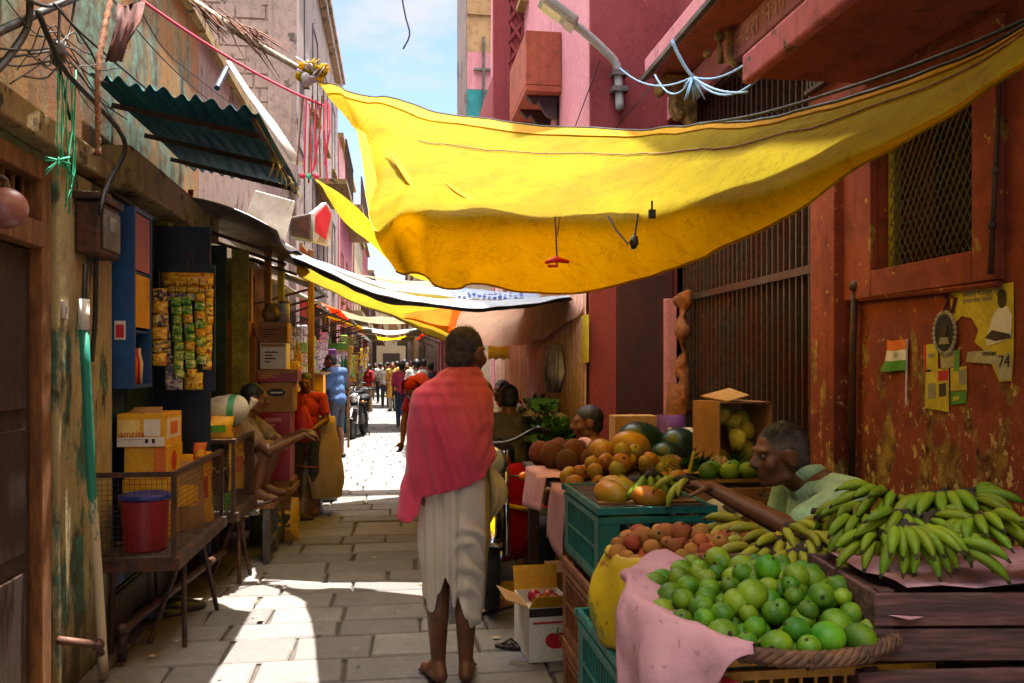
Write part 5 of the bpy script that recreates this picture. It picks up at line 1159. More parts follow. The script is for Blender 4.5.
# crates, sacks and cartons on the ground along both far rows
kinds = ['cardboard', 'tan_cardboard', 'teal_plastic', 'yellow_print', 'white_print', 'red_plastic', 'orange_print', 'blue_plastic']
for i in range(34):
    side = -1 if i % 3 else 1; y = 9.6 + i * .72 + rg.uniform(-.2, .2)
    if 13.3 < y < 17.5 and side < 0: continue
    w_ = rg.uniform(.26, .42); h_ = rg.uniform(.25, .6); x = -1.24 + rg.uniform(-.1, .12) if side < 0 else 1.0 - max(0, y - 14) * .006 + rg.uniform(-.06, .1)
    mm = kinds[rg.randint(0, 7)]
    col_n = {'cardboard': 'brown', 'tan_cardboard': 'tan', 'teal_plastic': 'teal', 'yellow_print': 'yellow', 'white_print': 'white', 'red_plastic': 'dark red', 'orange_print': 'orange', 'blue_plastic': 'blue'}[mm]
    o = carton('goods_carton', f'{col_n} carton of goods on the ground far along the ' + ('left shops' if side < 0 else 'right shops'), x - w_ / 2, x + w_ / 2, y - .16, y + .16, .003, h_, mm, group=f'{col_n} cartons far along the ' + ('left' if side < 0 else 'right'))
    MB().bx(x - w_ * .3, x + w_ * .3, y - .163, y - .1615, h_ * .3, h_ * .65).build('label_print', 'white_print' if mm != 'white_print' else 'red_print', o, world=True)
# ================================================================ fruit stall on the right
mat('crate_teal', '0a6a60', .45, '085850', 6, fine=.3, bump=.1)
mat('crate_yellow', 'b07a10', .5, '8c5c0c', 6, fine=.35, bump=.1)
mat('crate_brown', '8a4c1c', .6, '6a3814', 6, fine=.35, bump=.1)
def plastic_crate(name, label, m, loc, L, W, H, rz=0, group=None):
    o = thing(name, label, 'crate', loc, rz, group); b = MB(); t = .008; p = .07
    def side(ax, s, ln):
        def put(a0, a1, z0, z1, d=t):
            c = s
            if ax == 'y': b.box(((a0 + a1) / 2, c, (z0 + z1) / 2), (a1 - a0, d, z1 - z0))
            else: b.box((c, (a0 + a1) / 2, (z0 + z1) / 2), (d, a1 - a0, z1 - z0))
        h = ln / 2
        put(-h, -h + p, .02, H - .055); put(h - p, h, .02, H - .055)
        put(-h + p, h - p, .02, .05); put(-h + p, h - p, H * .45, H * .45 + .012); put(-h + p, h - p, H * .45 + .1, H * .45 + .112)
        n = int((ln - 2 * p) / .034)
        for i in range(1, n): a = -h + p + (ln - 2 * p) * i / n; put(a - .0035, a + .0035, .05, H - .055, t * .7)
    side('y', -W / 2, L); side('y', W / 2, L); side('x', -L / 2, W - .018); side('x', L / 2, W - .018)
    b.box((0, 0, .012), (L, W, .014)); b.build('crate_body', m, o)
    r = MB()
    for z, e, hh in ((H - .045, .006, .02), (H - .012, .014, .024)):
        r.box((0, -W / 2, z), (L + 2 * e, .016, hh)).box((0, W / 2, z), (L + 2 * e, .016, hh)).box((-L / 2, 0, z), (.016, W - .017, hh)).box((L / 2, 0, z), (.016, W - .017, hh))
    r.build('rim', m, o); return o
plastic_crate('fruit_crate', 'teal plastic crate topped with papaya pieces and bananas', 'crate_teal', (.93, 3.265, .685), .42, .63, .29)
plastic_crate('fruit_crate', 'orange brown plastic crate under the teal crate with papayas', 'crate_brown', (.92, 3.22, .35), .44, .60, .33)
plastic_crate('fruit_crate', 'brown plastic crate on the ground, beneath the papaya crates', 'crate_brown', (.92, 3.22, .004), .44, .60, .34)
plastic_crate('fruit_crate', 'teal plastic crate under the yellow sack of brown fruit', 'crate_teal', (.85, 2.60, .33), .44, .58, .31)
plastic_crate('fruit_crate', 'teal plastic crate on the ground below the yellow sack', 'crate_teal', (.85, 2.60, .004), .44, .58, .32)
for k, lb in ((0, 'yellow plastic crate right under the wicker lime basket'), (1, 'yellow plastic crate second below the lime basket'), (2, 'yellow plastic crate on the ground below the lime basket')):
    plastic_crate('fruit_crate', lb, 'crate_yellow', (.93, 2.0, .573 - .273 * k), .56, .42, .27)
# wooden banana crates
def wood_crate(label, loc, L, W, H, rz=0):
    o = thing('wooden_crate', label, 'crate', loc, rz); n = 2; g = .008; rg_ = random.Random(int(loc[2] * 100) + int(loc[0] * 50))
    for (ax, s) in (('y', -1), ('y', 1), ('x', -1), ('x', 1)):
        b = MB()
        for k in range(n):
            z0 = .005 + (H - .005) / n * k; z1 = z0 + (H - .005) / n - g; e = rg_.uniform(-.003, .003)
            if ax == 'y': b.box((0, s * W / 2 + e, (z0 + z1) / 2), (L, .014, z1 - z0))
            else: b.box((s * (L / 2 - .008) + e, 0, (z0 + z1) / 2), (.014, W - .018, z1 - z0))
        b.build('side_planks', 'old_wood', o, bevel=.003)
    for sx in (-1, 1):
        for sy in (-1, 1): MB().box((sx * (L / 2 - .035), sy * (W / 2 - .024), H / 2), (.035, .03, H - .01)).build('corner_post', 'old_wood', o)
    b = MB()
    for i in range(5): b.box((-L / 2 + .06 + i * (L - .12) / 4, 0, H * .8), (.10, W - .06, .01))
    b.build('floor_planks', 'old_wood', o); return o
cz = [.815, .645, .475, .305, .135]
for k, z in enumerate(cz[:4]): wood_crate(['dark plank crate holding the green bananas, topmost', 'dark plank crate second under the bananas', 'dark plank crate third under the bananas', 'dark plank crate lowest under the bananas'][k], (1.44 + (.0, -.05, .02, -.03)[k], 1.93 + (0, .01, .015, .02)[k], z), .72, .40, .165, R(-7 + (0, 3, 1, 2)[k]))
wood_crate('low wooden crate on the ground holding up the banana crates', (1.43, 1.96, .006), .74, .44, .29, R(-5))
for k, z in enumerate((.60, .302, .004)): wood_crate(['dark crate behind the lime basket, topmost, carrying bananas beside the seller', 'dark crate behind the lime basket, middle of its stack', 'dark crate behind the lime basket, lowest of its stack'][k], (1.42, 2.47, z), .76, .42, .285, 0)
# ---------------------------------------------------------------- basket of limes
bs = thing('wicker_basket', 'wide shallow wicker basket heaped with green limes', 'basket', (.905, 2.0, .848)); BR = .30; TILT = .12
def rimz(a): return .05 + TILT * (math.sin(a) * BR) 
b = MB(); N = 64; rows = []
for k in range(10):
    s = k / 9; r_ = .17 + (BR - .17) * s
    rows.append([V((r_ * math.cos(a), r_ * math.sin(a), .004 + (rimz(a)) * s ** 1.5 + .004 * math.sin(a * 32 + (k % 2) * PI))) for a in [2 * PI * j / N for j in range(N)]])
mat('wicker', '4a2e1c', .8, '6a4428', 12, fine=.5, fs=70, bump=.5, isl=.25)
b.grid(rows, True); b.f.append(tuple(range(N))); b.build('basket_body', 'wicker', bs, smooth=True, thick=.006)
b = MB()
for q in range(5):
    pts = []
    for j in range(97):
        a = 2 * PI * j / 96; tw_ = a * 18 + q * 2 * PI / 5; r_ = BR + .006 + .011 * math.cos(tw_)
        pts.append((r_ * math.cos(a), r_ * math.sin(a), rimz(a) - .004 + .013 * math.sin(tw_)))
    b.tube(pts, .0085, 5, cap=False)
for j in range(14):
    a = 2 * PI * j / 14 + .1
    for d_ in (-.012, 0, .012): b.tube([((BR + .004 + .021 * math.cos(t_)) * math.cos(a + d_), (BR + .004 + .021 * math.cos(t_)) * math.sin(a + d_), rimz(a) - .006 + .02 * math.sin(t_)) for t_ in [2 * PI * x / 8 for x in range(9)]], .0028, 4)
b.build('woven_rim', 'wicker', bs, smooth=True)
b = MB()
for q in range(3): b.tube([((.30 - .03 * q) * math.cos(2 * PI * j / 48), (.30 - .03 * q) * math.sin(2 * PI * j / 48), rimz(2 * PI * j / 48) * (.72 - .2 * q) - .012) for j in range(49)], .007, 5, cap=False)
b.build('woven_band', 'wicker', bs, smooth=True)
# pink paper lining
def pk():
    t = NT('pink_paper'); o = t.mix(t.ramp(t.noise(5, 6), .4, .65), 'c8969e', 'b4828c'); o = t.mix(t.ramp(t.noise(40, 4), .62, .72, 0, .5), o, '7c3c4c')
    t.done(o, .8, 0, t.bump(t.noise(14, 5), .6, .012), .2)
    tr = t.n.new('ShaderNodeBsdfTranslucent'); t.l.new(o, tr.inputs['Color']); m_ = t.n.new('ShaderNodeMixShader'); m_.inputs[0].default_value = .25; t.l.new(t.bs.outputs[0], m_.inputs[1]); t.l.new(tr.outputs[0], m_.inputs[2]); t.l.new(m_.outputs[0], t.out.inputs['Surface'])
pk()
pp_ = thing('pink_paper', 'pink paper lining the lime basket and hanging over its street side', 'paper', (.905, 2.0, .883)); A0, A1 = 118, 243; rows = []
for j in range(60):
    deg = A0 + (A1 - A0) * j / 59; a = R(deg); f = max(0, 1 - abs(deg - 202) / 42); f = f * f * (3 - 2 * f); hang = .02 + .29 * f * (1 + .16 * math.sin(deg * .31) + .08 * math.sin(deg * .9)); r_ = []
    for k in range(22):
        s = k / 21
        if s < .4: rr = .23 + (BR + .034 - .23) * s / .4; z = -.035 + rimz(a) + .034 * (s / .4)
        else: u_ = (s - .4) / .6; rr = BR + .034 + .05 * math.sin(min(u_ * 2, 1) * PI / 2) * (.3 + .7 * f) + .018 * math.sin(deg * .22) * u_; z = rimz(a) - .001 - hang * u_ ** 1.15
        r_.append(V((rr * math.cos(a), rr * math.sin(a), z + .0)))
    rows.append(r_)
MB().grid(rows).jit(.013, 8, 3).jit(.005, 26, 5).build('hanging_sheet', 'pink_paper', pp_, smooth=True, thick=.0012)
rows = []
for j in range(24):
    deg = -52 + 62 * j / 23; a = R(deg); f = max(0, 1 - abs(deg + 22) / 34); r_ = []
    for k in range(10):
        s = k / 9; rr = .22 + (.115 + .075 * f) * s; r_.append(V((rr * math.cos(a), rr * math.sin(a), rimz(a) - .028 + .045 * min(s * 1.7, 1) - .012 * f * s)))
    rows.append(r_)
MB().grid(rows).jit(.007, 10, 7).build('flap', 'pink_paper', pp_, smooth=True, thick=.0012)
tag(MB().grid([[V((.655 + .03 * i, 1.86 - .045 * i + .012 * math.sin(k), .80 - .08 * k)) for i in range(4)] for k in range(6)]).build('red_bag', 'red_plastic', smooth=True, thick=.003), 'strip of red plastic bag hanging between the pink paper and the yellow crate', 'bag')
# limes
def skin(name, c, c2, c3, isl=.16, hue=.025, rough=.38, sc=9, bs_=120, b=.12):
    t = NT(name); o = t.mix(t.ramp(t.noise(sc), .38, .66), c, c2); rnd = t.n.new('ShaderNodeObjectInfo').outputs['Random']
    o = t.mix(t.ramp(t.math('FRACT', t.math('MULTIPLY', rnd, 5.7)), .62, 1, 0, .7), o, c3)
    o = t.mix(t.ramp(t.noise(sc * 5, 4), .66, .74, 0, .6), o, '3a2c12')
    o = t.hsv(o, t.ramp(rnd, 0, 1, 1 - isl, 1 + isl), t.ramp(t.math('FRACT', t.math('MULTIPLY', rnd, 11.3)), 0, 1, .5 - hue, .5 + hue))
    t.done(o, rough, 0, t.bump(t.noise(bs_, 3), b, .002), .3)
skin('lime_skin', '2c5c08', '5e800e', '868a16', isl=.28, rough=.5, hue=.022, b=.4, bs_=190); skin('chikoo_skin', '7a421c', '94561f', 'a86a2c', rough=.8, bs_=200); skin('orange_skin', '9c6410', '90781c', '7c7c22', rough=.5)
skin('coconut_husk', '4e2c16', '63391c', '3c2010', rough=.95, sc=18, bs_=60, b=.9); skin('papaya_skin', 'a86a14', '8c7a18', 'b4841c', sc=5); skin('melon_skin', '0f2410', '16321a', '0c1c0e', sc=7, rough=.35); skin('pumpkin_skin', 'a88018', '7c6a1c', 'b08c20', sc=5)
mat('stem_brown', '2e2010', .85, '1c140a', 30, fine=.4)
def fruit(name, label, cat, loc, r, m, group=None, sq=(1, 1, 1), stem=.2, rot=None, dent=.06):
    o = thing(name, label, cat, loc, group=group, rot=rot); prof = []; n = 12
    for i in range(n + 1):
        a = -PI / 2 + PI * i / n; d = 1 - dent * math.exp(-((a - PI / 2) / .35) ** 2) - dent * .5 * math.exp(-((a + PI / 2) / .3) ** 2)
        prof.append((max(r * math.cos(a), 0) * d if 0 < i < n else 0, r * math.sin(a) * d))
    MB().lathe(prof, 18, sx=sq[0], sy=sq[1]).jit(r * .09, .9 / r * .3, r * 100).build('rind', m, o, smooth=True)
    if stem: MB().lathe([(0, 0), (r * stem, 0), (r * stem * .6, r * .09), (0, r * .09)], 8, (0, 0, r * (1 - dent) - r * .03)).build('stem_end', 'stem_brown', o)
    return o
rg = random.Random(4)
def heap(cx, cy, z0, rad, tilt, dome, fr, n, spacing, label, layers=2, sxy=(1, 1)):
    pts = []; tries = 0
    while len(pts) < n and tries < 9000:
        tries += 1; a = rg.uniform(0, 2 * PI); q = rad * math.sqrt(rg.random()); x, y = q * math.cos(a), q * math.sin(a)
        s = rg.choice([rg.uniform(.72, .95), rg.uniform(.9, 1.2)])
        if all((x - p[0]) ** 2 + (y - p[1]) ** 2 > (spacing * (s + p[2]) / 2) ** 2 for p in pts): pts.append((x, y, s))
    for k, (x, y, s) in enumerate(pts):
        z = z0 + tilt * y + dome * (1 - (x * x + y * y) / rad ** 2) + rg.uniform(-.006, .008)
        clone(fr, (cx + x * sxy[0], cy + y * sxy[1], z), s=(s * rg.uniform(.93, 1.06), s, s * rg.uniform(.88, 1.1)), rot=(rg.uniform(-1.4, 1.4), rg.uniform(-1.4, 1.4), rg.uniform(0, 6)))
    return pts
lm = fruit('green_lime', 'glossy green sweet lime heaped in the wicker basket', 'lime', (.905, 1.98, .985), .031, 'lime_skin', 'green limes in the wicker basket', rot=(.5, .3, 0))
heap(.905, 2.0, .903, .275, .11, .035, lm, 96, .056, '')
heap(.905, 2.0, .87, .25, .11, .03, lm, 60, .058, '')
heap(.93, 1.97, .932, .15, .09, .025, lm, 18, .066, '')
# ---------------------------------------------------------------- yellow sack of brown fruit
sk = thing('yellow_sack', 'bright yellow printed sack with rolled rim, full of brown fruit', 'sack', (.86, 2.53, .645)); rows = []; n = 40
for k in range(16):
    s = k / 15; z = .25 * s; rr = .225 + .03 * math.sin(s * PI) - .02 * s; rows.append([V(((rr + .01 * math.sin(a * 6 + s * 5)) * math.cos(a) * 1.08, (rr + .008 * math.sin(a * 7)) * math.sin(a) * .95, z)) for a in [2 * PI * q / n for q in range(n)]])
for k in range(7):
    t_ = PI * (k + 1) / 7; rows.append([V(((.205 - .016 * (1 - math.cos(t_)) * 1.0 + .006 * math.sin(a * 9)) * math.cos(a) * 1.08, (.205 - .016 * (1 - math.cos(t_))) * math.sin(a) * .95, .25 + .022 * math.sin(t_) + .006 * math.sin(a * 5))) for a in [2 * PI * q / n for q in range(n)]])
t = NT('yellow_sack_print'); zz = t.sep('Object')
o_ = t.mix(t.ramp(t.noise(4), .4, .6), 'b4960e', '9c800e'); o_ = t.mix(t.ramp(t.noise(11, 3, .5, (1, 1, 1.5)), .57, .60, 0, .8), o_, '7c3a10'); o_ = t.mix(t.ramp(t.noise(7, 3, .5, (1.4, 1, 1)), .64, .68, 0, .8), o_, '5a6a14')
t.done(o_, .55, 0, t.bump(t.noise(60, 2, .5, (1, 1, 3)), .3, .003, t.bump(t.noise(9), .5, .02)), .3)
mb_ = MB().grid(rows, True); mb_.f.append(tuple(range(n))); mb_.build('sack_cloth', 'yellow_sack_print', sk, smooth=True)
text('lettering', 'R', 'red_print', (.695, 2.325, .83), .10, (.75, -.66, 0), (0, .1, 1), sk)
ck = fruit('brown_fruit', 'round rough brown fruit heaped in the yellow sack', 'fruit', (.86, 2.5, .975), .03, 'chikoo_skin', 'brown fruit in the yellow sack', stem=.25, rot=(.4, .2, 0))
heap(.88, 2.53, .905, .195, .10, .05, ck, 60, .05, '', sxy=(1.1, .95)); heap(.88, 2.53, .87, .17, .10, .05, ck, 30, .052, '')
heap(1.05, 2.48, .93, .11, .0, .03, ck, 12, .05, '')
# ---------------------------------------------------------------- bananas
def ban_mat(name, c, c2, tip):
    t = NT(name); isl = t.n.new('ShaderNodeObjectInfo').outputs['Random']; o = t.mix(t.ramp(t.noise(7), .38, .64), c, c2); o = t.mix(t.ramp(t.noise(34, 4), .64, .72, 0, .7), o, '2e2a0c')
    o = t.hsv(o, t.ramp(isl, 0, 1, .78, 1.15), t.ramp(t.math('FRACT', t.math('MULTIPLY', isl, 9.1)), 0, 1, .47, .51)); t.done(o, .5, 0, t.bump(t.noise(50, 3), .25, .003), .22)
ban_mat('banana_green', '46680c', '6c8216', 0); ban_mat('banana_yellow', '6e7a14', '8c8a22', 0)
def banana_mesh(L, bend, r):
    pts = []; rs = []
    for i in range(13):
        s = i / 12; a = bend * max(0, s - .08) ** 1.1; pts.append(V((0, -math.sin(a) * L / bend if i else 0, (math.cos(a) - 1) * L / bend)))
        rs.append(r * (.36, .40, .62, .86, .97, 1, 1.02, 1.0, .95, .84, .62, .34, .20)[i])
    return MB().tube(pts, rs, 5)
BV = []
mat('banana_tip', '2c2410', .9, '3c3416', 30, fine=.3)
for (L, bd_, r) in ((.155, 1.35, .0175), (.168, 1.1, .0182), (.145, 1.55, .0168)):
    me_ = banana_mesh(L, bd_, r).mesh('banana', True); me_.materials.append(MAT['banana_green']); me_.materials.append(MAT['banana_tip'])
    for p_ in me_.polygons:
        if p_.index >= 55 or p_.vertices[0] >= 55: p_.material_index = 1
    BV.append(me_)
def bunch(label, loc, rz, n, m, spread=1.5, pitch=.25, group='banana bunches on the fruit stall', s=1.0, roll=0.0):
    o = thing('banana_bunch', label, 'bananas', loc, group=group, rot=(pitch, roll, rz)); o.scale = (s, s, s)
    for i in range(n):
        lay = i % 2; k = i // 2; m2 = (n + 1 - lay) // 2; f = (k / max(1, m2 - 1) - .5) if m2 > 1 else 0
        b = bpy.data.objects.new('banana', BV[i % 3]); COL.objects.link(b); b.parent = o
        b.location = (f * .095, -.010 - .004 * lay, -.02 * lay); b.rotation_euler = (rg.uniform(-.06, .06) + (.34 if lay else -.08), rg.uniform(-.12, .12) - f * .7, f * spread + rg.uniform(-.05, .05))
        b.material_slots[0].link = 'OBJECT'; b.material_slots[0].material = MAT[m]
    MB().tube([(-.055, -.014, -.008), (-.015, .002, .0), (.015, .002, .0), (.055, -.014, -.008)], [.012, .017, .017, .012], 8).tube([(0, 0, .0), (.003, .018, .010), (.006, .032, .012)], [.014, .012, .012], 8).jit(.005, 60).build('crown', 'stem_brown', o, smooth=True)
    return o
# survey position of each crown, its plane, heading, number of fingers
BN = [(908, 528, 1.83, 0.19, 10, 0.86, 'large green bunch fanned over the front edge of the top plank crate'), (948, 536, 1.80, 0.62, 6, 0.86, 'green bunch next to the large fan, at the crate front'), (978, 520, 1.82, -0.25, 8, 0.82, 'green bunch with a dark crown at the crate front'),
      (1008, 528, 1.80, 1.12, 6, 0.95, 'long green bunch lying at the far end of the plank crate'), (1030, 540, 1.75, 0.75, 6, 0.86, 'green bunch cut by the picture edge on the plank crate'), (940, 496, 2.04, -0.31, 9, 0.99, 'high green bunch with a pale fanned crown against the red wall'),
      (972, 494, 2.06, 0.69, 7, 0.86, 'dark green bunch at the top of the heap by the red wall'), (905, 516, 1.98, -0.75, 6, 0.86, 'green bunch pointing to the street, second row of the plank crate'), (930, 518, 1.95, 0.69, 5, 0.82, 'small green bunch in the second row above the large fan'),
      (885, 494, 2.15, -1.12, 6, 0.86, 'green bunch pointing at the seller at the back of the crate'), (862, 506, 2.3, -0.88, 7, 0.95, 'long fingered green bunch behind the seller\'s shoulder'), (866, 518, 2.14, -0.94, 6, 0.90, 'green bunch lying along the lower back row'), (880, 536, 1.98, -0.62, 5, 0.82, 'green bunch low beside the large fan')]
for (u, v, y, rz, n, s, lb) in BN: bunch(lb, PY(u, v, y), rz + rg.uniform(-.75, .75), n + 3, 'banana_green', 1.0, rg.uniform(-.4, .05), s=s * .94, roll=rg.uniform(-.55, .55))
BY = [(822, 514, 2.42, .1, 6, 'olive green bunch with an upright brown crown before the seller'), (790, 528, 2.5, -.55, 6, 'olive bunch lying flat before the seller\'s chest'), (752, 530, 2.55, -.9, 5, 'olive green bunch nearest the brown fruit'), (775, 540, 2.42, -.4, 6, 'olive green bunch between the brown fruit and the limes'),
      (812, 538, 2.36, .3, 6, 'olive green bunch in the middle before the seller'), (842, 530, 2.3, .35, 6, 'olive green bunch beside the plank crates'), (800, 552, 2.28, -.3, 6, 'olive green bunch just above the limes'), (838, 556, 2.2, .25, 6, 'drooping olive green bunch at the lime basket edge'), (735, 530, 2.62, -1.0, 4, 'small olive bunch at the edge of the brown fruit'), (765, 552, 2.34, -.2, 5, 'olive green bunch peeping over the limes'), (855, 520, 2.4, .6, 6, 'olive green bunch leaning on the back row'), (828, 542, 2.3, -.1, 7, 'olive green bunch in the heap between seller and limes')]
for (u, v, y, rz, n, lb) in BY: bunch(lb, PY(u, v, y), rz + rg.uniform(-.7, .7), n + 3, 'banana_yellow', 1.05, rg.uniform(-.35, .1), s=.9, roll=rg.uniform(-.5, .5))
tag(MB().grid([[V((1.13 + .085 * i, 1.76 + .043 * j, .985 + .006 * math.sin(i * 2 + j) )) for i in range(9)] for j in range(9)]).jit(.006, 9).build('lining_sheet', 'pink_paper', smooth=True, thick=.002), 'crumpled pink paper under the bananas on the plank crates', 'paper')
tag(MB().grid([[V((1.06 + .09 * i, 2.29 + .09 * j, .898 + .006 * math.sin(i * 2 + j))) for i in range(9)] for j in range(5)]).jit(.006, 9).build('lining_sheet', 'white_paper', smooth=True, thick=.002), 'pale paper under the olive green bananas before the seller', 'paper')
# ---------------------------------------------------------------- on the teal crate: papaya pieces, bananas
bd_ = thing('crate_board', 'dark board laid over the teal crate', 'board', (.93, 3.3, .955)); MB().bx(-.2, .2, -.29, .29, -.005, .015).build('plank', 'brown_wood', bd_, bevel=.003); MB().bx(-.19, .19, -.25, -.2, .016, .022).build('batten', 'frame_wood', bd_)
pf = fruit('papaya', 'small ripe papaya lying on the teal crate', 'papaya', (.80, 3.12, 1.0), .05, 'papaya_skin', 'papayas on the teal crate', (1, 1.6, 1), rot=(.1, .2, .5))
for (x, y, s, rz) in ((.93, 3.05, .85, 1.4), (.87, 3.28, 1.05, .9)): clone(pf, (x, y, .995), s=s, rot=(.1, 0, rz))
bunch('short bunch of green bananas standing on the teal crate', (.965, 3.12, 1.07), .2, 8, 'banana_green', 1.3, .75, s=.85)
# table of mixed fruit behind
tb = thing('fruit_table', 'long plank table of mixed fruit behind the teal crate', 'table', (1.25, 4.3, 0))
for i in range(5): MB().bx(.76 + i * .19, .945 + i * .19, 3.66, 5.1, .875, .90).build('top_plank', 'brown_wood', tb, world=True)
for x, y in ((.82, 3.72), (.82, 5.04), (1.64, 3.72), (1.64, 5.04)): MB().bx(x - .03, x + .03, y - .03, y + .03, .003, .872).build('leg', 'brown_wood', tb, world=True)
def drape(label, y0, y1, drop, m='pink_paper', x=.745, w=.30, seed=0):
    rows = []
    for j in range(20):
        y = y0 + (y1 - y0) * j / 19; r_ = []
        for k in range(18):
            s = k / 17
            if s < .4: p = V((x + w * (1 - s / .4), y, .915))
            else: u_ = (s - .4) / .6; p = V((x - .012 - .03 * u_ + .012 * math.sin(y * 19 + seed), y - .04 * u_, .915 - drop * u_ ** 1.2 * (1 + .12 * math.sin(y * 9 + seed))))
            r_.append(p)
        rows.append(r_)
    return tag(MB().grid(rows).jit(.01, 7, seed).build('pink_paper', m, smooth=True, thick=.0015), label, 'paper')
drape('pale pink paper hanging off the fruit table right beside the teal crate', 3.68, 4.02, .27, seed=1); drape('pale pink paper hanging off the fruit table near the motorcycle', 4.2, 4.75, .18, seed=4)
og = fruit('orange', 'orange fruit piled on the fruit table', 'orange', (1.05, 3.9, .99), .043, 'orange_skin', 'oranges on the fruit table', rot=(.3, .4, 0))
heap(1.06, 3.92, .935, .26, 0, .10, og, 26, .085, '', sxy=(1.1, .9)); heap(1.08, 3.95, 1.02, .14, 0, .06, og, 9, .09, ''); heap(1.35, 3.80, .935, .14, 0, .03, og, 9, .085, '')
cc = fruit('coconut', 'brown husked coconut on the fruit table', 'coconut', (.86, 4.62, .99), .075, 'coconut_husk', 'coconuts on the fruit table', (1, 1.1, 1), .15, rot=(1.2, .2, .4))
for (x, y, z, s, rz) in ((1.0, 4.7, .99, 1, 1), (1.14, 4.66, .99, 1.05, 2), (1.26, 4.74, .98, .95, .4), (.92, 4.5, .965, .85, 2.5), (1.06, 4.5, .97, .9, 3), (.95, 4.9, .98, 1, .6), (1.2, 4.48, .965, .85, 1.8), (1.10, 4.9, .98, 1, .3), (.83, 4.82, .975, .95, 2.2)): clone(cc, (x, y, z), s=s, rot=(1.1, .3, rz))
pa = fruit('large_papaya', 'big yellow papaya at the back of the oranges', 'papaya', (1.20, 4.25, 1.06), .085, 'pumpkin_skin', None, (1.0, 1.25, 1), .2, rot=(.2, .3, 1.2)); clone(pa, (1.02, 4.12, 1.05), s=.8, rot=(.2, .3, .5), label='smaller golden papaya on top of the oranges')
wm = fruit('watermelon', 'large dark green watermelon near the gate', 'watermelon', (1.36, 4.62, 1.04), .13, 'melon_skin', None, (1.1, 1, 1), .1, rot=(.3, .2, 0)); clone(wm, (1.56, 4.55, 1.02), s=.9, rot=(.2, .5, 1), label='second dark watermelon, closer to the tall carton'); clone(wm, (1.42, 4.35, .99), s=.7, rot=(.4, .1, 2), label='smallest dark watermelon in front of the larger one')
sl = thing('lemon_half', 'cut lemon half facing the street on the oranges', 'lemon', PY(621, 482, 3.72)); M_ = Matrix.Rotation(PI / 2 - .3, 3, 'X')
MB().lathe([(0, -.028), (.022, -.02), (.034, 0), (.034, .004), (0, .004)], 20, M=M_).build('rind', 'banana_yellow', sl, smooth=True); MB().lathe([(0, .0045), (.030, .0045), (.030, .006), (0, .006)], 20, M=M_).build('flesh', 'yellow_paper', sl)
# pineapples
pn = thing('pineapple', 'pineapple with leafy crown lying on the fruit table', 'pineapple', (1.34, 4.05, .98), group='pineapples behind the seller\'s hand', rot=(1.3, 0, .5))
rows = []
for k in range(15):
    s = k / 14; rr = .062 * math.sin(PI * (.08 + .84 * s)) ** .6; rows.append([V(((rr + (.004 if (j + k) % 2 else -.002)) * math.cos(2 * PI * j / 20), (rr + (.004 if (j + k) % 2 else -.002)) * math.sin(2 * PI * j / 20), .15 * s - .07)) for j in range(20)])
m_ = MB().grid(rows, True); m_.f.append(tuple(range(20))); m_.f.append(tuple(range(280, 300))); mat('pineapple_skin', '7a5a14', .7, '5a5a16', 18, fine=.5); m_.build('fruit_body', 'pineapple_skin', pn)
mat('leaf_green', '2a5418', .55, '3c6a20', 9, fine=.3, isl=.3)
m_ = MB()
for i in range(26):
    a = i * 2.4; t_ = .25 + .5 * (i / 26); d = V((math.cos(a) * t_, math.sin(a) * t_, 1)).normalized(); p = V((0, 0, .075)); sd_ = d.cross(V((0, 0, 1))).normalized() * .01
    q = p + d * .07; e = p + d * .12 + V((d.x, d.y, 0)) * .04; m_.add([p - sd_, p + sd_, q + sd_ * .7, q - sd_ * .7, e], [(0, 1, 2, 3), (3, 2, 4)])
m_.build('leaf_crown', 'leaf_green', pn)
clone(pn, (1.48, 4.0, .97), rot=(1.35, .1, -.3)); clone(pn, (1.60, 4.05, .97), rot=(1.3, 0, .2))
# black tray of guavas, scale pan, newspaper, sticks
ty = thing('fruit_tray', 'black tray of green fruit beside the seller\'s face', 'tray', (1.47, 3.62, .955)); MB().bx(-.17, .17, -.11, .11, 0, .012).bx(-.17, .17, -.11, -.10, .0125, .035).bx(-.17, .17, .10, .11, .0125, .035).bx(-.17, -.16, -.099, .099, .0125, .035).bx(.16, .17, -.099, .099, .0125, .035).build('tray_body', 'black_plastic', ty, bevel=.003); MB().bx(-.172, .172, -.114, -.1105, .022, .036).build('rim', 'crate_yellow', ty)
gv = fruit('guava', 'round green guava in the black tray', 'guava', (1.36, 3.58, 1.015), .042, 'lime_skin', 'guavas in the black tray', rot=(.3, .2, 0))
for x, y in ((1.455, 3.57), (1.55, 3.585), (1.41, 3.66), (1.51, 3.67)): clone(gv, (x, y, 1.015), rot=(rg.uniform(-1, 1), rg.uniform(-1, 1), 0))
bx2 = carton('cardboard_carton', 'low cardboard box carrying the black tray', 1.30, 1.64, 3.5, 3.74, .70, .952, 'cardboard')
sc_ = thing('weighing_pan', 'shallow steel weighing pan on a box by the seller', 'scale pan', (1.62, 3.36, .905)); MB().lathe([(0, 0), (.08, .004), (.12, .03), (.125, .032), (.08, .008), (0, .005)], 24).build('pan', 'steel', sc_, smooth=True)
for k in range(3): MB().tube([(.12 * math.cos(k * 2.1), .12 * math.sin(k * 2.1), .03), (0, 0, .3)], .002, 4).build('chain', 'rust_metal', sc_)
carton('cardboard_carton', 'small cardboard box under the steel weighing pan', 1.5, 1.74, 3.27, 3.47, .70, .90, 'tan_cardboard')
ba_ = thing('seller_shelf', 'dark plank shelf carrying the boxes before the seller', 'shelf', (1.5, 3.5, 0)); MB().bx(1.2, 1.8, 3.24, 3.66, .66, .697).build('top', 'brown_wood', ba_, world=True)
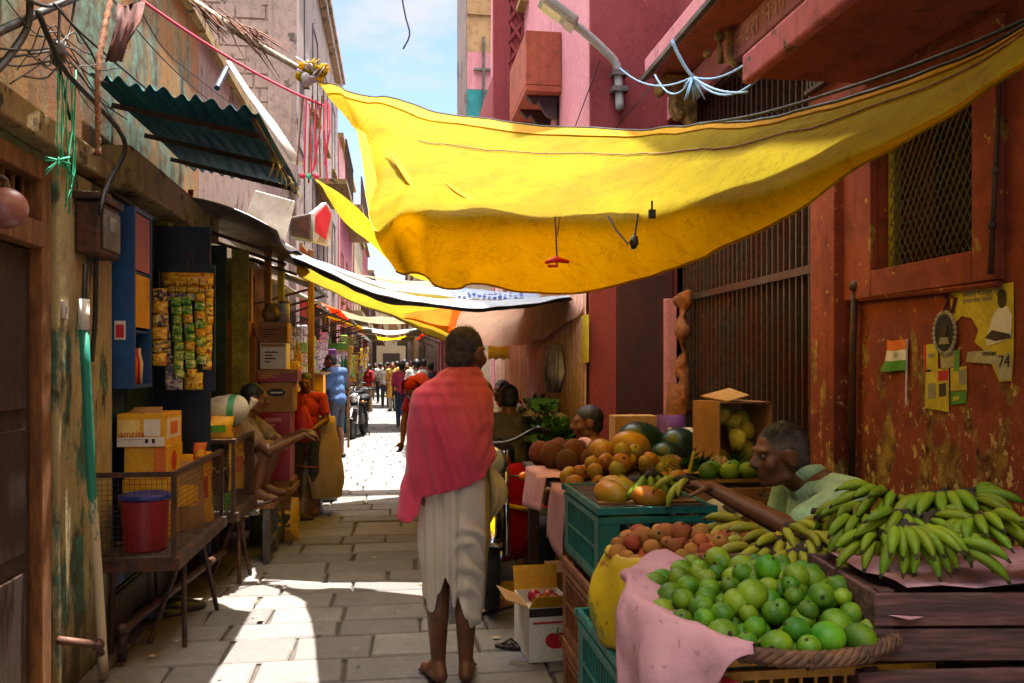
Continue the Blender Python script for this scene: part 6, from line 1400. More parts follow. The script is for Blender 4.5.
for x, y in ((1.24, 3.28), (1.76, 3.28), (1.24, 3.6), (1.76, 3.6)): MB().bx(x - .025, x + .025, y - .025, y + .025, .003, .657).build('leg', 'brown_wood', ba_, world=True)
np_ = thing('folded_newspaper', 'folded newspaper with a small picture in front of the seller', 'newspaper', PY(727, 508, 3.05)); MB().box((0, 0, 0), (.19, .13, .006), .5, Matrix.Rotation(.5, 3, 'X') @ Matrix.Rotation(.5, 3, 'Z')).build('pages', 'white_paper', np_); MB().box((.02, -.01, .006), (.07, .05, .002), M=Matrix.Rotation(.5, 3, 'X') @ Matrix.Rotation(.5, 3, 'Z')).build('picture', 'dark_print', np_)
stk_ = tag(MB().box(PY(690, 468, 3.72), (.012, .008, .16), M=Matrix.Rotation(.25, 3, 'Y')).build('price_stick', 'yellow_paper'), 'pale wooden stick upright among the fruit by the pineapples', 'stick')
pw = tag(MB().prism([PY(655, 455, 4.0), PY(682, 462, 3.98), PY(676, 482, 3.98), PY(668, 478, 4.0)], (0, .003, 0)).build('paper_scrap', 'yellow_paper'), 'yellowish folded paper standing among the fruit by the big papaya', 'paper')
carton('cardboard_carton', 'plain brown carton behind the coconuts before the dark door', 1.30, 1.56, 4.95, 5.1, .902, 1.18, 'tan_cardboard')
rd = pouch('red_packet', 'bright red packet against the plain brown carton', (1.38, 4.90, .905), .16, .15, 'red_print', (0, 0, 0), 'red_plastic', dpt=.05)
pouch('checked_bag', 'red and purple bag leaning by the plain brown carton', (1.66, 5.0, .902), .22, .28, 'purple_print', (0, 0, .2), 'red_print', 'bag', dpt=.12)
pouch('plastic_bag', 'grey white plastic bag near the watermelons', (1.68, 4.75, .902), .24, .22, 'dirty_white', (0, 0, -.3), 'glass_dim', 'bag', dpt=.14)
# tall torn carton by the gate
tc_ = thing('tall_carton', 'tall torn cardboard carton with packing inside, standing at the gate', 'carton', (1.72, 4.2, .80), R(10))
b = MB(); w, d, h = .30, .26, .50; t_ = .006
b.bx(-w / 2, -w / 2 + t_, -d / 2, d / 2, 0, h).bx(w / 2 - t_, w / 2, -d / 2, d / 2, 0, h * .96).bx(-w / 2 + t_, w / 2 - t_, d / 2 - t_, d / 2, 0, h).bx(-w / 2 + t_, w / 2 - t_, -d / 2, d / 2 - t_, 0, t_).bx(-w / 2 + t_, w / 2 - t_, -d / 2, d / 2 - t_, h - t_, h)
b.build('box_body', 'cardboard', tc_); MB().prism([V((-.1, -.13, h + .001)), V((.02, -.13, h + .03)), V((.05, .1, h + .06)), V((-.12, .1, h + .02))], (0, 0, .005)).build('flap', 'tan_cardboard', tc_)
pkb = MB()
for i in range(12): pkb.ball((rg.uniform(-.1, .1), rg.uniform(-.06, .08), rg.uniform(.05, .44)), (.05, .05, .05), 8, 6)
pkb.jit(.02, 14).build('packing', 'yellow_paper', tc_, smooth=True)
cst = carton('cardboard_carton', 'large brown carton on which the tall torn carton stands', 1.56, 1.88, 4.04, 4.36, .4, .795, 'cardboard'); carton('cardboard_carton', 'large brown carton on the ground by the gate', 1.56, 1.88, 4.04, 4.36, .003, .398, 'cardboard')
gr = MB().tube(crom([(1.89, 5.42, 1.16), (1.88, 5.40, 1.32), (1.89, 5.45, 1.5), (1.88, 5.42, 1.68), (1.9, 5.47, 1.86), (1.91, 5.45, 1.98)], 26), [.035 + .012 * math.sin(k * .9) + .01 * math.sin(k * .37) for k in range(26)], 12)
mat('marigold_cloth', '8a4a10', .9, '6a3a10', 9, fine=.4)
tag(gr.jit(.035, 16).build('hanging_rag', 'marigold_cloth', smooth=True), 'crumpled orange brown rag hanging on the gate bars', 'rag'); pouch('orange_bag', 'orange plastic bag hanging on the gate under the rag', (1.85, 5.45, 1.0), .2, .36, 'marigold_cloth', (0, 0, -1.3), 'marigold_cloth', 'bag', dpt=.1)
# ---------------------------------------------------------------- carton of apples on the ground
ap = thing('apple_carton', 'white carton with a red apple print and open yellow flaps on the paving', 'carton', (.765, 4.36, .004), R(4)); w, d, h = .24, .36, .27; b = MB(); t_ = .005
b.bx(-w / 2, w / 2, -d / 2, -d / 2 + t_, 0, h).bx(-w / 2, w / 2, d / 2 - t_, d / 2, 0, h).bx(-w / 2, -w / 2 + t_, -d / 2 + t_, d / 2 - t_, 0, h).bx(w / 2 - t_, w / 2, -d / 2 + t_, d / 2 - t_, 0, h).bx(-w / 2 + t_, w / 2 - t_, -d / 2 + t_, d / 2 - t_, 0, .2)
b.build('box_body', 'white_print', ap); MB().bx(-w / 2 - .001, w / 2 + .001, -d / 2 - .0015, -d / 2 - .0005, h - .045, h - .003).build('dark_band', 'dark_print', ap)
app = []
for k in range(40):
    a = 2 * PI * k / 40; rr = .052 * (1 + .10 * math.cos(2 * a) - .22 * math.exp(-((a - PI / 2) / .35) ** 2)); app.append(V((.02 + rr * math.cos(a), -d / 2 - .0006, .105 + rr * .9 * math.sin(a))))
lg = MB().prism(app, (0, -.001, 0)).build('apple_print', 'red_print', ap); MB().tube([(.02, -d / 2 - .002, .14), (.03, -d / 2 - .002, .168)], .004, 5).build('stalk_print', 'green_print', lg)
ROOTM[ap.name] = ROOTM[ap.name]
MB().bx(-.10, .10, -d / 2 - .0022, -d / 2 - .0012, .19, .2).build('lettering_bar', 'red_print', ap)
for nm, q, m_ in (('flap', [(-w / 2, -d / 2, h), (w / 2, -d / 2, h), (w / 2 - .01, -d / 2 - .06, h + .07), (-w / 2 + .02, -d / 2 - .06, h + .07)], 'yellow_print'), ('flap', [(-w / 2, d / 2, h), (w / 2, d / 2, h), (w / 2, d / 2 + .03, h + .12), (-w / 2, d / 2 + .03, h + .12)], 'gold_print'), ('flap', [(-w / 2, -d / 2 + .02, h), (-w / 2, d / 2 - .1, h), (-w / 2 - .12, d / 2 - .12, h + .06), (-w / 2 - .12, -d / 2, h + .05)], 'tan_cardboard')): MB().prism([V(p) for p in q], (0, .002, .004)).build(nm, m_, ap)
skin('apple_skin', '8c1c1c', 'a03a20', 'a8742c')
af = fruit('apple', 'red apple wrapped in the open white carton', 'apple', (.72, 4.28, .255), .036, 'apple_skin', 'apples in the white carton', rot=(.3, .2, 0))
for (x, y) in ((.80, 4.27), (.74, 4.37), (.82, 4.36), (.73, 4.46), (.81, 4.45)): clone(af, (x, y, .25 + rg.uniform(0, .01)), rot=(rg.uniform(-1, 1), rg.uniform(-1, 1), 1))
fc = thing('flattened_carton', 'flattened torn piece of cardboard lying before the motorcycle wheel', 'cardboard', (.57, 5.2, .01)); MB().box((0, 0, .01), (.34, .24, .006), .6).build('board', 'tan_cardboard', fc); MB().prism([V((.05, .1, .015)), V((.2, .0, .015)), V((.24, .05, .12)), V((.1, .16, .1))], (0, .004, .004)).build('torn_flap', 'gold_print', fc)
carton('cardboard_carton', 'brown carton on the paving between the apple carton and the crates', .86, 1.12, 4.62, 4.9, .003, .34, 'cardboard')
sd2 = thing('sandal', 'dark flat sandal lying on the paving near the apple carton', 'sandal', PZ(516, 648, .003), R(75)); MB().prism([V((.036 * math.cos(a) + .004, .115 * math.sin(a), 0)) for a in [2 * PI * q / 20 for q in range(20)]], (0, 0, .016)).build('sole', 'dark_print', sd2, bevel=.004); MB().tube([(-.034, .0, .012), (-.01, .03, .045), (.0, .075, .018)], .006, 6).tube([(.036, .0, .012), (.012, .03, .045), (.0, .075, .018)], .006, 6).build('strap', 'brown_wood', sd2, smooth=True)
# ---------------------------------------------------------------- vegetables before the magenta house
vt = thing('vegetable_stand', 'low plank stand of vegetables before the magenta house', 'stand', (1.05, 6.9, 0)); MB().bx(1.05, 1.33, 6.0, 7.35, .83, .87).build('top', 'brown_wood', vt, world=True)
for x in (1.09, 1.29):
    for y in (6.06, 6.7, 7.29): MB().bx(x - .03, x + .03, y - .03, y + .03, .003, .827).build('leg', 'brown_wood', vt, world=True)
def greens(label, c, r, h, n, m='leaf_green', name='leafy_greens', cat='greens'):
    o = thing(name, label, cat, c); b = MB(); r2 = random.Random(int(c[0] * 100 + c[1] * 10))
    for i in range(n):
        a = r2.uniform(0, 2 * PI); q = r * math.sqrt(r2.random()); p = V((q * math.cos(a), q * math.sin(a), h * r2.random() * (1 - q / r * .6))); d = V((r2.uniform(-1, 1), r2.uniform(-1, 1), r2.uniform(.1, 1))).normalized(); s_ = d.cross(V((r2.uniform(-1, 1), r2.uniform(-1, 1), .3))).normalized() * r2.uniform(.015, .03); L = r2.uniform(.06, .13)
        b.add([p, p + d * L * .5 + s_, p + d * L, p + d * L * .5 - s_], [(0, 1, 2, 3)])
    b.build('leaves', m, o); sb = MB()
    for i in range(14): a = i * 2.4; sb.tube([(.02 * math.cos(a), .02 * math.sin(a), 0), (r * .6 * math.cos(a), r * .6 * math.sin(a), h * .5)], .006, 4)
    sb.build('stalks', 'green_print', o); return o
mat('dark_leaf', '12300f', .6, '1c4416', 9, fine=.3, isl=.3)
greens('heap of dark leafy greens next to the green crate on the vegetable stand', (1.15, 6.5, .87), .13, .34, 260, 'dark_leaf'); greens('taller bundle of greens at the front of the vegetable stand', (1.16, 6.22, .87), .12, .28, 200); greens('heap of greens further back on the vegetable stand', (1.18, 7.0, .87), .14, .40, 240, 'dark_leaf'); greens('small heap of greens at the far end of the vegetable stand', (1.15, 7.28, .87), .16, .28, 160)
plastic_crate('vegetable_crate', 'dark green crate of vegetables on the stand before the magenta house', 'green_print', (1.17, 6.78, .875), .2, .3, .34)
cf0 = None
mat('cauliflower', 'a89a90', .8, '8c7c74', 20, fine=.4)
for (x, y, z) in ((1.14, 6.5, 1.07), (1.22, 6.62, 1.06), (1.06, 6.62, 1.07), (1.18, 6.76, 1.07), (1.25, 6.45, 1.05), (1.1, 6.85, 1.06)):
    if cf0 is None:
        cf0 = thing('cauliflower', 'white cauliflower head stacked by the corrugated wall', 'cauliflower', (x, y, z), group='cauliflowers by the corrugated wall'); m_ = MB(); r2 = random.Random(8)
        for i in range(40): d = V((r2.gauss(0, 1), r2.gauss(0, 1), abs(r2.gauss(0, 1)))).normalized(); m_.ball(d * .05, .024, 7, 5)
        m_.build('curd', 'cauliflower', cf0, smooth=True); m_ = MB()
        for i in range(8): a = i * PI / 4; m_.add([(.03 * math.cos(a - .4), .03 * math.sin(a - .4), -.04), (.03 * math.cos(a + .4), .03 * math.sin(a + .4), -.04), (.085 * math.cos(a + .3), .085 * math.sin(a + .3), .02), (.085 * math.cos(a - .3), .085 * math.sin(a - .3), .02)], [(0, 1, 2, 3)])
        m_.build('outer_leaves', 'leaf_green', cf0)
    else: clone(cf0, (x, y, z), rg.uniform(0, 6))
carton('cardboard_carton', 'brown carton under the cauliflowers', 1.06, 1.32, 6.38, 6.6, .875, 1.0, 'cardboard')
tm = fruit('tomato', 'orange red tomato in the heap behind the motorcycle', 'tomato', (.98, 5.62, .50), .032, 'apple_skin', 'tomatoes in the heap behind the motorcycle', rot=(.2, 0, 0)); heap(.98, 5.62, .47, .16, 0, .06, tm, 20, .06, '')
bkt = thing('cane_basket', 'low cane basket of tomatoes behind the motorcycle', 'basket', (.98, 5.62, .29)); MB().lathe([(0, 0), (.15, 0), (.2, .16), (.205, .18), (.19, .17), (.14, .02), (0, .02)], 28).build('basket_body', 'wicker', bkt, smooth=True); MB().lathe([(.195, .165), (.215, .175), (.205, .195), (.19, .185)], 28).build('rim', 'wicker', bkt, smooth=True)
carton('cardboard_carton', 'scuffed brown box under the cane basket of tomatoes', .82, 1.14, 5.46, 5.78, .003, .288, 'cardboard')
hb_ = MB()
for i in range(5): hb_.tube([PX(548 + i * 3, 345, 1.30), PX(546 + i * 4, 372, 1.29), PX(547 + i * 3, 392, 1.30)], [.012, .03, .01], 6)
tag(hb_.jit(.01, 9).build('hanging_bag', 'dirty_white', smooth=True), 'grey white plastic bags hanging on the corrugated wall', 'bag'); ybn = tag(MB().prism([PX(582, 316, 1.318), PX(589, 314, 1.318), PX(589, 362, 1.318), PX(582, 364, 1.318)], (-.004, 0, 0)).build('yellow_banner', 'yellow_paper'), 'narrow yellow paper strip pasted at the corner of the corrugated wall', 'poster')
yc_ = tag(MB().grid([[PY(488 + i * 2.4, 344, 9.5) + V((0, .02 * math.sin(i), 0)), PY(488 + i * 2.4, 353, 9.5), PY(488 + i * 2.4, 360 - (i % 3), 9.5)] for i in range(10)]).build('yellow_cloth', 'yellow_paper', smooth=True, thick=.01), 'yellow cloth hanging under the peach tarpaulin beyond the man', 'cloth')
# ---------------------------------------------------------------- pasted on the red wall
def onwall(pts, off=.003): return [PX(u, v, XR - off) for u, v in pts]
ps = thing('torn_poster', 'torn pale poster of a man in white on the red wall', 'poster', PX(985, 380, XR - .002))
MB().prism(onwall([(951, 293), (1014, 282), (1014, 350), (1012, 381), (1000, 382), (993, 366), (984, 350), (975, 342), (979, 330), (972, 318), (962, 316), (956, 322), (951, 310)]), (-.002, 0, 0)).build('sheet', 'yellow_paper', ps, world=True)
MB().prism(onwall([(968, 352), (990, 350), (1000, 356), (1011, 352), (1011, 379), (1001, 381), (994, 364), (966, 362)], .0055), (-.001, 0, 0)).build('lower_sheet', 'white_paper', ps, world=True)
fg = MB().prism(onwall([(993, 316), (998, 308), (1008, 306), (1012, 316), (1011, 338), (1000, 342), (988, 346), (986, 340)], .0062), (-.001, 0, 0)).build('figure_print', 'white_print', ps, world=True)
hc = PX(1002, 299, XR - .0065); rr = [V((0, .020 * math.cos(2 * PI * k / 20), .030 * math.sin(2 * PI * k / 20))) + hc for k in range(20)]
mat('face_print', '3c2a1c', .8, bump=0); mat('grey_print', '8c866c', .8, bump=0)
MB().prism(rr, (-.001, 0, 0)).build('face_print', 'face_print', fg, world=True)
MB().prism([V((0, .021 * math.cos(a), .012 + .02 * math.sin(a))) + hc + V((-.0012, 0, 0)) for a in [PI * k / 10 for k in range(11)]], (-.0008, 0, 0)).build('hair_print', 'black_print', fg, world=True)
MB().prism(onwall([(985, 338), (992, 330), (1010, 334), (1011, 338), (995, 341)], .0075), (-.0008, 0, 0)).build('hand_print', 'face_print', fg, world=True)
AX, AU = (0, -1, 0), (0, 0, 1)
text('lettering', 'अखिल भारतीय सभा', 'grey_print', PX(982, 293, XR - .0058), .026, AX, AU, ps); text('lettering', 'समाज सेवा समिति', 'grey_print', PX(977, 300, XR - .0058), .022, AX, AU, ps)
text('date_lettering', '74', 'black_print', PX(1004, 362, XR - .0072), .055, AX, AU, ps); text('lettering', 'मंगलवार', 'dark_print', PX(989, 354, XR - .0072), .022, AX, AU, ps)
bdg = thing('round_badge', 'round dark garlanded badge hung on the red wall', 'badge', PX(946, 333, XR - .004)); bc = PX(946, 333, XR - .004); Mx = Matrix.Rotation(-PI / 2, 3, 'Y')
MB().lathe([(0, 0), (.052, 0), (.052, .006), (0, .006)], 32, bc, Mx, 1.25, 1).build('disc', 'black_print', bdg, world=True)
rf = MB()
for k in range(26): a = 2 * PI * k / 26; rf.ball(bc + V((-.006, .06 * math.cos(a), .074 * math.sin(a))), (.006, .007, .009), 6, 5)
rf.build('garland', 'white_paper', bdg, world=True, smooth=True)
MB().prism([bc + V((-.0075, .018 * math.cos(2 * PI * k / 18) , .012 + .022 * math.sin(2 * PI * k / 18))) for k in range(18)], (-.001, 0, 0)).build('portrait', 'face_print', bdg, world=True); MB().prism([bc + V((-.0075, y_, z_)) for y_, z_ in ((.03, -.04), (-.03, -.04), (-.022, -.015), (.022, -.015))], (-.001, 0, 0)).build('portrait_body', 'grey_print', bdg, world=True)
rbn = MB().tube([bc + V((-.006, .0, .075)), bc + V((-.006, -.015, .11)), bc + V((-.006, .01, .14))], .006, 5).tube([bc + V((-.006, -.04, .07)), bc + V((-.006, -.06, .12)), bc + V((-.006, -.03, .13))], .007, 5).build('ribbon', 'brown_rag', bdg, world=True)
for (pts, m_, lb, extra) in (([(924, 345), (938, 343), (938, 372), (924, 372)], 'yellow_paper', 'small yellow sticker with dark lettering beside the round badge', 'l'), ([(940, 352), (958, 350), (956, 366), (942, 370)], 'white_paper', 'curved pale sticker under the round badge', 'r'), ([(926, 370), (949, 368), (949, 412), (925, 408)], 'yellow_paper', 'larger yellow payment notice with a red corner', 'red'), ([(951, 368), (967, 366), (967, 390), (951, 391)], 'yellow_paper', 'small yellow notice above a green block', 'g'), ([(951, 392), (967, 391), (966, 403), (951, 405)], 'green_print', 'small dark green sticker under the yellow notice', 'w')):
    o = thing('wall_sticker', lb, 'sticker', PX(pts[3][0], pts[3][1], XR - .002)); MB().prism(onwall(pts), (-.0012, 0, 0)).build('sheet', m_, o, world=True); cu, cv = sum(p[0] for p in pts) / 4, sum(p[1] for p in pts) / 4
    if extra == 'l': MB().prism(onwall([(928, 354), (935, 353), (935, 357), (928, 358)], .0045), (-.0006, 0, 0)).build('block_print', 'grey_print', o, world=True); MB().prism(onwall([(924, 345), (926, 345), (926, 372), (924, 372)], .0045), (-.0006, 0, 0)).build('edge_print', 'red_print', o, world=True)
    if extra == 'red': MB().prism(onwall([(938, 371), (948, 370), (948, 380), (938, 381)], .0045), (-.0006, 0, 0)).build('corner_print', 'red_print', o, world=True); MB().prism(onwall([(928, 384), (936, 383), (936, 398), (928, 399)], .0045), (-.0006, 0, 0)).build('block_print', 'grey_print', o, world=True); MB().prism(onwall([(939, 384), (946, 383), (946, 396), (939, 397)], .0045), (-.0006, 0, 0)).build('block_print', 'face_print', o, world=True)
    if extra == 'g': MB().prism(onwall([(959, 370), (966, 369), (966, 384), (959, 385)], .0045), (-.0006, 0, 0)).build('block_print', 'grey_print', o, world=True)
    if extra == 'w': MB().prism(onwall([(953, 397), (959, 396), (959, 400), (953, 401)], .0045), (-.0006, 0, 0)).build('block_print', 'yellow_paper', o, world=True)
    if extra == 'r': MB().prism(onwall([(955, 351), (960, 349), (959, 372), (954, 371)], .0045), (-.0006, 0, 0)).build('edge_print', 'green_print', o, world=True)
fl = thing('paper_flag', 'small paper flag of saffron, white and green on a white stick against the red wall', 'flag', PX(906, 402, XR - .006)); MB().tube([PX(907, 339, XR - .008), PX(906, 403, XR - .008)], .004, 6).build('stick', 'white_print', fl, world=True)
for (v0, v1, m_, du, du2) in ((340, 350.3, 'orange_print', 0, 0), (350.3, 360.6, 'white_print', 0, 2), (360.6, 371, 'green_print', 2, 7)):
    MB().grid([[PX((887 - du - (du2 - du) * k / 3) + (906 - (887 - du - (du2 - du) * k / 3)) * i / 6, v0 + (v1 - v0) * k / 3 + .7 * math.sin(i * .9), XR - .012 - .004 * math.sin(i * 1.1)) for i in range(7)] for k in range(4)]).build('stripe', m_, fl, world=True, smooth=True)
wh = PX(896, 355.5, XR - .021); MB().tube([wh + V((0, .011 * math.cos(2 * PI * k / 16), .011 * math.sin(2 * PI * k / 16))) for k in range(17)], .001, 4).build('wheel_emblem', 'navy_paint', fl, world=True)
sp = MB()
for k in range(12): sp.tube([wh, wh + V((0, .010 * math.cos(PI * k / 6), .010 * math.sin(PI * k / 6)))], .0004, 3)
sp.build('wheel_spokes', 'navy_paint', fl, world=True)
wp = thing('wall_pipe', 'dark vertical pipe running down the red wall from the ledge', 'pipe', PX(853, 500, XR - .03)); MB().tube([PX(855, 286, XR - .03), PX(853, 340, XR - .03), PX(851, 520, XR - .03)], .015, 8).build('pipe', 'rust_metal', wp, world=True, smooth=True); MB().ball(PX(855, 286, XR - .03), .026, 10, 8).build('cap', 'rust_metal', wp, world=True, smooth=True)
cdt = thing('conduit', 'thin dark conduit running down beside the mesh window', 'conduit', PX(1000, 276, XR - .04)); MB().tube([PX(1001, 60, XR - .045), PX(995, 180, XR - .045), PX(990, 274, XR - .045)], .008, 6).build('tube', 'brown_wood', cdt, world=True, smooth=True)
for u_, v_ in ((996, 170), (992, 225)): MB().ball(PX(u_, v_, XR - .05), .015, 8, 6).build('clip', 'rust_metal', cdt, world=True)

# scraps on the paving
rg = random.Random(77); lt = MB()
for i in range(90):
    x = rg.choice([rg.uniform(-1.3, -.75), rg.uniform(.35, .62), rg.uniform(-.7, .4)]); y = rg.uniform(3.6, 10); r_ = rg.uniform(.008, .028); a0 = rg.uniform(0, 6); n = rg.randint(4, 6)
    pts = [V((x + r_ * rg.uniform(.6, 1.2) * math.cos(a0 + 2 * PI * k / n), y + r_ * rg.uniform(.6, 1.2) * math.sin(a0 + 2 * PI * k / n), .008 + rg.uniform(0, .008))) for k in range(n)]
    lt.add(pts, [tuple(range(n))])
mat('scraps', '6a5a40', .9, 'a09478', 3, lo=.48, hi=.52, isl=.5, bump=0)
tag(lt.build('litter', 'scraps'), 'small scraps of paper, peel and dry leaf scattered on the paving', 'litter', kind='stuff')
# ================================================================ people
def skinmat(name, c, c2):
    t = NT(name); o = t.mix(t.ramp(t.noise(9), .35, .65), c, c2); o = t.mix(t.ramp(t.noise(60, 4), .55, .75, 0, .3), o, c2)
    t.done(o, .48, 0, t.bump(t.noise(140, 4), .2, .002), .4); t.bs.inputs['Subsurface Weight'].default_value = .06; t.bs.inputs['Subsurface Radius'].default_value = (.02, .008, .005)
skinmat('skin_dark', '74482c', '5c3822'); skinmat('skin_brown', '744830', '5e3826'); skinmat('skin_mid', '7c4c32', '6a3e28')
mat('hair_black', '0c0908', .6, '181210', 60, fine=.4, bs=160, bump=.8); mat('hair_grey', '645a50', .8, '16110e', 9, fine=.4, bs=200, bump=.9); mat('hair_cropped', '2c241e', .85, '463c34', 40, fine=.3, bs=260, bump=.6)
mat('eye_white', '4c4036', .5, bump=0, fine=0)
def cloth(name, c, c2, sc=4, trans=0): return mat(name, c, .85, c2, sc, fine=.25, fs=30, bs=17, bump=.8, trans=trans, bd=.022, stretch=(1, 1, .6))
cloth('mint_shirt', 'a6c49a', '8cb492'); cloth('red_shirt', 'b82c18', '9c2414'); cloth('blue_shirt', '3a5880', '324e74'); cloth('grey_shorts', '3c3c44', '34343a'); cloth('grey_brown_shirt', '5c5048', '50463e'); cloth('olive_shirt', '5a5a40', '4c4c36'); cloth('grey_lungi', '6a5c54', '5a4e46'); cloth('saree_red', 'b0141c', '981018', trans=.15); cloth('mustard_tunic', 'b88a34', 'a87c2c'); cloth('white_cloth', 'b8b0a4', 'a89c90'); cloth('pink_cloth', 'c03c64', 'a83456'); cloth('dark_cloth', '20222c', '181a22'); cloth('blue_cloth', '2c4468', '243a5c'); cloth('tan_cloth', '8c7454', '7c6648')
def J0(**k):
    j = dict(pelvis=(0, 0, .92), chest=(0, 0, 1.25), neck=(0, -.01, 1.43), head=(0, .03, 1.56), shL=(-.18, 0, 1.38), elL=(-.23, -.03, 1.10), wrL=(-.22, .07, .86), shR=(.18, 0, 1.38), elR=(.23, -.03, 1.10), wrR=(.22, .07, .86), hipL=(-.09, 0, .90), knL=(-.10, .02, .49), anL=(-.10, -.03, .085), hipR=(.09, 0, .90), knR=(.10, .02, .49), anR=(.10, -.03, .085), toeL=(-.12, .14, .03), toeR=(.12, .14, .03))
    j.update(k); return {a: V(b) for a, b in j.items()}
def hand(mb, w, d, nrm, side=1, curl=.6, s=1.0):
    d = V(d).normalized(); n = V(nrm); n = (n - d * n.dot(d)).normalized(); x = d.cross(n) * side
    def pt(a, b, c): return w + (d * a + x * b + n * c) * s
    mb.ball(pt(.045, 0, 0), (.04 * s, .046 * s, .02 * s), 12, 8, Matrix((x, d, n)).transposed())
    for i, L in enumerate((.072, .082, .076, .058)):
        b = .033 - .022 * i; p = pt(.075, b, 0); a = .15; r = .0092 * s
        for k, q in enumerate((.42, .33, .25)):
            a += curl * (.55 if k == 0 else .8); e = p + (d * math.cos(a) - n * math.sin(a) + x * (.05 - .035 * i)) * (L * q * s); mb.cap(p, e, r * (1 - .1 * k), r * (.92 - .1 * k), 8); p = e
    p = pt(.02, .032, -.004)
    for k, L in enumerate((.035, .03, .024)): e = p + (d * (.62 + .1 * k) + x * (.62 - .3 * k) - n * (.35 + .2 * k * curl)).normalized() * L * s; mb.cap(p, e, (.0125 - .0012 * k) * s, (.0113 - .0012 * k) * s, 8); p = e
def head(mb, c, M, s=1.0, fine=True):
    def B(p, r): mb.ball(c + M @ (V(p) * s), tuple(a * s for a in r), 16, 12, M)
    def K(a, b, r0, r1): mb.cap(c + M @ (V(a) * s), c + M @ (V(b) * s), r0 * s, r1 * s, 10)
    B((0, -.012, .022), (.074, .094, .087)); B((0, .026, -.036), (.056, .066, .074)); B((0, .058, -.086), (.026, .026, .023)); B((0, .074, .026), (.054, .018, .013))
    for sx in (-1, 1):
        B((.038 * sx, .058, -.022), (.028, .026, .03)); B((.075 * sx, -.008, -.008), (.012, .024, .033)); K((.046 * sx, .0, -.07), (.02 * sx, .05, -.088), .02, .02)
        if fine: K((.08 * sx, -.02, .016), (.083 * sx, .004, .02), .006, .006); K((.083 * sx, -.026, .01), (.079 * sx, -.02, -.03), .006, .007)
    K((0, .084, .014), (0, .106, -.022), .011, .015); B((.012, .096, -.027), (.010, .010, .008)); B((-.012, .096, -.027), (.010, .010, .008))
    B((0, .086, -.052), (.024, .010, .0065)); B((0, .084, -.063), (.021, .010, .007))
def hair_on(o, c, M, s, m, top=1.0, back=1.0, seed=0, bald=False):
    mb = MB()
    if bald:
        for k in range(13):
            a = R(-12 - 156 * k / 12); mb.ball(c + M @ (V((.076 * math.cos(a), .10 * math.sin(a) * .86 - .006, .0 + .02 * math.sin(k))) * s), tuple(q * s for q in (.022, .026, .045)), 8, 6)
    else: mb.ball(c + M @ (V((0, -.021, .032)) * s), tuple(q * s for q in (.079 * top, .096, .089 * top)), 20, 14, M); mb.ball(c + M @ (V((0, -.05, -.02)) * s), tuple(q * s for q in (.068 * back, .062, .06)), 14, 10, M)
    mb.jit(.005 * s, 40, seed); return mb.blob('hair', m, o, .008 * s if s > .5 else .02, 2)
def HM(yaw=0, pitch=0, roll=0): return Euler((pitch, roll, yaw)).to_matrix()
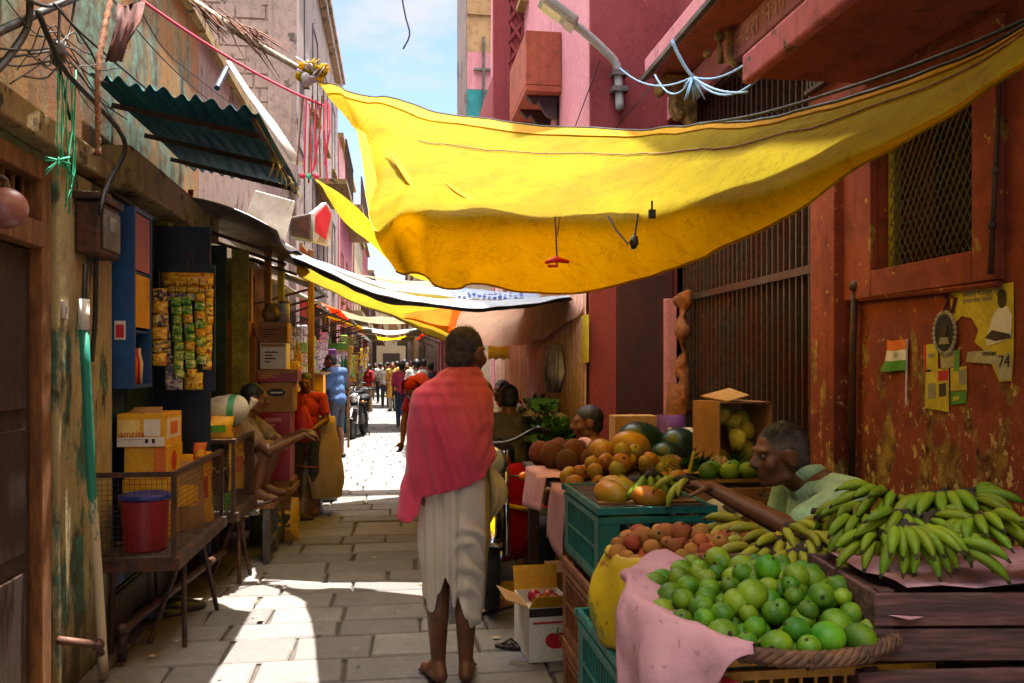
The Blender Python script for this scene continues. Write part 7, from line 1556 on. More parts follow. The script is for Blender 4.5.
def person(label, loc, rz, j, sm='white_cloth', pm='dark_cloth', skin='skin_brown', hair='hair_black', hm=None, s=1.0, vox=.012, sleeve=.5, leg=1.0, hands=True, group=None, skirt=None, shoes=None, bald=False, curl=.6, hl=((0, .3, -1), (1, 0, 0)), hr=((0, .3, -1), (-1, 0, 0)), eyes=True, loose=.02, cat='person'):
    o = thing('person', label, cat, loc, rz, group); o.scale = (s, s, s); hm = hm or HM()
    b = MB(); c = j['head']
    head(b, c, hm, 1.0, vox < .02)
    b.cap(c + hm @ V((0, -.025, -.06)), j['neck'] + V((0, 0, -.03)), .052, .06)
    up = (j['chest'] - j['pelvis']); mid = j['pelvis'].lerp(j['chest'], .5)
    q = up.to_track_quat('Z', 'Y').to_matrix(); yx = (j['shR'] - j['shL']).normalized(); z_ = up.normalized(); y_ = z_.cross(yx).normalized(); T = Matrix((yx, y_, z_)).transposed()
    b.ball(j['pelvis'], (.15, .115, .13), 16, 10, T); b.ball(mid, (.135, .105, .17), 16, 10, T); b.ball(j['chest'], (.155, .115, .17), 16, 10, T); b.cap(j['shL'], j['shR'], .062, .062)
    b.cap(j['neck'], j['shL'].lerp(j['neck'], .25), .05, .052); b.cap(j['neck'], j['shR'].lerp(j['neck'], .25), .05, .052)
    for S in 'LR':
        b.cap(j['sh' + S], j['el' + S], .052, .042); b.cap(j['el' + S], j['wr' + S], .042, .027)
        b.cap(j['hip' + S], j['kn' + S], .085, .058); kc = j['kn' + S].lerp(j['an' + S], .3) + V((0, -.012, 0)); b.cap(j['kn' + S], kc, .056, .056); b.cap(kc, j['an' + S], .055, .035)
        h_ = j['an' + S] + V((0, -.035, -.045)); t_ = j['toe' + S]; b.cap(h_ if j['an' + S].z < 9 else t_, t_.lerp(h_, .25), .034, .036); b.cap(j['an' + S], t_.lerp(h_, .35), .036, .032); b.cap(t_.lerp(h_, .3), t_, .034, .022)
        if hands: d_, n_ = (hl if S == 'L' else hr); hand(b, j['wr' + S], d_, n_, -1 if S == 'L' else 1, curl)
        else: b.cap(j['wr' + S], j['wr' + S] + V((0, .02, -.08)), .03, .02)
    b.blob('body', skin, o, vox, 3 if vox < .009 else 4)
    hair_on(o, c, hm, 1.0, hair, seed=loc[0], bald=bald)
    if eyes:
        for sx in (-1, 1):
            e = MB().ball(c + hm @ V((.031 * sx, .077, .006)), .0105, 12, 8).build('eye', 'eye_white', o, smooth=True); MB().ball(c + hm @ V((.031 * sx, .0825, .006)), .0066, 10, 6).build('iris', 'hair_black', e, smooth=True)
    L = loose; b = MB()
    b.ball(j['pelvis'] + V((0, 0, .02)), (.155 + L, .12 + L, .13), 16, 10, T); b.ball(mid, (.142 + L, .112 + L, .18), 16, 10, T); b.ball(j['chest'], (.158 + L, .118 + L, .175), 16, 10, T); b.cap(j['shL'], j['shR'], .064 + L * .5, .064 + L * .5); b.cap(j['neck'] + V((0, 0, -.045)), j['shL'].lerp(j['neck'], .3), .062, .06); b.cap(j['neck'] + V((0, 0, -.045)), j['shR'].lerp(j['neck'], .3), .062, .06)
    for S in 'LR': b.cap(j['sh' + S], j['sh' + S].lerp(j['el' + S], min(1, sleeve * 1.0)), .056 + L * .7, .052 + L * .8)
    if sleeve > 1:
        for S in 'LR': b.cap(j['el' + S], j['el' + S].lerp(j['wr' + S], sleeve - 1), .05 + L * .5, .036 + L * .5)
    b.jit(.012, 12, loc[1]); b.blob('shirt', sm, o, max(vox, .011), 3)
    if skirt: # (top z, hem z, top radius, hem radius)
        zt, zh, r0, r1, mm = skirt; rows = []
        for k in range(10):
            f = k / 9; r_ = r0 + (r1 - r0) * f; cx = j['pelvis'].lerp((j['anL'] + j['anR']) / 2, f); rows.append([V((cx.x + (r_ + .012 * f * math.sin(a * 7)) * math.cos(a), cx.y + (r_ * .8 + .012 * f * math.sin(a * 6)) * math.sin(a), zt + (zh - zt) * f)) for a in [2 * PI * q_ / 28 for q_ in range(28)]])
        MB().grid(rows, True).build('skirt', mm, o, smooth=True, thick=.004)
    if leg > 0:
        b = MB(); b.ball(j['pelvis'] + V((0, 0, -.02)), (.158, .122, .12), 16, 10, T)
        for S in 'LR':
            b.cap(j['hip' + S], j['hip' + S].lerp(j['kn' + S], min(leg * 1.6, 1)), .095, .075)
            if leg > .65: b.cap(j['kn' + S], j['kn' + S].lerp(j['an' + S], (leg - .6) / .4 * .95), .073, .058)
        b.jit(.006, 14, loc[0]); b.blob('trousers', pm, o, max(vox, .012), 3)
    if shoes:
        for S in 'LR': MB().cap(j['an' + S] + V((0, -.03, -.05)), j['toe' + S] + V((0, .01, 0)), .042, .034).build('sandal', shoes, o, smooth=True)
    return o
def fuzz(o, c, M, s, m, n, lo=-.35, L=.009):
    b = MB(); r2 = random.Random(n)
    for i in range(n):
        d = V((r2.gauss(0, 1), r2.gauss(0, 1), r2.gauss(0, 1))).normalized()
        if d.z < lo or (d.y > .55 and d.z < .55): continue
        p = V((0, -.021, .032)) + V((d.x * .079, d.y * .096, d.z * .089)) if d.z > -.1 else V((0, -.048, -.02)) + V((d.x * .069, d.y * .064, d.z * .062))
        t_ = d.cross(V((.3, .2, 1))).normalized() * .0012; e = p + d * L * r2.uniform(.4, 1.1) + V((r2.uniform(-.004, .004), r2.uniform(-.006, 0), r2.uniform(-.005, .002)))
        b.add([c + M @ ((p - t_) * s), c + M @ ((p + t_) * s), c + M @ (e * s)], [(0, 1, 2)])
    b.build('hair_strands', m, o)
# ---------------------------------------------------------------- man in the pink shawl, seen from behind
mm_ = PZ(455, 681, .0)
man = thing('person', 'man from behind in a pink orange shawl and white dhoti, walking barefoot', 'person', (mm_.x, mm_.y, 0)); b = MB()
hc = V((.056, .03, 1.54)); hM = HM(R(-38), R(-4)); head(b, hc, hM, 1.1); b.cap(hc + hM @ V((0, -.03, -.05)), V((.03, -.01, 1.40)), .056, .064)
for p, r in (((0, 0, .95), (.15, .11, .13)), ((0, 0, 1.1), (.135, .1, .17)), ((0, 0, 1.27), (.155, .11, .16))): b.ball(p, r, 16, 10)
b.cap((-.13, 0, 1.335), (.125, 0, 1.365), .055, .055)
for pts in ([(-.13, 0, 1.335), (-.165, .03, 1.08), (-.10, .20, 1.0)], [(.125, 0, 1.365), (.135, .03, 1.12), (.08, .22, 1.12)]): b.cap(pts[0], pts[1], .05, .042); b.cap(pts[1], pts[2], .042, .028)
hand(b, V((-.10, .20, 1.0)), (.8, .6, 0), (0, .3, 1), -1, .5); hand(b, V((.08, .22, 1.12)), (-.6, .8, .1), (0, .3, 1), 1, .5)
LG = [((-.085, 0, .90), (-.075, .03, .50), (-.082, -.015, .33), (-.078, .0, .095), (-.135, .13, .03), (-.07, -.05, .045)), ((.075, 0, .90), (.06, .03, .50), (.05, -.02, .33), (.05, -.005, .095), (.085, .16, .03), (.045, -.055, .045))]
for h_, k_, c_, a_, t_, hl_ in LG:
    b.cap(h_, k_, .085, .056); b.cap(k_, c_, .055, .053); b.cap(c_, a_, .053, .034); b.cap(a_, hl_, .034, .034); b.cap(a_, V(t_).lerp(V(hl_), .35), .035, .034); b.cap(hl_, t_, .034, .025)
    d = (V(t_) - V(hl_)).normalized(); x = V((d.y, -d.x, 0)).normalized()
    for i in range(5): e = V(t_) + x * (-.028 + .014 * i) * (1 if t_[0] > 0 else -1); e.z = .016; b.cap(e, e + d * (.035 - .004 * i), .0115 - .001 * i, .0095 - .001 * i, 8)
b.blob('body', 'skin_dark', man, .0065, 3)
MBh = MB().ball(hc + hM @ V((0, -.022, .034)), (.0835, .1045, .094), 22, 16, hM).ball(hc + hM @ V((0, -.057, -.024)), (.073, .064, .064), 14, 10, hM); MBh.jit(.004, 50); MBh.blob('hair', 'hair_cropped', man, .007, 2)
for sx in (-1, 1): e = MB().ball(hc + hM @ V((.034 * sx, .085, .007)), .0125, 12, 8).build('eye', 'eye_white', man, smooth=True); MB().ball(hc + hM @ V((.034 * sx, .0925, .007)), .0066, 10, 6).build('iris', 'hair_black', e, smooth=True)
fuzz(man, hc, hM, 1.1, 'hair_cropped', 2200, L=.006)
# dhoti
def lerpt(tab, x):
    for (a, p), (b_, q) in zip(tab, tab[1:]):
        if a <= x <= b_: f = (x - a) / (b_ - a); f = f * f * (3 - 2 * f); return p + (q - p) * f
    return tab[0][1] if x < tab[0][0] else tab[-1][1]
hemt = [(-1, .40), (-.75, .345), (-.5, .44), (-.30, .52), (-.2, .49), (-.05, .36), (.08, .42), (.35, .32), (.62, .265), (.85, .28), (1, .36)]
rows = []; NP = 150; NS = 70
for k in range(NS):
    s = k / (NS - 1); r_ = []
    for i in range(NP):
        a = 2 * PI * i / NP; cx, sy = math.cos(a), math.sin(a); hem = lerpt(hemt, cx) if sy < 0 else .30 + .06 * math.cos(a * 2)
        z = 1.0 + (hem - 1.0) * s
        rx = lerpt([(.2, .125), (.45, .150), (.7, .165), (.9, .162), (1.0, .145)], z); ry = lerpt([(.2, .09), (.45, .11), (.7, .125), (.9, .128), (1.0, .115)], z)
        x = cx * rx + lerpt([(.2, -.006), (.9, .0)], z); y = sy * ry; fold = 0.0; n = V((cx / rx, sy / ry, 0)).normalized()
        if sy < .25:
            rgt = max(0, min(1, (x + .02) / .05)); cen = math.exp(-((x + .035) / .022) ** 2)
            swag = math.sin(z * 58 + ((x - .05) / .11) ** 2 * 5.0 + x * 22 + 3.2 * noise.noise(V((x * 7, z * 9, 1)))) * .0125 * rgt * (1 - max(0, min(1, (cx - .8) / .18))) * lerpt([(.25, .8), (.5, 1.2), (.72, .9), (.84, .15), (1, 0)], z)
            pleat = math.sin(x * 150 + z * 3) * .008 * (1 - rgt) + cen * .014 * lerpt([(.3, 1), (.9, .6), (1, 0)], z)
            vee = -math.exp(-((x - .012) / .018) ** 2) * .026 * lerpt([(.3, 1.0), (.62, .9), (.8, .25), (.9, 0)], z)
            fold = swag + pleat + vee
        else: fold = math.sin(a * 26) * .006
        fold += noise.noise(V((x * 9, z * 9, 3))) * .006
        r_.append(V((x, y, z)) + n * fold)
    rows.append(r_)
def dhoti_mat():
    t = NT('dhoti_cloth'); o = t.mix(t.ramp(t.noise(4), .35, .65), 'eadfce', 'd8cab6'); px = t.sep('Object'); o = t.mix(t.ramp(px[0], .128, .14), o, 'b89a50'); t.done(o, .9, 0, t.bump(t.noise(300, 2), .3, .002, t.bump(t.noise(20, 4), .3, .006)), .2)
    tr = t.n.new('ShaderNodeBsdfTranslucent'); t.l.new(o, tr.inputs['Color']); m_ = t.n.new('ShaderNodeMixShader'); m_.inputs[0].default_value = .2; t.l.new(t.bs.outputs[0], m_.inputs[1]); t.l.new(tr.outputs[0], m_.inputs[2]); t.l.new(m_.outputs[0], t.out.inputs['Surface'])
dhoti_mat(); MB().grid(rows, True).build('dhoti', 'dhoti_cloth', man, smooth=True, thick=.003)
rows = []
for k in range(12):
    s = k / 11; rr = .012 + .05 * math.sin(PI * min(s * 1.1, 1)) ; rows.append([V((.165 + .045 * math.sin(PI * s) + (rr + .007 * math.sin(a * 5)) * math.cos(a) * .8, .06 + (rr + .007 * math.sin(a * 6)) * math.sin(a), 1.0 - .27 * s)) for a in [2 * PI * q / 30 for q in range(30)]])
mat('cream_fold', 'b8a468', .9, 'a89458', 5, fine=.2, bs=240); MB().grid(rows, True).build('waist_bundle', 'cream_fold', man, smooth=True)
# shawl
def shawl_mat():
    t = NT('shawl_cloth'); px = t.sep('Object'); g = t.math('ADD', t.math('ADD', t.math('MULTIPLY', px[0], 1.5), t.math('MULTIPLY', px[2], .9)), t.math('MULTIPLY', t.noise(3), .25))
    o = t.mix(t.ramp(g, 1.12, 1.62), 'e65470', 'ea6e44'); o = t.mix(t.ramp(t.noise(6), .45, .75, 0, .4), o, 'c83858'); t.done(o, .8, 0, t.bump(t.noise(320, 2), .3, .002, t.bump(t.noise(13, 5, .5, (1, 1, .5)), .45, .012)), .2); t.bs.inputs['Sheen Weight'].default_value = .2
    tr = t.n.new('ShaderNodeBsdfTranslucent'); t.l.new(o, tr.inputs['Color']); m_ = t.n.new('ShaderNodeMixShader'); m_.inputs[0].default_value = .3; t.l.new(t.bs.outputs[0], m_.inputs[1]); t.l.new(tr.outputs[0], m_.inputs[2]); t.l.new(m_.outputs[0], t.out.inputs['Surface'])
shawl_mat(); rows = []; NP = 140; NS = 70
TZ = [(.7, -.035, .215, .15), (.9, -.03, .205, .15), (1.05, -.028, .205, .15), (1.2, -.024, .205, .148), (1.29, -.018, .198, .135), (1.35, -.010, .184, .118), (1.395, .002, .152, .10), (1.44, .024, .105, .082), (1.475, .042, .067, .072)]
for k in range(NS):
    s = k / (NS - 1); r_ = []
    for i in range(NP):
        a = 2 * PI * i / NP; cx, sy = math.cos(a), math.sin(a)
        hem = lerpt([(-1, .775), (-.78, .765), (-.68, .80), (-.62, .885), (-.2, .905), (.3, .93), (.7, .965), (.92, 1.02), (1, 1.06)], cx) if sy < .3 else .95 + .1 * sy
        zt = 1.475 - .02 * max(0, sy); z = zt + (hem - zt) * (s ** 1.15)
        c_ = lerpt([(q[0], q[1]) for q in TZ], z); rx = lerpt([(q[0], q[2]) for q in TZ], z); ry = lerpt([(q[0], q[3]) for q in TZ], z)
        x = c_ + cx * rx; y = sy * ry - .005
        if cx < -.4: x -= .055 * max(0, 1.05 - z) * (-cx - .4) * 2.2
        n = V((cx / rx, sy / ry, 0)).normalized(); f = 0
        f += noise.noise(V((x * 26 + z * 7, z * 1.6, 2))) * .022 * lerpt([(.8, 1), (1.3, .8), (1.45, .3)], z)
        f += (.018 * math.exp(-((x + .115 + (z - 1.1) * .18) / .016) ** 2) + .012 * math.exp(-((x + .05 + (z - 1.1) * .32) / .014) ** 2) + .010 * math.exp(-((x - .02 + (z - 1.15) * .42) / .015) ** 2)) * (1 if sy < .2 else 0) * lerpt([(.8, 1.2), (1.36, .8), (1.42, 0)], z)
        f += noise.noise(V((x * 10 + z * 3, z * 16 - x * 14, 7))) * .016 * max(0, min(1, (x - .04) / .08)) * lerpt([(.95, 1), (1.2, 1), (1.35, 0)], z) + noise.noise(V((x * 8, z * 6, 1))) * .012 + noise.noise(V((x * 20, z * 8, 5))) * .004
        if z > 1.36: f += .006 * math.sin(a * 9 + z * 30) * (z - 1.36) / .1
        r_.append(V((x, y, z)) + n * f)
    rows.append(r_)
MB().grid(rows, True).build('shawl', 'shawl_cloth', man, smooth=True, thick=.004)
# ---------------------------------------------------------------- fruit seller
sj = J0(pelvis=(0, -.10, .57), chest=(0, -.02, .91), neck=(0, .06, 1.09), head=(0, .17, 1.165), shL=(-.19, .0, 1.035), shR=(.19, .02, 1.035), elL=(-.20, .21, .93), wrL=(-.06, .45, 1.06), elR=(.24, .10, .70), wrR=(.16, .30, .66), hipL=(-.10, 0, .52), hipR=(.10, 0, .52), knL=(-.15, .34, .52), knR=(.15, .34, .52), anL=(-.15, .34, .09), anR=(.15, .34, .09), toeL=(-.16, .50, .03), toeR=(.16, .50, .03))
sel = person('grey haired seller in a mint green shirt seated behind the bananas, reaching out', (1.60, 3.02, -.065), R(90), sj, 'mint_shirt', 'grey_lungi', 'skin_dark', 'hair_grey', HM(R(4), R(-6)), 1.04, .0075, .75, .9, True, curl=.35, hl=((.1, 1, .15), (.2, -.1, 1)))
fuzz(sel, sj['head'], HM(R(4), R(-6)), 1.0, 'hair_grey', 1500)
cl = MB()
for sx in (-1, 1): cl.grid([[sj['neck'] + V((sx * (.03 + .05 * math.sin(a)), .075 - .11 * (1 - math.cos(a)) / 2 - .02 * k, -.005 + .028 * (2 - k) * (.6 + .4 * math.sin(a)) - .05 * math.exp(-a * 2)))for a in [PI * q / 12 for q in range(13)]] for k in range(3)])
cl.build('collar', 'mint_shirt', sel, smooth=True, thick=.004)
mst = MB(); mst.cap(sj['head'] + V((-.02, .098, -.038)), sj['head'] + V((.02, .098, -.038)), .007, .007); mst.jit(.002, 50).build('moustache', 'hair_grey', sel, smooth=True)
stl = thing('wooden_stool', 'low wooden stool under the fruit seller', 'stool', (1.60, 3.02, 0)); MB().bx(-.17, .17, -.17, .17, .38, .42).build('seat', 'brown_wood', stl, bevel=.004)
for x in (-.14, .14):
    for y in (-.14, .14): MB().bx(x - .02, x + .02, y - .02, y + .02, .003, .378).build('leg', 'brown_wood', stl)
for k_, (dx, rz_) in enumerate(((0, .2),)):
    w_ = V((1.60 - .575, 3.02 - .07, 1.075)); bunch('three small bananas lying on the seller\'s palm', w_, R(-70), 3, 'banana_yellow', .5, .1, s=.75)
# ---------------------------------------------------------------- squatting man on the left
qj = J0(pelvis=(0, -.12, .13), chest=(0, .0, .46), neck=(0, .05, .64), head=(0, .10, .78), shL=(-.18, .03, .58), shR=(.18, .03, .58), elL=(-.2, .26, .42), wrL=(-.06, .45, .52), elR=(.21, .26, .40), wrR=(.05, .48, .50), hipL=(-.10, -.08, .13), hipR=(.10, -.08, .13), knL=(-.16, .24, .42), knR=(.16, .24, .42), anL=(-.14, .14, .085), anR=(.14, .14, .085), toeL=(-.15, .30, .03), toeR=(.15, .30, .03))
person('barelegged man in a grey lungi squatting on the low bench, arms stretched over his knees', (-1.18, 6.80, .447), R(-95), qj, 'tan_cloth', 'grey_lungi', 'skin_dark', 'hair_black', HM(R(10), R(-8)), 1.0, .009, .55, .45, True, hl=((.3, 1, 0), (0, -.2, 1)), hr=((-.3, 1, 0), (0, -.2, 1)))
# boy
bj = J0(elL=(-.24, .05, 1.12), wrL=(-.10, .26, 1.02), elR=(.24, .05, 1.12), wrR=(.10, .26, 1.0))
bl_ = PY(306, 500, 8.65); person('boy in a bright red shirt standing behind the dark bundle', (bl_.x, 8.65, .003), R(178), bj, 'red_shirt', 'grey_shorts', 'skin_dark', 'hair_black', HM(0, R(-10)), .84, .011, .6, .6, True, hl=((.6, .7, -.2), (0, .2, 1)), hr=((-.6, .7, -.2), (0, .2, 1)), curl=.8)
bm_ = PZ(337, 458, 0); person('man in a blue shirt and grey shorts standing in the shade by the pale carton', (bm_.x, bm_.y, .003), R(62), J0(chest=(0, .05, 1.24), neck=(0, .08, 1.42), head=(0, .13, 1.55), elL=(-.22, .08, 1.12), wrL=(-.16, .30, 1.05), elR=(.23, .06, 1.12), wrR=(.16, .30, 1.03)), 'blue_shirt', 'grey_shorts', 'skin_brown', 'hair_black', HM(R(20), R(-12)), 1.0, .014, .8, .55, True, shoes='brown_wood', loose=.03)
# woman in the red veil, bending
wj = J0(pelvis=(0, -.05, .86), chest=(0, .20, 1.08), neck=(0, .33, 1.18), head=(0, .43, 1.25), shL=(-.16, .26, 1.13), shR=(.16, .26, 1.13), elL=(-.19, .34, .88), wrL=(-.16, .42, .66), elR=(.19, .34, .88), wrR=(.15, .42, .66))
wl_ = PY(436, 480, 9.6); wo = person('woman with a red veil over her head bending forward behind the man in the shawl', (wl_.x, 9.6, .003), R(140), wj, 'saree_red', 'saree_red', 'skin_dark', 'hair_black', HM(R(20), R(-30)), .98, .013, .45, 0, True, skirt=(.95, .06, .19, .30, 'saree_red'))
rows = []; hmw = HM(R(20), R(-30))
for k in range(10):
    f = k / 9; r_ = []
    for i in range(24):
        a = R(200 * i / 23 - 10) - 0; rr = .115 + .08 * f
        r_.append(wj['head'] + hmw @ V((rr * math.cos(a), -.02 - .30 * f * math.sin(a) ** 2 - .01 + .05 * (1 - f), .03 + rr * math.sin(a) * .98 - .10 * f)) + V((0, -.06 * f, -.09 * f)))
    rows.append(r_)
MB().grid(rows).jit(.012, 9).build('veil', 'saree_red', wo, smooth=True, thick=.004); MB().ball(wj['head'] + hmw @ V((0, -.03, .04)), (.095, .112, .10), 18, 12, hmw).jit(.006, 14).build('veil_crown', 'saree_red', wo, smooth=True)
# seated pair and the profile figure on the right
tj = J0(pelvis=(0, 0, .56), chest=(0, .06, .90), neck=(0, .08, 1.08), head=(0, .12, 1.21), shL=(-.18, .07, 1.03), shR=(.18, .07, 1.03), elL=(-.22, .2, .80), wrL=(-.12, .40, .78), elR=(.22, .2, .80), wrR=(.12, .40, .78), hipL=(-.1, .04, .55), hipR=(.1, .04, .55), knL=(-.14, .42, .55), knR=(.14, .42, .55), anL=(-.14, .42, .09), anR=(.14, .42, .09), toeL=(-.15, .58, .03), toeR=(.15, .58, .03))
def stool(label, x, y, h):
    o = thing('wooden_stool', label, 'stool', (x, y, 0)); MB().bx(-.16, .16, -.15, .15, h - .04, h).build('seat', 'brown_wood', o, bevel=.004)
    for a in (-.13, .13):
        for c_ in (-.12, .12): MB().bx(a - .02, a + .02, c_ - .02, c_ + .02, .003, h - .042).build('leg', 'brown_wood', o)
p1 = PY(508, 430, 6.75); person('man in a grey brown shirt seated with his back turned, beyond the motorcycle', (p1.x, 6.75, .0), R(-12), tj, 'grey_brown_shirt', 'dark_cloth', 'skin_brown', 'hair_black', HM(0, R(-10)), 1.0, .013, .9, .9, False, loose=.03); stool('stool under the man in the grey brown shirt', p1.x, 6.73, .43)
person('person with a red collar seated by the corrugated wall, past the man in grey brown', (1.14, 8.55, .04), R(130), tj, 'white_cloth', 'dark_cloth', 'skin_dark', 'hair_black', HM(), .98, .014, .8, .9, False); stool('stool by the corrugated wall under the person with the red collar', 1.15, 8.55, .45)
sc2 = MB().tube([V((1.14, 8.55, 0)) + V((.09 * math.cos(a), .08 * math.sin(a) - .05, 1.10)) for a in [2 * PI * q / 16 for q in range(17)]], .04, 8).build('red_scarf', 'saree_red', smooth=True); tag(sc2, 'red scarf round the neck of the person by the corrugated wall', 'scarf')
p3 = PY(604, 430, 5.38); person('person in a dull olive shirt seated in profile before the dark door', (p3.x, 5.36, -.06), R(88), tj, 'olive_shirt', 'dark_cloth', 'skin_brown', 'hair_black', HM(0, R(-4)), .97, .011, .7, .9, False); stool('stool under the person in the olive shirt', p3.x + .01, 5.36, .38)
# woman in the mustard tunic and the man beside her
y1 = PZ(393, 411, 0); wm_ = person('woman in a mustard tunic and white trousers standing in the sunlit street', (y1.x, y1.y, .003), R(160), J0(elL=(-.24, .05, 1.12), wrL=(-.08, .18, 1.2), elR=(.22, 0, 1.1)), 'mustard_tunic', 'white_cloth', 'skin_mid', 'hair_black', HM(R(20)), .96, .02, 1.3, 1.0, False, skirt=(1.0, .45, .17, .25, 'mustard_tunic'), eyes=False, shoes='dark_cloth')
MB().grid([[V((-.16 + .03 * i, .13 + .01 * math.sin(i), 1.38 - .12 * k - .02 * math.sin(i))) for i in range(4)] for k in range(5)]).build('white_scarf', 'white_cloth', wm_, smooth=True, thick=.006)
y2_ = PZ(411, 408, 0); person('man in a white shirt with a dark strap beside the woman in mustard', (y2_.x, y2_.y, .003), R(175), J0(), 'white_cloth', 'grey_shorts', 'skin_brown', 'hair_black', None, 1.02, .02, .9, 1.0, False, eyes=False, shoes='dark_cloth')
p4_ = PZ(369, 412, 0); person('person in a red top standing in the shade by the far left shops', (p4_.x, p4_.y, .003), R(120), J0(), 'saree_red', 'tan_cloth', 'skin_brown', 'hair_black', None, .92, .02, .9, 1.0, False, eyes=False)
rg = random.Random(31); cl_ = ['white_cloth', 'pink_cloth', 'dark_cloth', 'blue_cloth', 'tan_cloth', 'saree_red', 'white_cloth', 'mustard_tunic']; pr_ = []
spots = [(.45, 18.5), (.15, 20.5), (.8, 19.5), (.55, 21.5), (.3, 22.8), (.75, 23), (-.35, 30), (.05, 28.5), (.35, 31), (.7, 27), (-.6, 34), (0, 34.5), (.5, 35), (.75, 37), (-.2, 38), (.3, 39), (-.7, 40), (.1, 43), (.55, 44), (-.4, 45), (.65, 24.5), (.25, 25.2), (-.85, 37), (.8, 33), (-.1, 48), (.4, 50), (.2, 53), (-.5, 52)]
for i, (x, y) in enumerate(spots):
    lb = 'one of the many small figures in the crowd far down the street'
    if i < 8: o = person(lb, (x, y, .003), R(rg.choice([0, 180, 165, 15, 195])), J0(), cl_[i], ('dark_cloth', 'blue_cloth', 'tan_cloth')[i % 3], ('skin_brown', 'skin_mid')[i % 2], 'hair_black', None, rg.uniform(.92, 1.03), .03, .9, 1.0, False, 'crowd far down the street', eyes=False); pr_.append(o)
    else: clone(pr_[(i * 3) % 8], (x, y, .003), R(rg.choice([0, 180, 160, 20])), s=rg.uniform(.92, 1.03))
# ================================================================ motorcycles
mat('bike_red', 'a80c14', .25, fine=.08, bump=0); mat('tyre_rubber', '161514', .85, fine=.3); mat('bike_black', '121214', .35, fine=.15, bump=0); mat('amber_lens', 'd0701c', .3, bump=0)
t = NT('headlight_glass'); t.done('c8c8c4', .08, .6)
def wheel(o, c, r=.30, w=.045):
    ty = MB()
    prof = [(r - .06, -w * .7), (r - .02, -w), (r, -w * .5), (r + .004, 0), (r, w * .5), (r - .02, w), (r - .06, w * .7)]
    M3 = Matrix.Rotation(PI / 2, 3, 'Y')
    wr = MB().lathe([(r - .075, -w * .5), (r - .055, -w * .55), (r - .055, w * .55), (r - .075, w * .5), (r - .075, -w * .5)], 32, c, M3); 
    for i in range(16):
        a = 2 * PI * i / 16; wr.tube([V(c) + V((.03 * (1 if i % 2 else -1), .03 * math.cos(a + .4), .03 * math.sin(a + .4))), V(c) + V((0, (r - .07) * math.cos(a), (r - .07) * math.sin(a)))], .003, 4)
    wr.tube([V(c) + V((-.06, 0, 0)), V(c) + V((.06, 0, 0))], .035, 12)
    h = wr.build('wheel', 'steel', o, smooth=False)
    MB().lathe(prof, 36, c, M3).build('tyre', 'tyre_rubber', h, smooth=True); return h
def arc(c, r, a0, a1, n, w):
    rows = []
    for i in range(n):
        a = R(a0 + (a1 - a0) * i / (n - 1)); rows.append([V(c) + V((x, (r + dz) * math.cos(a), (r + dz) * math.sin(a))) for x, dz in ((-w, -.03), (-w * .7, .005), (0, .018), (w * .7, .005), (w, -.03))])
    return rows
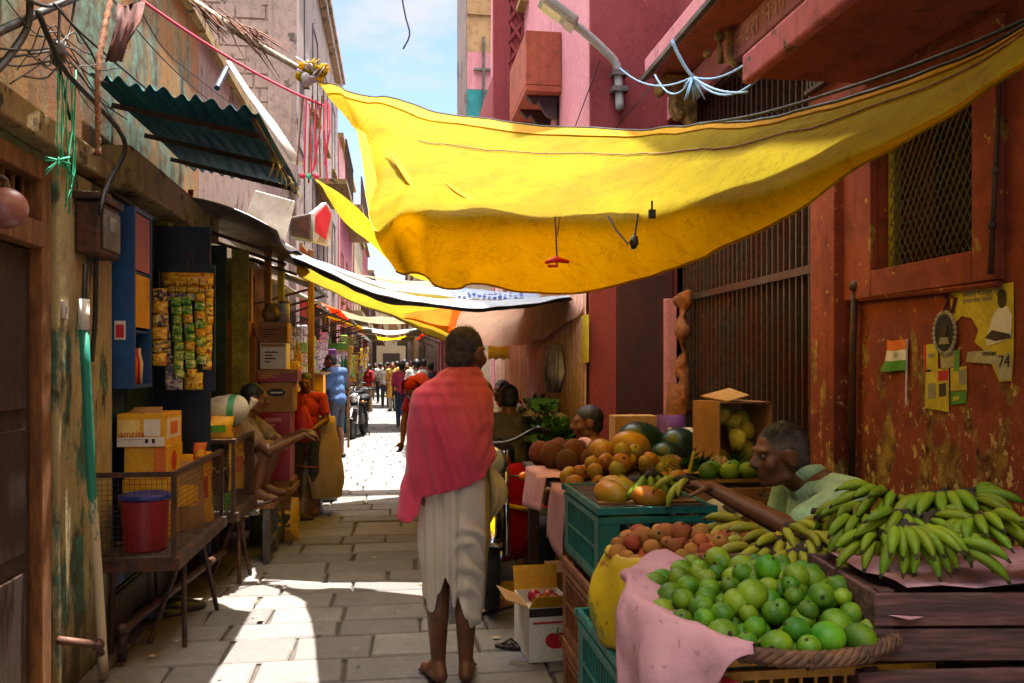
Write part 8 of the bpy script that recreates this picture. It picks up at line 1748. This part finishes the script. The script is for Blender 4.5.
def motorcycle(label, loc, rz, tank='bike_red', cowl=True):
    o = thing('motorcycle', label, 'motorcycle', loc, rz)
    wheel(o, (0, .63, .30)); wheel(o, (0, -.62, .30), .30, .052)
    MB().grid(arc((0, .63, .30), .335, 20, 175, 18, .065)).build('fender', 'chrome', o, smooth=True, thick=.004)
    MB().grid(arc((0, -.62, .30), .345, 10, 150, 18, .075)).build('fender', 'bike_black', o, smooth=True, thick=.004)
    for sx in (-1, 1): MB().tube([(.085 * sx, .63, .30), (.085 * sx, .46, .72), (.085 * sx, .40, .88)], [.024, .02, .02], 10).build('fork', 'chrome', o, smooth=True)
    hl = MB().lathe([(0, -.09), (.05, -.085), (.085, -.03), (.095, .02), (.098, .03), (.088, .034)], 24, (0, .53, .82), Matrix.Rotation(-PI / 2, 3, 'X')).build('headlight', 'chrome', o, smooth=True)
    MB().lathe([(.088, .03), (.06, .05), (0, .058)], 24, (0, .53, .82), Matrix.Rotation(-PI / 2, 3, 'X')).build('lens', 'headlight_glass', hl, smooth=True)
    MB().tube(crom([(-.33, .24, .98), (-.26, .34, 1.0), (-.10, .40, .93), (.10, .40, .93), (.26, .34, 1.0), (.33, .24, .98)], 24), .012, 8).build('handlebar', 'bike_black', o, smooth=True)
    for sx in (-1, 1):
        MB().tube([(.28 * sx, .30, 1.0), (.36 * sx, .21, .975)], .021, 10).build('grip', 'bike_black', o, smooth=True)
        if sx > 0:
            mr = MB().tube([(.17 * sx, .35, 1.0), (.19 * sx, .36, 1.12), (.20 * sx, .34, 1.18)], .007, 6).build('mirror_stalk', 'chrome', o, smooth=True)
            MB().ball((.20 * sx, .345, 1.21), (.075, .02, .045), 16, 10).build('mirror', 'bike_black', mr, smooth=True); MB().ball((.20 * sx, .332, 1.21), (.068, .012, .039), 16, 10).build('mirror_glass', 'chrome', mr, smooth=True)
        MB().tube([(.10 * sx, .50, .74), (.17 * sx, .52, .74)], .008, 6).build('indicator_stalk', 'bike_black', o); MB().ball((.19 * sx, .52, .74), (.032, .028, .028), 12, 8).build('indicator', 'amber_lens', o, smooth=True)
    rows = []
    for k in range(13):
        s = k / 12; y = .34 - .46 * s; w = .13 * math.sin(PI * (.12 + .8 * s)) ** .7; h = .10 * math.sin(PI * (.15 + .72 * s)) ** .8; rows.append([V((w * math.cos(a), y, .79 - .05 * s + h * math.sin(a))) for a in [2 * PI * q / 20 for q in range(20)]])
    m = MB().grid(rows, True); m.f.append(tuple(range(20))); m.f.append(tuple(range(240, 260))); tk = m.build('fuel_tank', tank, o, smooth=True)
    MB().lathe([(0, 0), (.035, 0), (.03, .015), (0, .017)], 16, (0, .13, .875)).build('filler_cap', 'chrome', tk, smooth=True)
    rows = []
    for k in range(13):
        s = k / 12; y = -.10 - .62 * s; w = .11 + .03 * math.sin(PI * s) + (.02 if s > .4 else 0); z = .76 + .05 * max(0, s - .45) / .55 + .02 * math.sin(PI * s); rows.append([V((w * x, y, z + d)) for x, d in ((-1, -.05), (-1, .01), (-.6, .04), (0, .048), (.6, .04), (1, .01), (1, -.05))])
    MB().grid(rows).build('seat', 'bike_black', o, smooth=True, thick=.02)
    e = MB().bx(-.12, .12, -.12, .16, .26, .46)
    for i in range(6): e.bx(-.11, .11, .0, .2, .475 + i * .026, .485 + i * .026)
    e.bx(-.06, .06, .03, .17, .46, .64).build('engine', 'grey_metal', o, bevel=.012)
    MB().tube([(0, .42, .80), (0, .30, .36), (0, .1, .24), (0, -.2, .26), (0, -.35, .5), (0, -.1, .72), (0, .35, .80)], .02, 8).tube([(0, -.1, .72), (0, -.7, .70)], .018, 8).build('frame', 'bike_black', o, smooth=True)
    MB().tube(crom([(.05, .16, .42), (.09, .26, .30), (.12, .0, .22), (.15, -.4, .26), (.15, -.85, .32)], 16), [.02] * 8 + [.02, .025, .035, .038, .038, .038, .036, .03], 10).build('exhaust', 'chrome', o, smooth=True)
    for sx in (-1, 1):
        MB().tube([(.10 * sx, -.62, .30), (.10 * sx, -.48, .66)], .024, 10).build('shock_absorber', 'chrome', o, smooth=True); MB().tube([(.10 * sx, -.62, .30), (.10 * sx, -.1, .30)], .016, 8).build('swing_arm', 'bike_black', o)
        MB().prism([V((.125 * sx, -.05, .70)), V((.125 * sx, -.42, .72)), V((.125 * sx, -.36, .50)), V((.125 * sx, -.1, .46))], (.02 * sx, 0, 0)).build('side_panel', tank, o, bevel=.012)
        if cowl:
            c_ = MB(); rows = []
            for k in range(10):
                s = k / 9; z = .72 - .48 * s; rows.append([V((sx * (.115 + .05 * math.sin(PI * min(s * 1.2, 1)) * math.sin(PI * q / 8)), .36 - .34 * q / 8 - .04 * s, z)) for q in range(9)])
            sh = MB().grid([[V((sx * (.04 + .23 * q / 8 - .02 * abs(s2 - 4) / 4), .44 - .16 * (q / 8) ** 2 - .02 * s2 / 8, .80 - .58 * s2 / 8)) for q in range(9)] for s2 in range(9)]).build('leg_shield', tank, o, smooth=True, thick=.012)
            MB().grid([[V((sx * (.07 + .17 * q / 6), .455 - .16 * ((.03 + .17 * q / 6) / .23) ** 2, .58 - .03 * s2 - .05 * q / 6)) for q in range(7)] for s2 in range(2)]).build('stripe', 'yellow_print', sh, smooth=True, thick=.004)
            g = c_.grid(rows).build('cowl', tank, o, smooth=True, thick=.012); MB().grid([[p + V((sx * .012, 0, 0)) for p in r_[2:7]] for r_ in rows[3:5]]).build('stripe', 'yellow_print', g, smooth=True)
    nb = MB().bx(-.09, .09, .665, .672, .60, .66).build('number_plate', 'white_print', o)
    MB().tube([(-.08, -.05, .27), (-.22, -.15, .01)], .012, 6).build('kick_stand', 'bike_black', o)
    return o
motorcycle('red motorcycle with chrome headlight parked facing the street, behind the apple carton', (.645, 5.78, .012), R(174)).scale = (1.06, 1.06, 1.06)
m1 = PZ(357, 439, 0); mk = motorcycle('dark motorcycle parked at the left shops, nearer of the far two', (m1.x, m1.y + .6, .012), R(172), 'bike_black', False)
m2 = PZ(352, 430, 0); clone(mk, (m2.x - .25, m2.y + 1.2, .012), R(150), 'dark motorcycle parked beyond the other one at the left shops')
clone(mk, (m2.x - .1, m2.y + 4.5, .012), R(165), 'dark motorcycle parked furthest down the left shops'); clone(mk, (.72, 18.2, .012), R(190), 'dark motorcycle parked on the far right row, near the crowd')
# ================================================================ camera, light, sky
cd = bpy.data.cameras.new('camera'); cam = bpy.data.objects.new('camera', cd); COL.objects.link(cam)
cam.location = (0, 0, EYE); cam.rotation_euler = (PI / 2, 0, -YAW); cd.sensor_width = 36; cd.lens = 36 * FPX / 1024; cd.shift_y = 24.5 / 1024; cd.clip_start = .05; cd.clip_end = 500
C.camera = cam
SUN = V((.10, .09, 1)).normalized()
sd = bpy.data.lights.new('sun', 'SUN'); so = bpy.data.objects.new('sun', sd); COL.objects.link(so)
sd.energy = 2.35; sd.angle = R(.5); sd.color = (1, .95, .86)
so.rotation_euler = SUN.to_track_quat('Z', 'Y').to_euler(); so.location = (0, 0, 12)
w = bpy.data.worlds.new('World'); C.world = w; w.use_nodes = True
nt = w.node_tree; bg = nt.nodes['Background']
sky = nt.nodes.new('ShaderNodeTexSky'); sky.sky_type = 'NISHITA'; sky.sun_disc = False
sky.sun_elevation = math.asin(SUN.z); sky.sun_rotation = math.atan2(SUN.x, SUN.y); sky.altitude = 7000; sky.air_density = .75; sky.dust_density = .6; sky.ozone_density = 1.0
tc = nt.nodes.new('ShaderNodeTexCoord'); mp = nt.nodes.new('ShaderNodeMapping'); mp.inputs['Scale'].default_value = (1, 1, 2.2); mp.inputs['Location'].default_value = (.62, .1, .2)
nz = nt.nodes.new('ShaderNodeTexNoise'); nz.inputs['Scale'].default_value = 3.2; nz.inputs['Detail'].default_value = 8; nz.inputs['Roughness'].default_value = .55
nt.links.new(tc.outputs['Generated'], mp.inputs['Vector']); nt.links.new(mp.outputs['Vector'], nz.inputs['Vector'])
mr = nt.nodes.new('ShaderNodeMapRange'); mr.inputs['From Min'].default_value = .45; mr.inputs['From Max'].default_value = .56; mr.inputs['To Min'].default_value = .2; mr.inputs['To Max'].default_value = .95; nt.links.new(nz.outputs['Fac'], mr.inputs['Value'])
sx = nt.nodes.new('ShaderNodeSeparateXYZ'); nt.links.new(tc.outputs['Generated'], sx.inputs[0])
def rmp(src, a, b, c, d):
    r = nt.nodes.new('ShaderNodeMapRange'); r.inputs['From Min'].default_value = a; r.inputs['From Max'].default_value = b; r.inputs['To Min'].default_value = c; r.inputs['To Max'].default_value = d; nt.links.new(src, r.inputs['Value']); return r.outputs['Result']
# overhead brightening added out of view for fill light; cloud patches lower down
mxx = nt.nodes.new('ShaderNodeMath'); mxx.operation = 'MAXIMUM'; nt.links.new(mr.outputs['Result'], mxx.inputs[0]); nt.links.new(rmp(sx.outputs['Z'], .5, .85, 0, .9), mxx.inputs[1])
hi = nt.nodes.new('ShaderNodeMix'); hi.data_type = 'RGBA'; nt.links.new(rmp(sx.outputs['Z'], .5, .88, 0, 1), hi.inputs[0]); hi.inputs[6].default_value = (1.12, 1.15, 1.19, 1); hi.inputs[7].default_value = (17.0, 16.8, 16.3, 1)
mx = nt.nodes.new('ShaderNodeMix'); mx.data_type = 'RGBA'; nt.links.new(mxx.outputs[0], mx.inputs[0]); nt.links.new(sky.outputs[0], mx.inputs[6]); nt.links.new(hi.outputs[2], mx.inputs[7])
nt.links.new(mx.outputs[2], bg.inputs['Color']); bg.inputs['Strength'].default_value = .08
C.view_settings.view_transform = 'Standard'; C.view_settings.look = 'None'; C.view_settings.gamma = 1; C.view_settings.use_curve_mapping = False
C.view_settings.exposure = 3.3
cy = C.cycles; cy.use_denoising = True; cy.max_bounces = 8; cy.diffuse_bounces = 5; cy.glossy_bounces = 3; cy.transmission_bounces = 4; cy.transparent_max_bounces = 6; cy.sample_clamp_indirect = 6; cy.caustics_reflective = False; cy.caustics_refractive = False
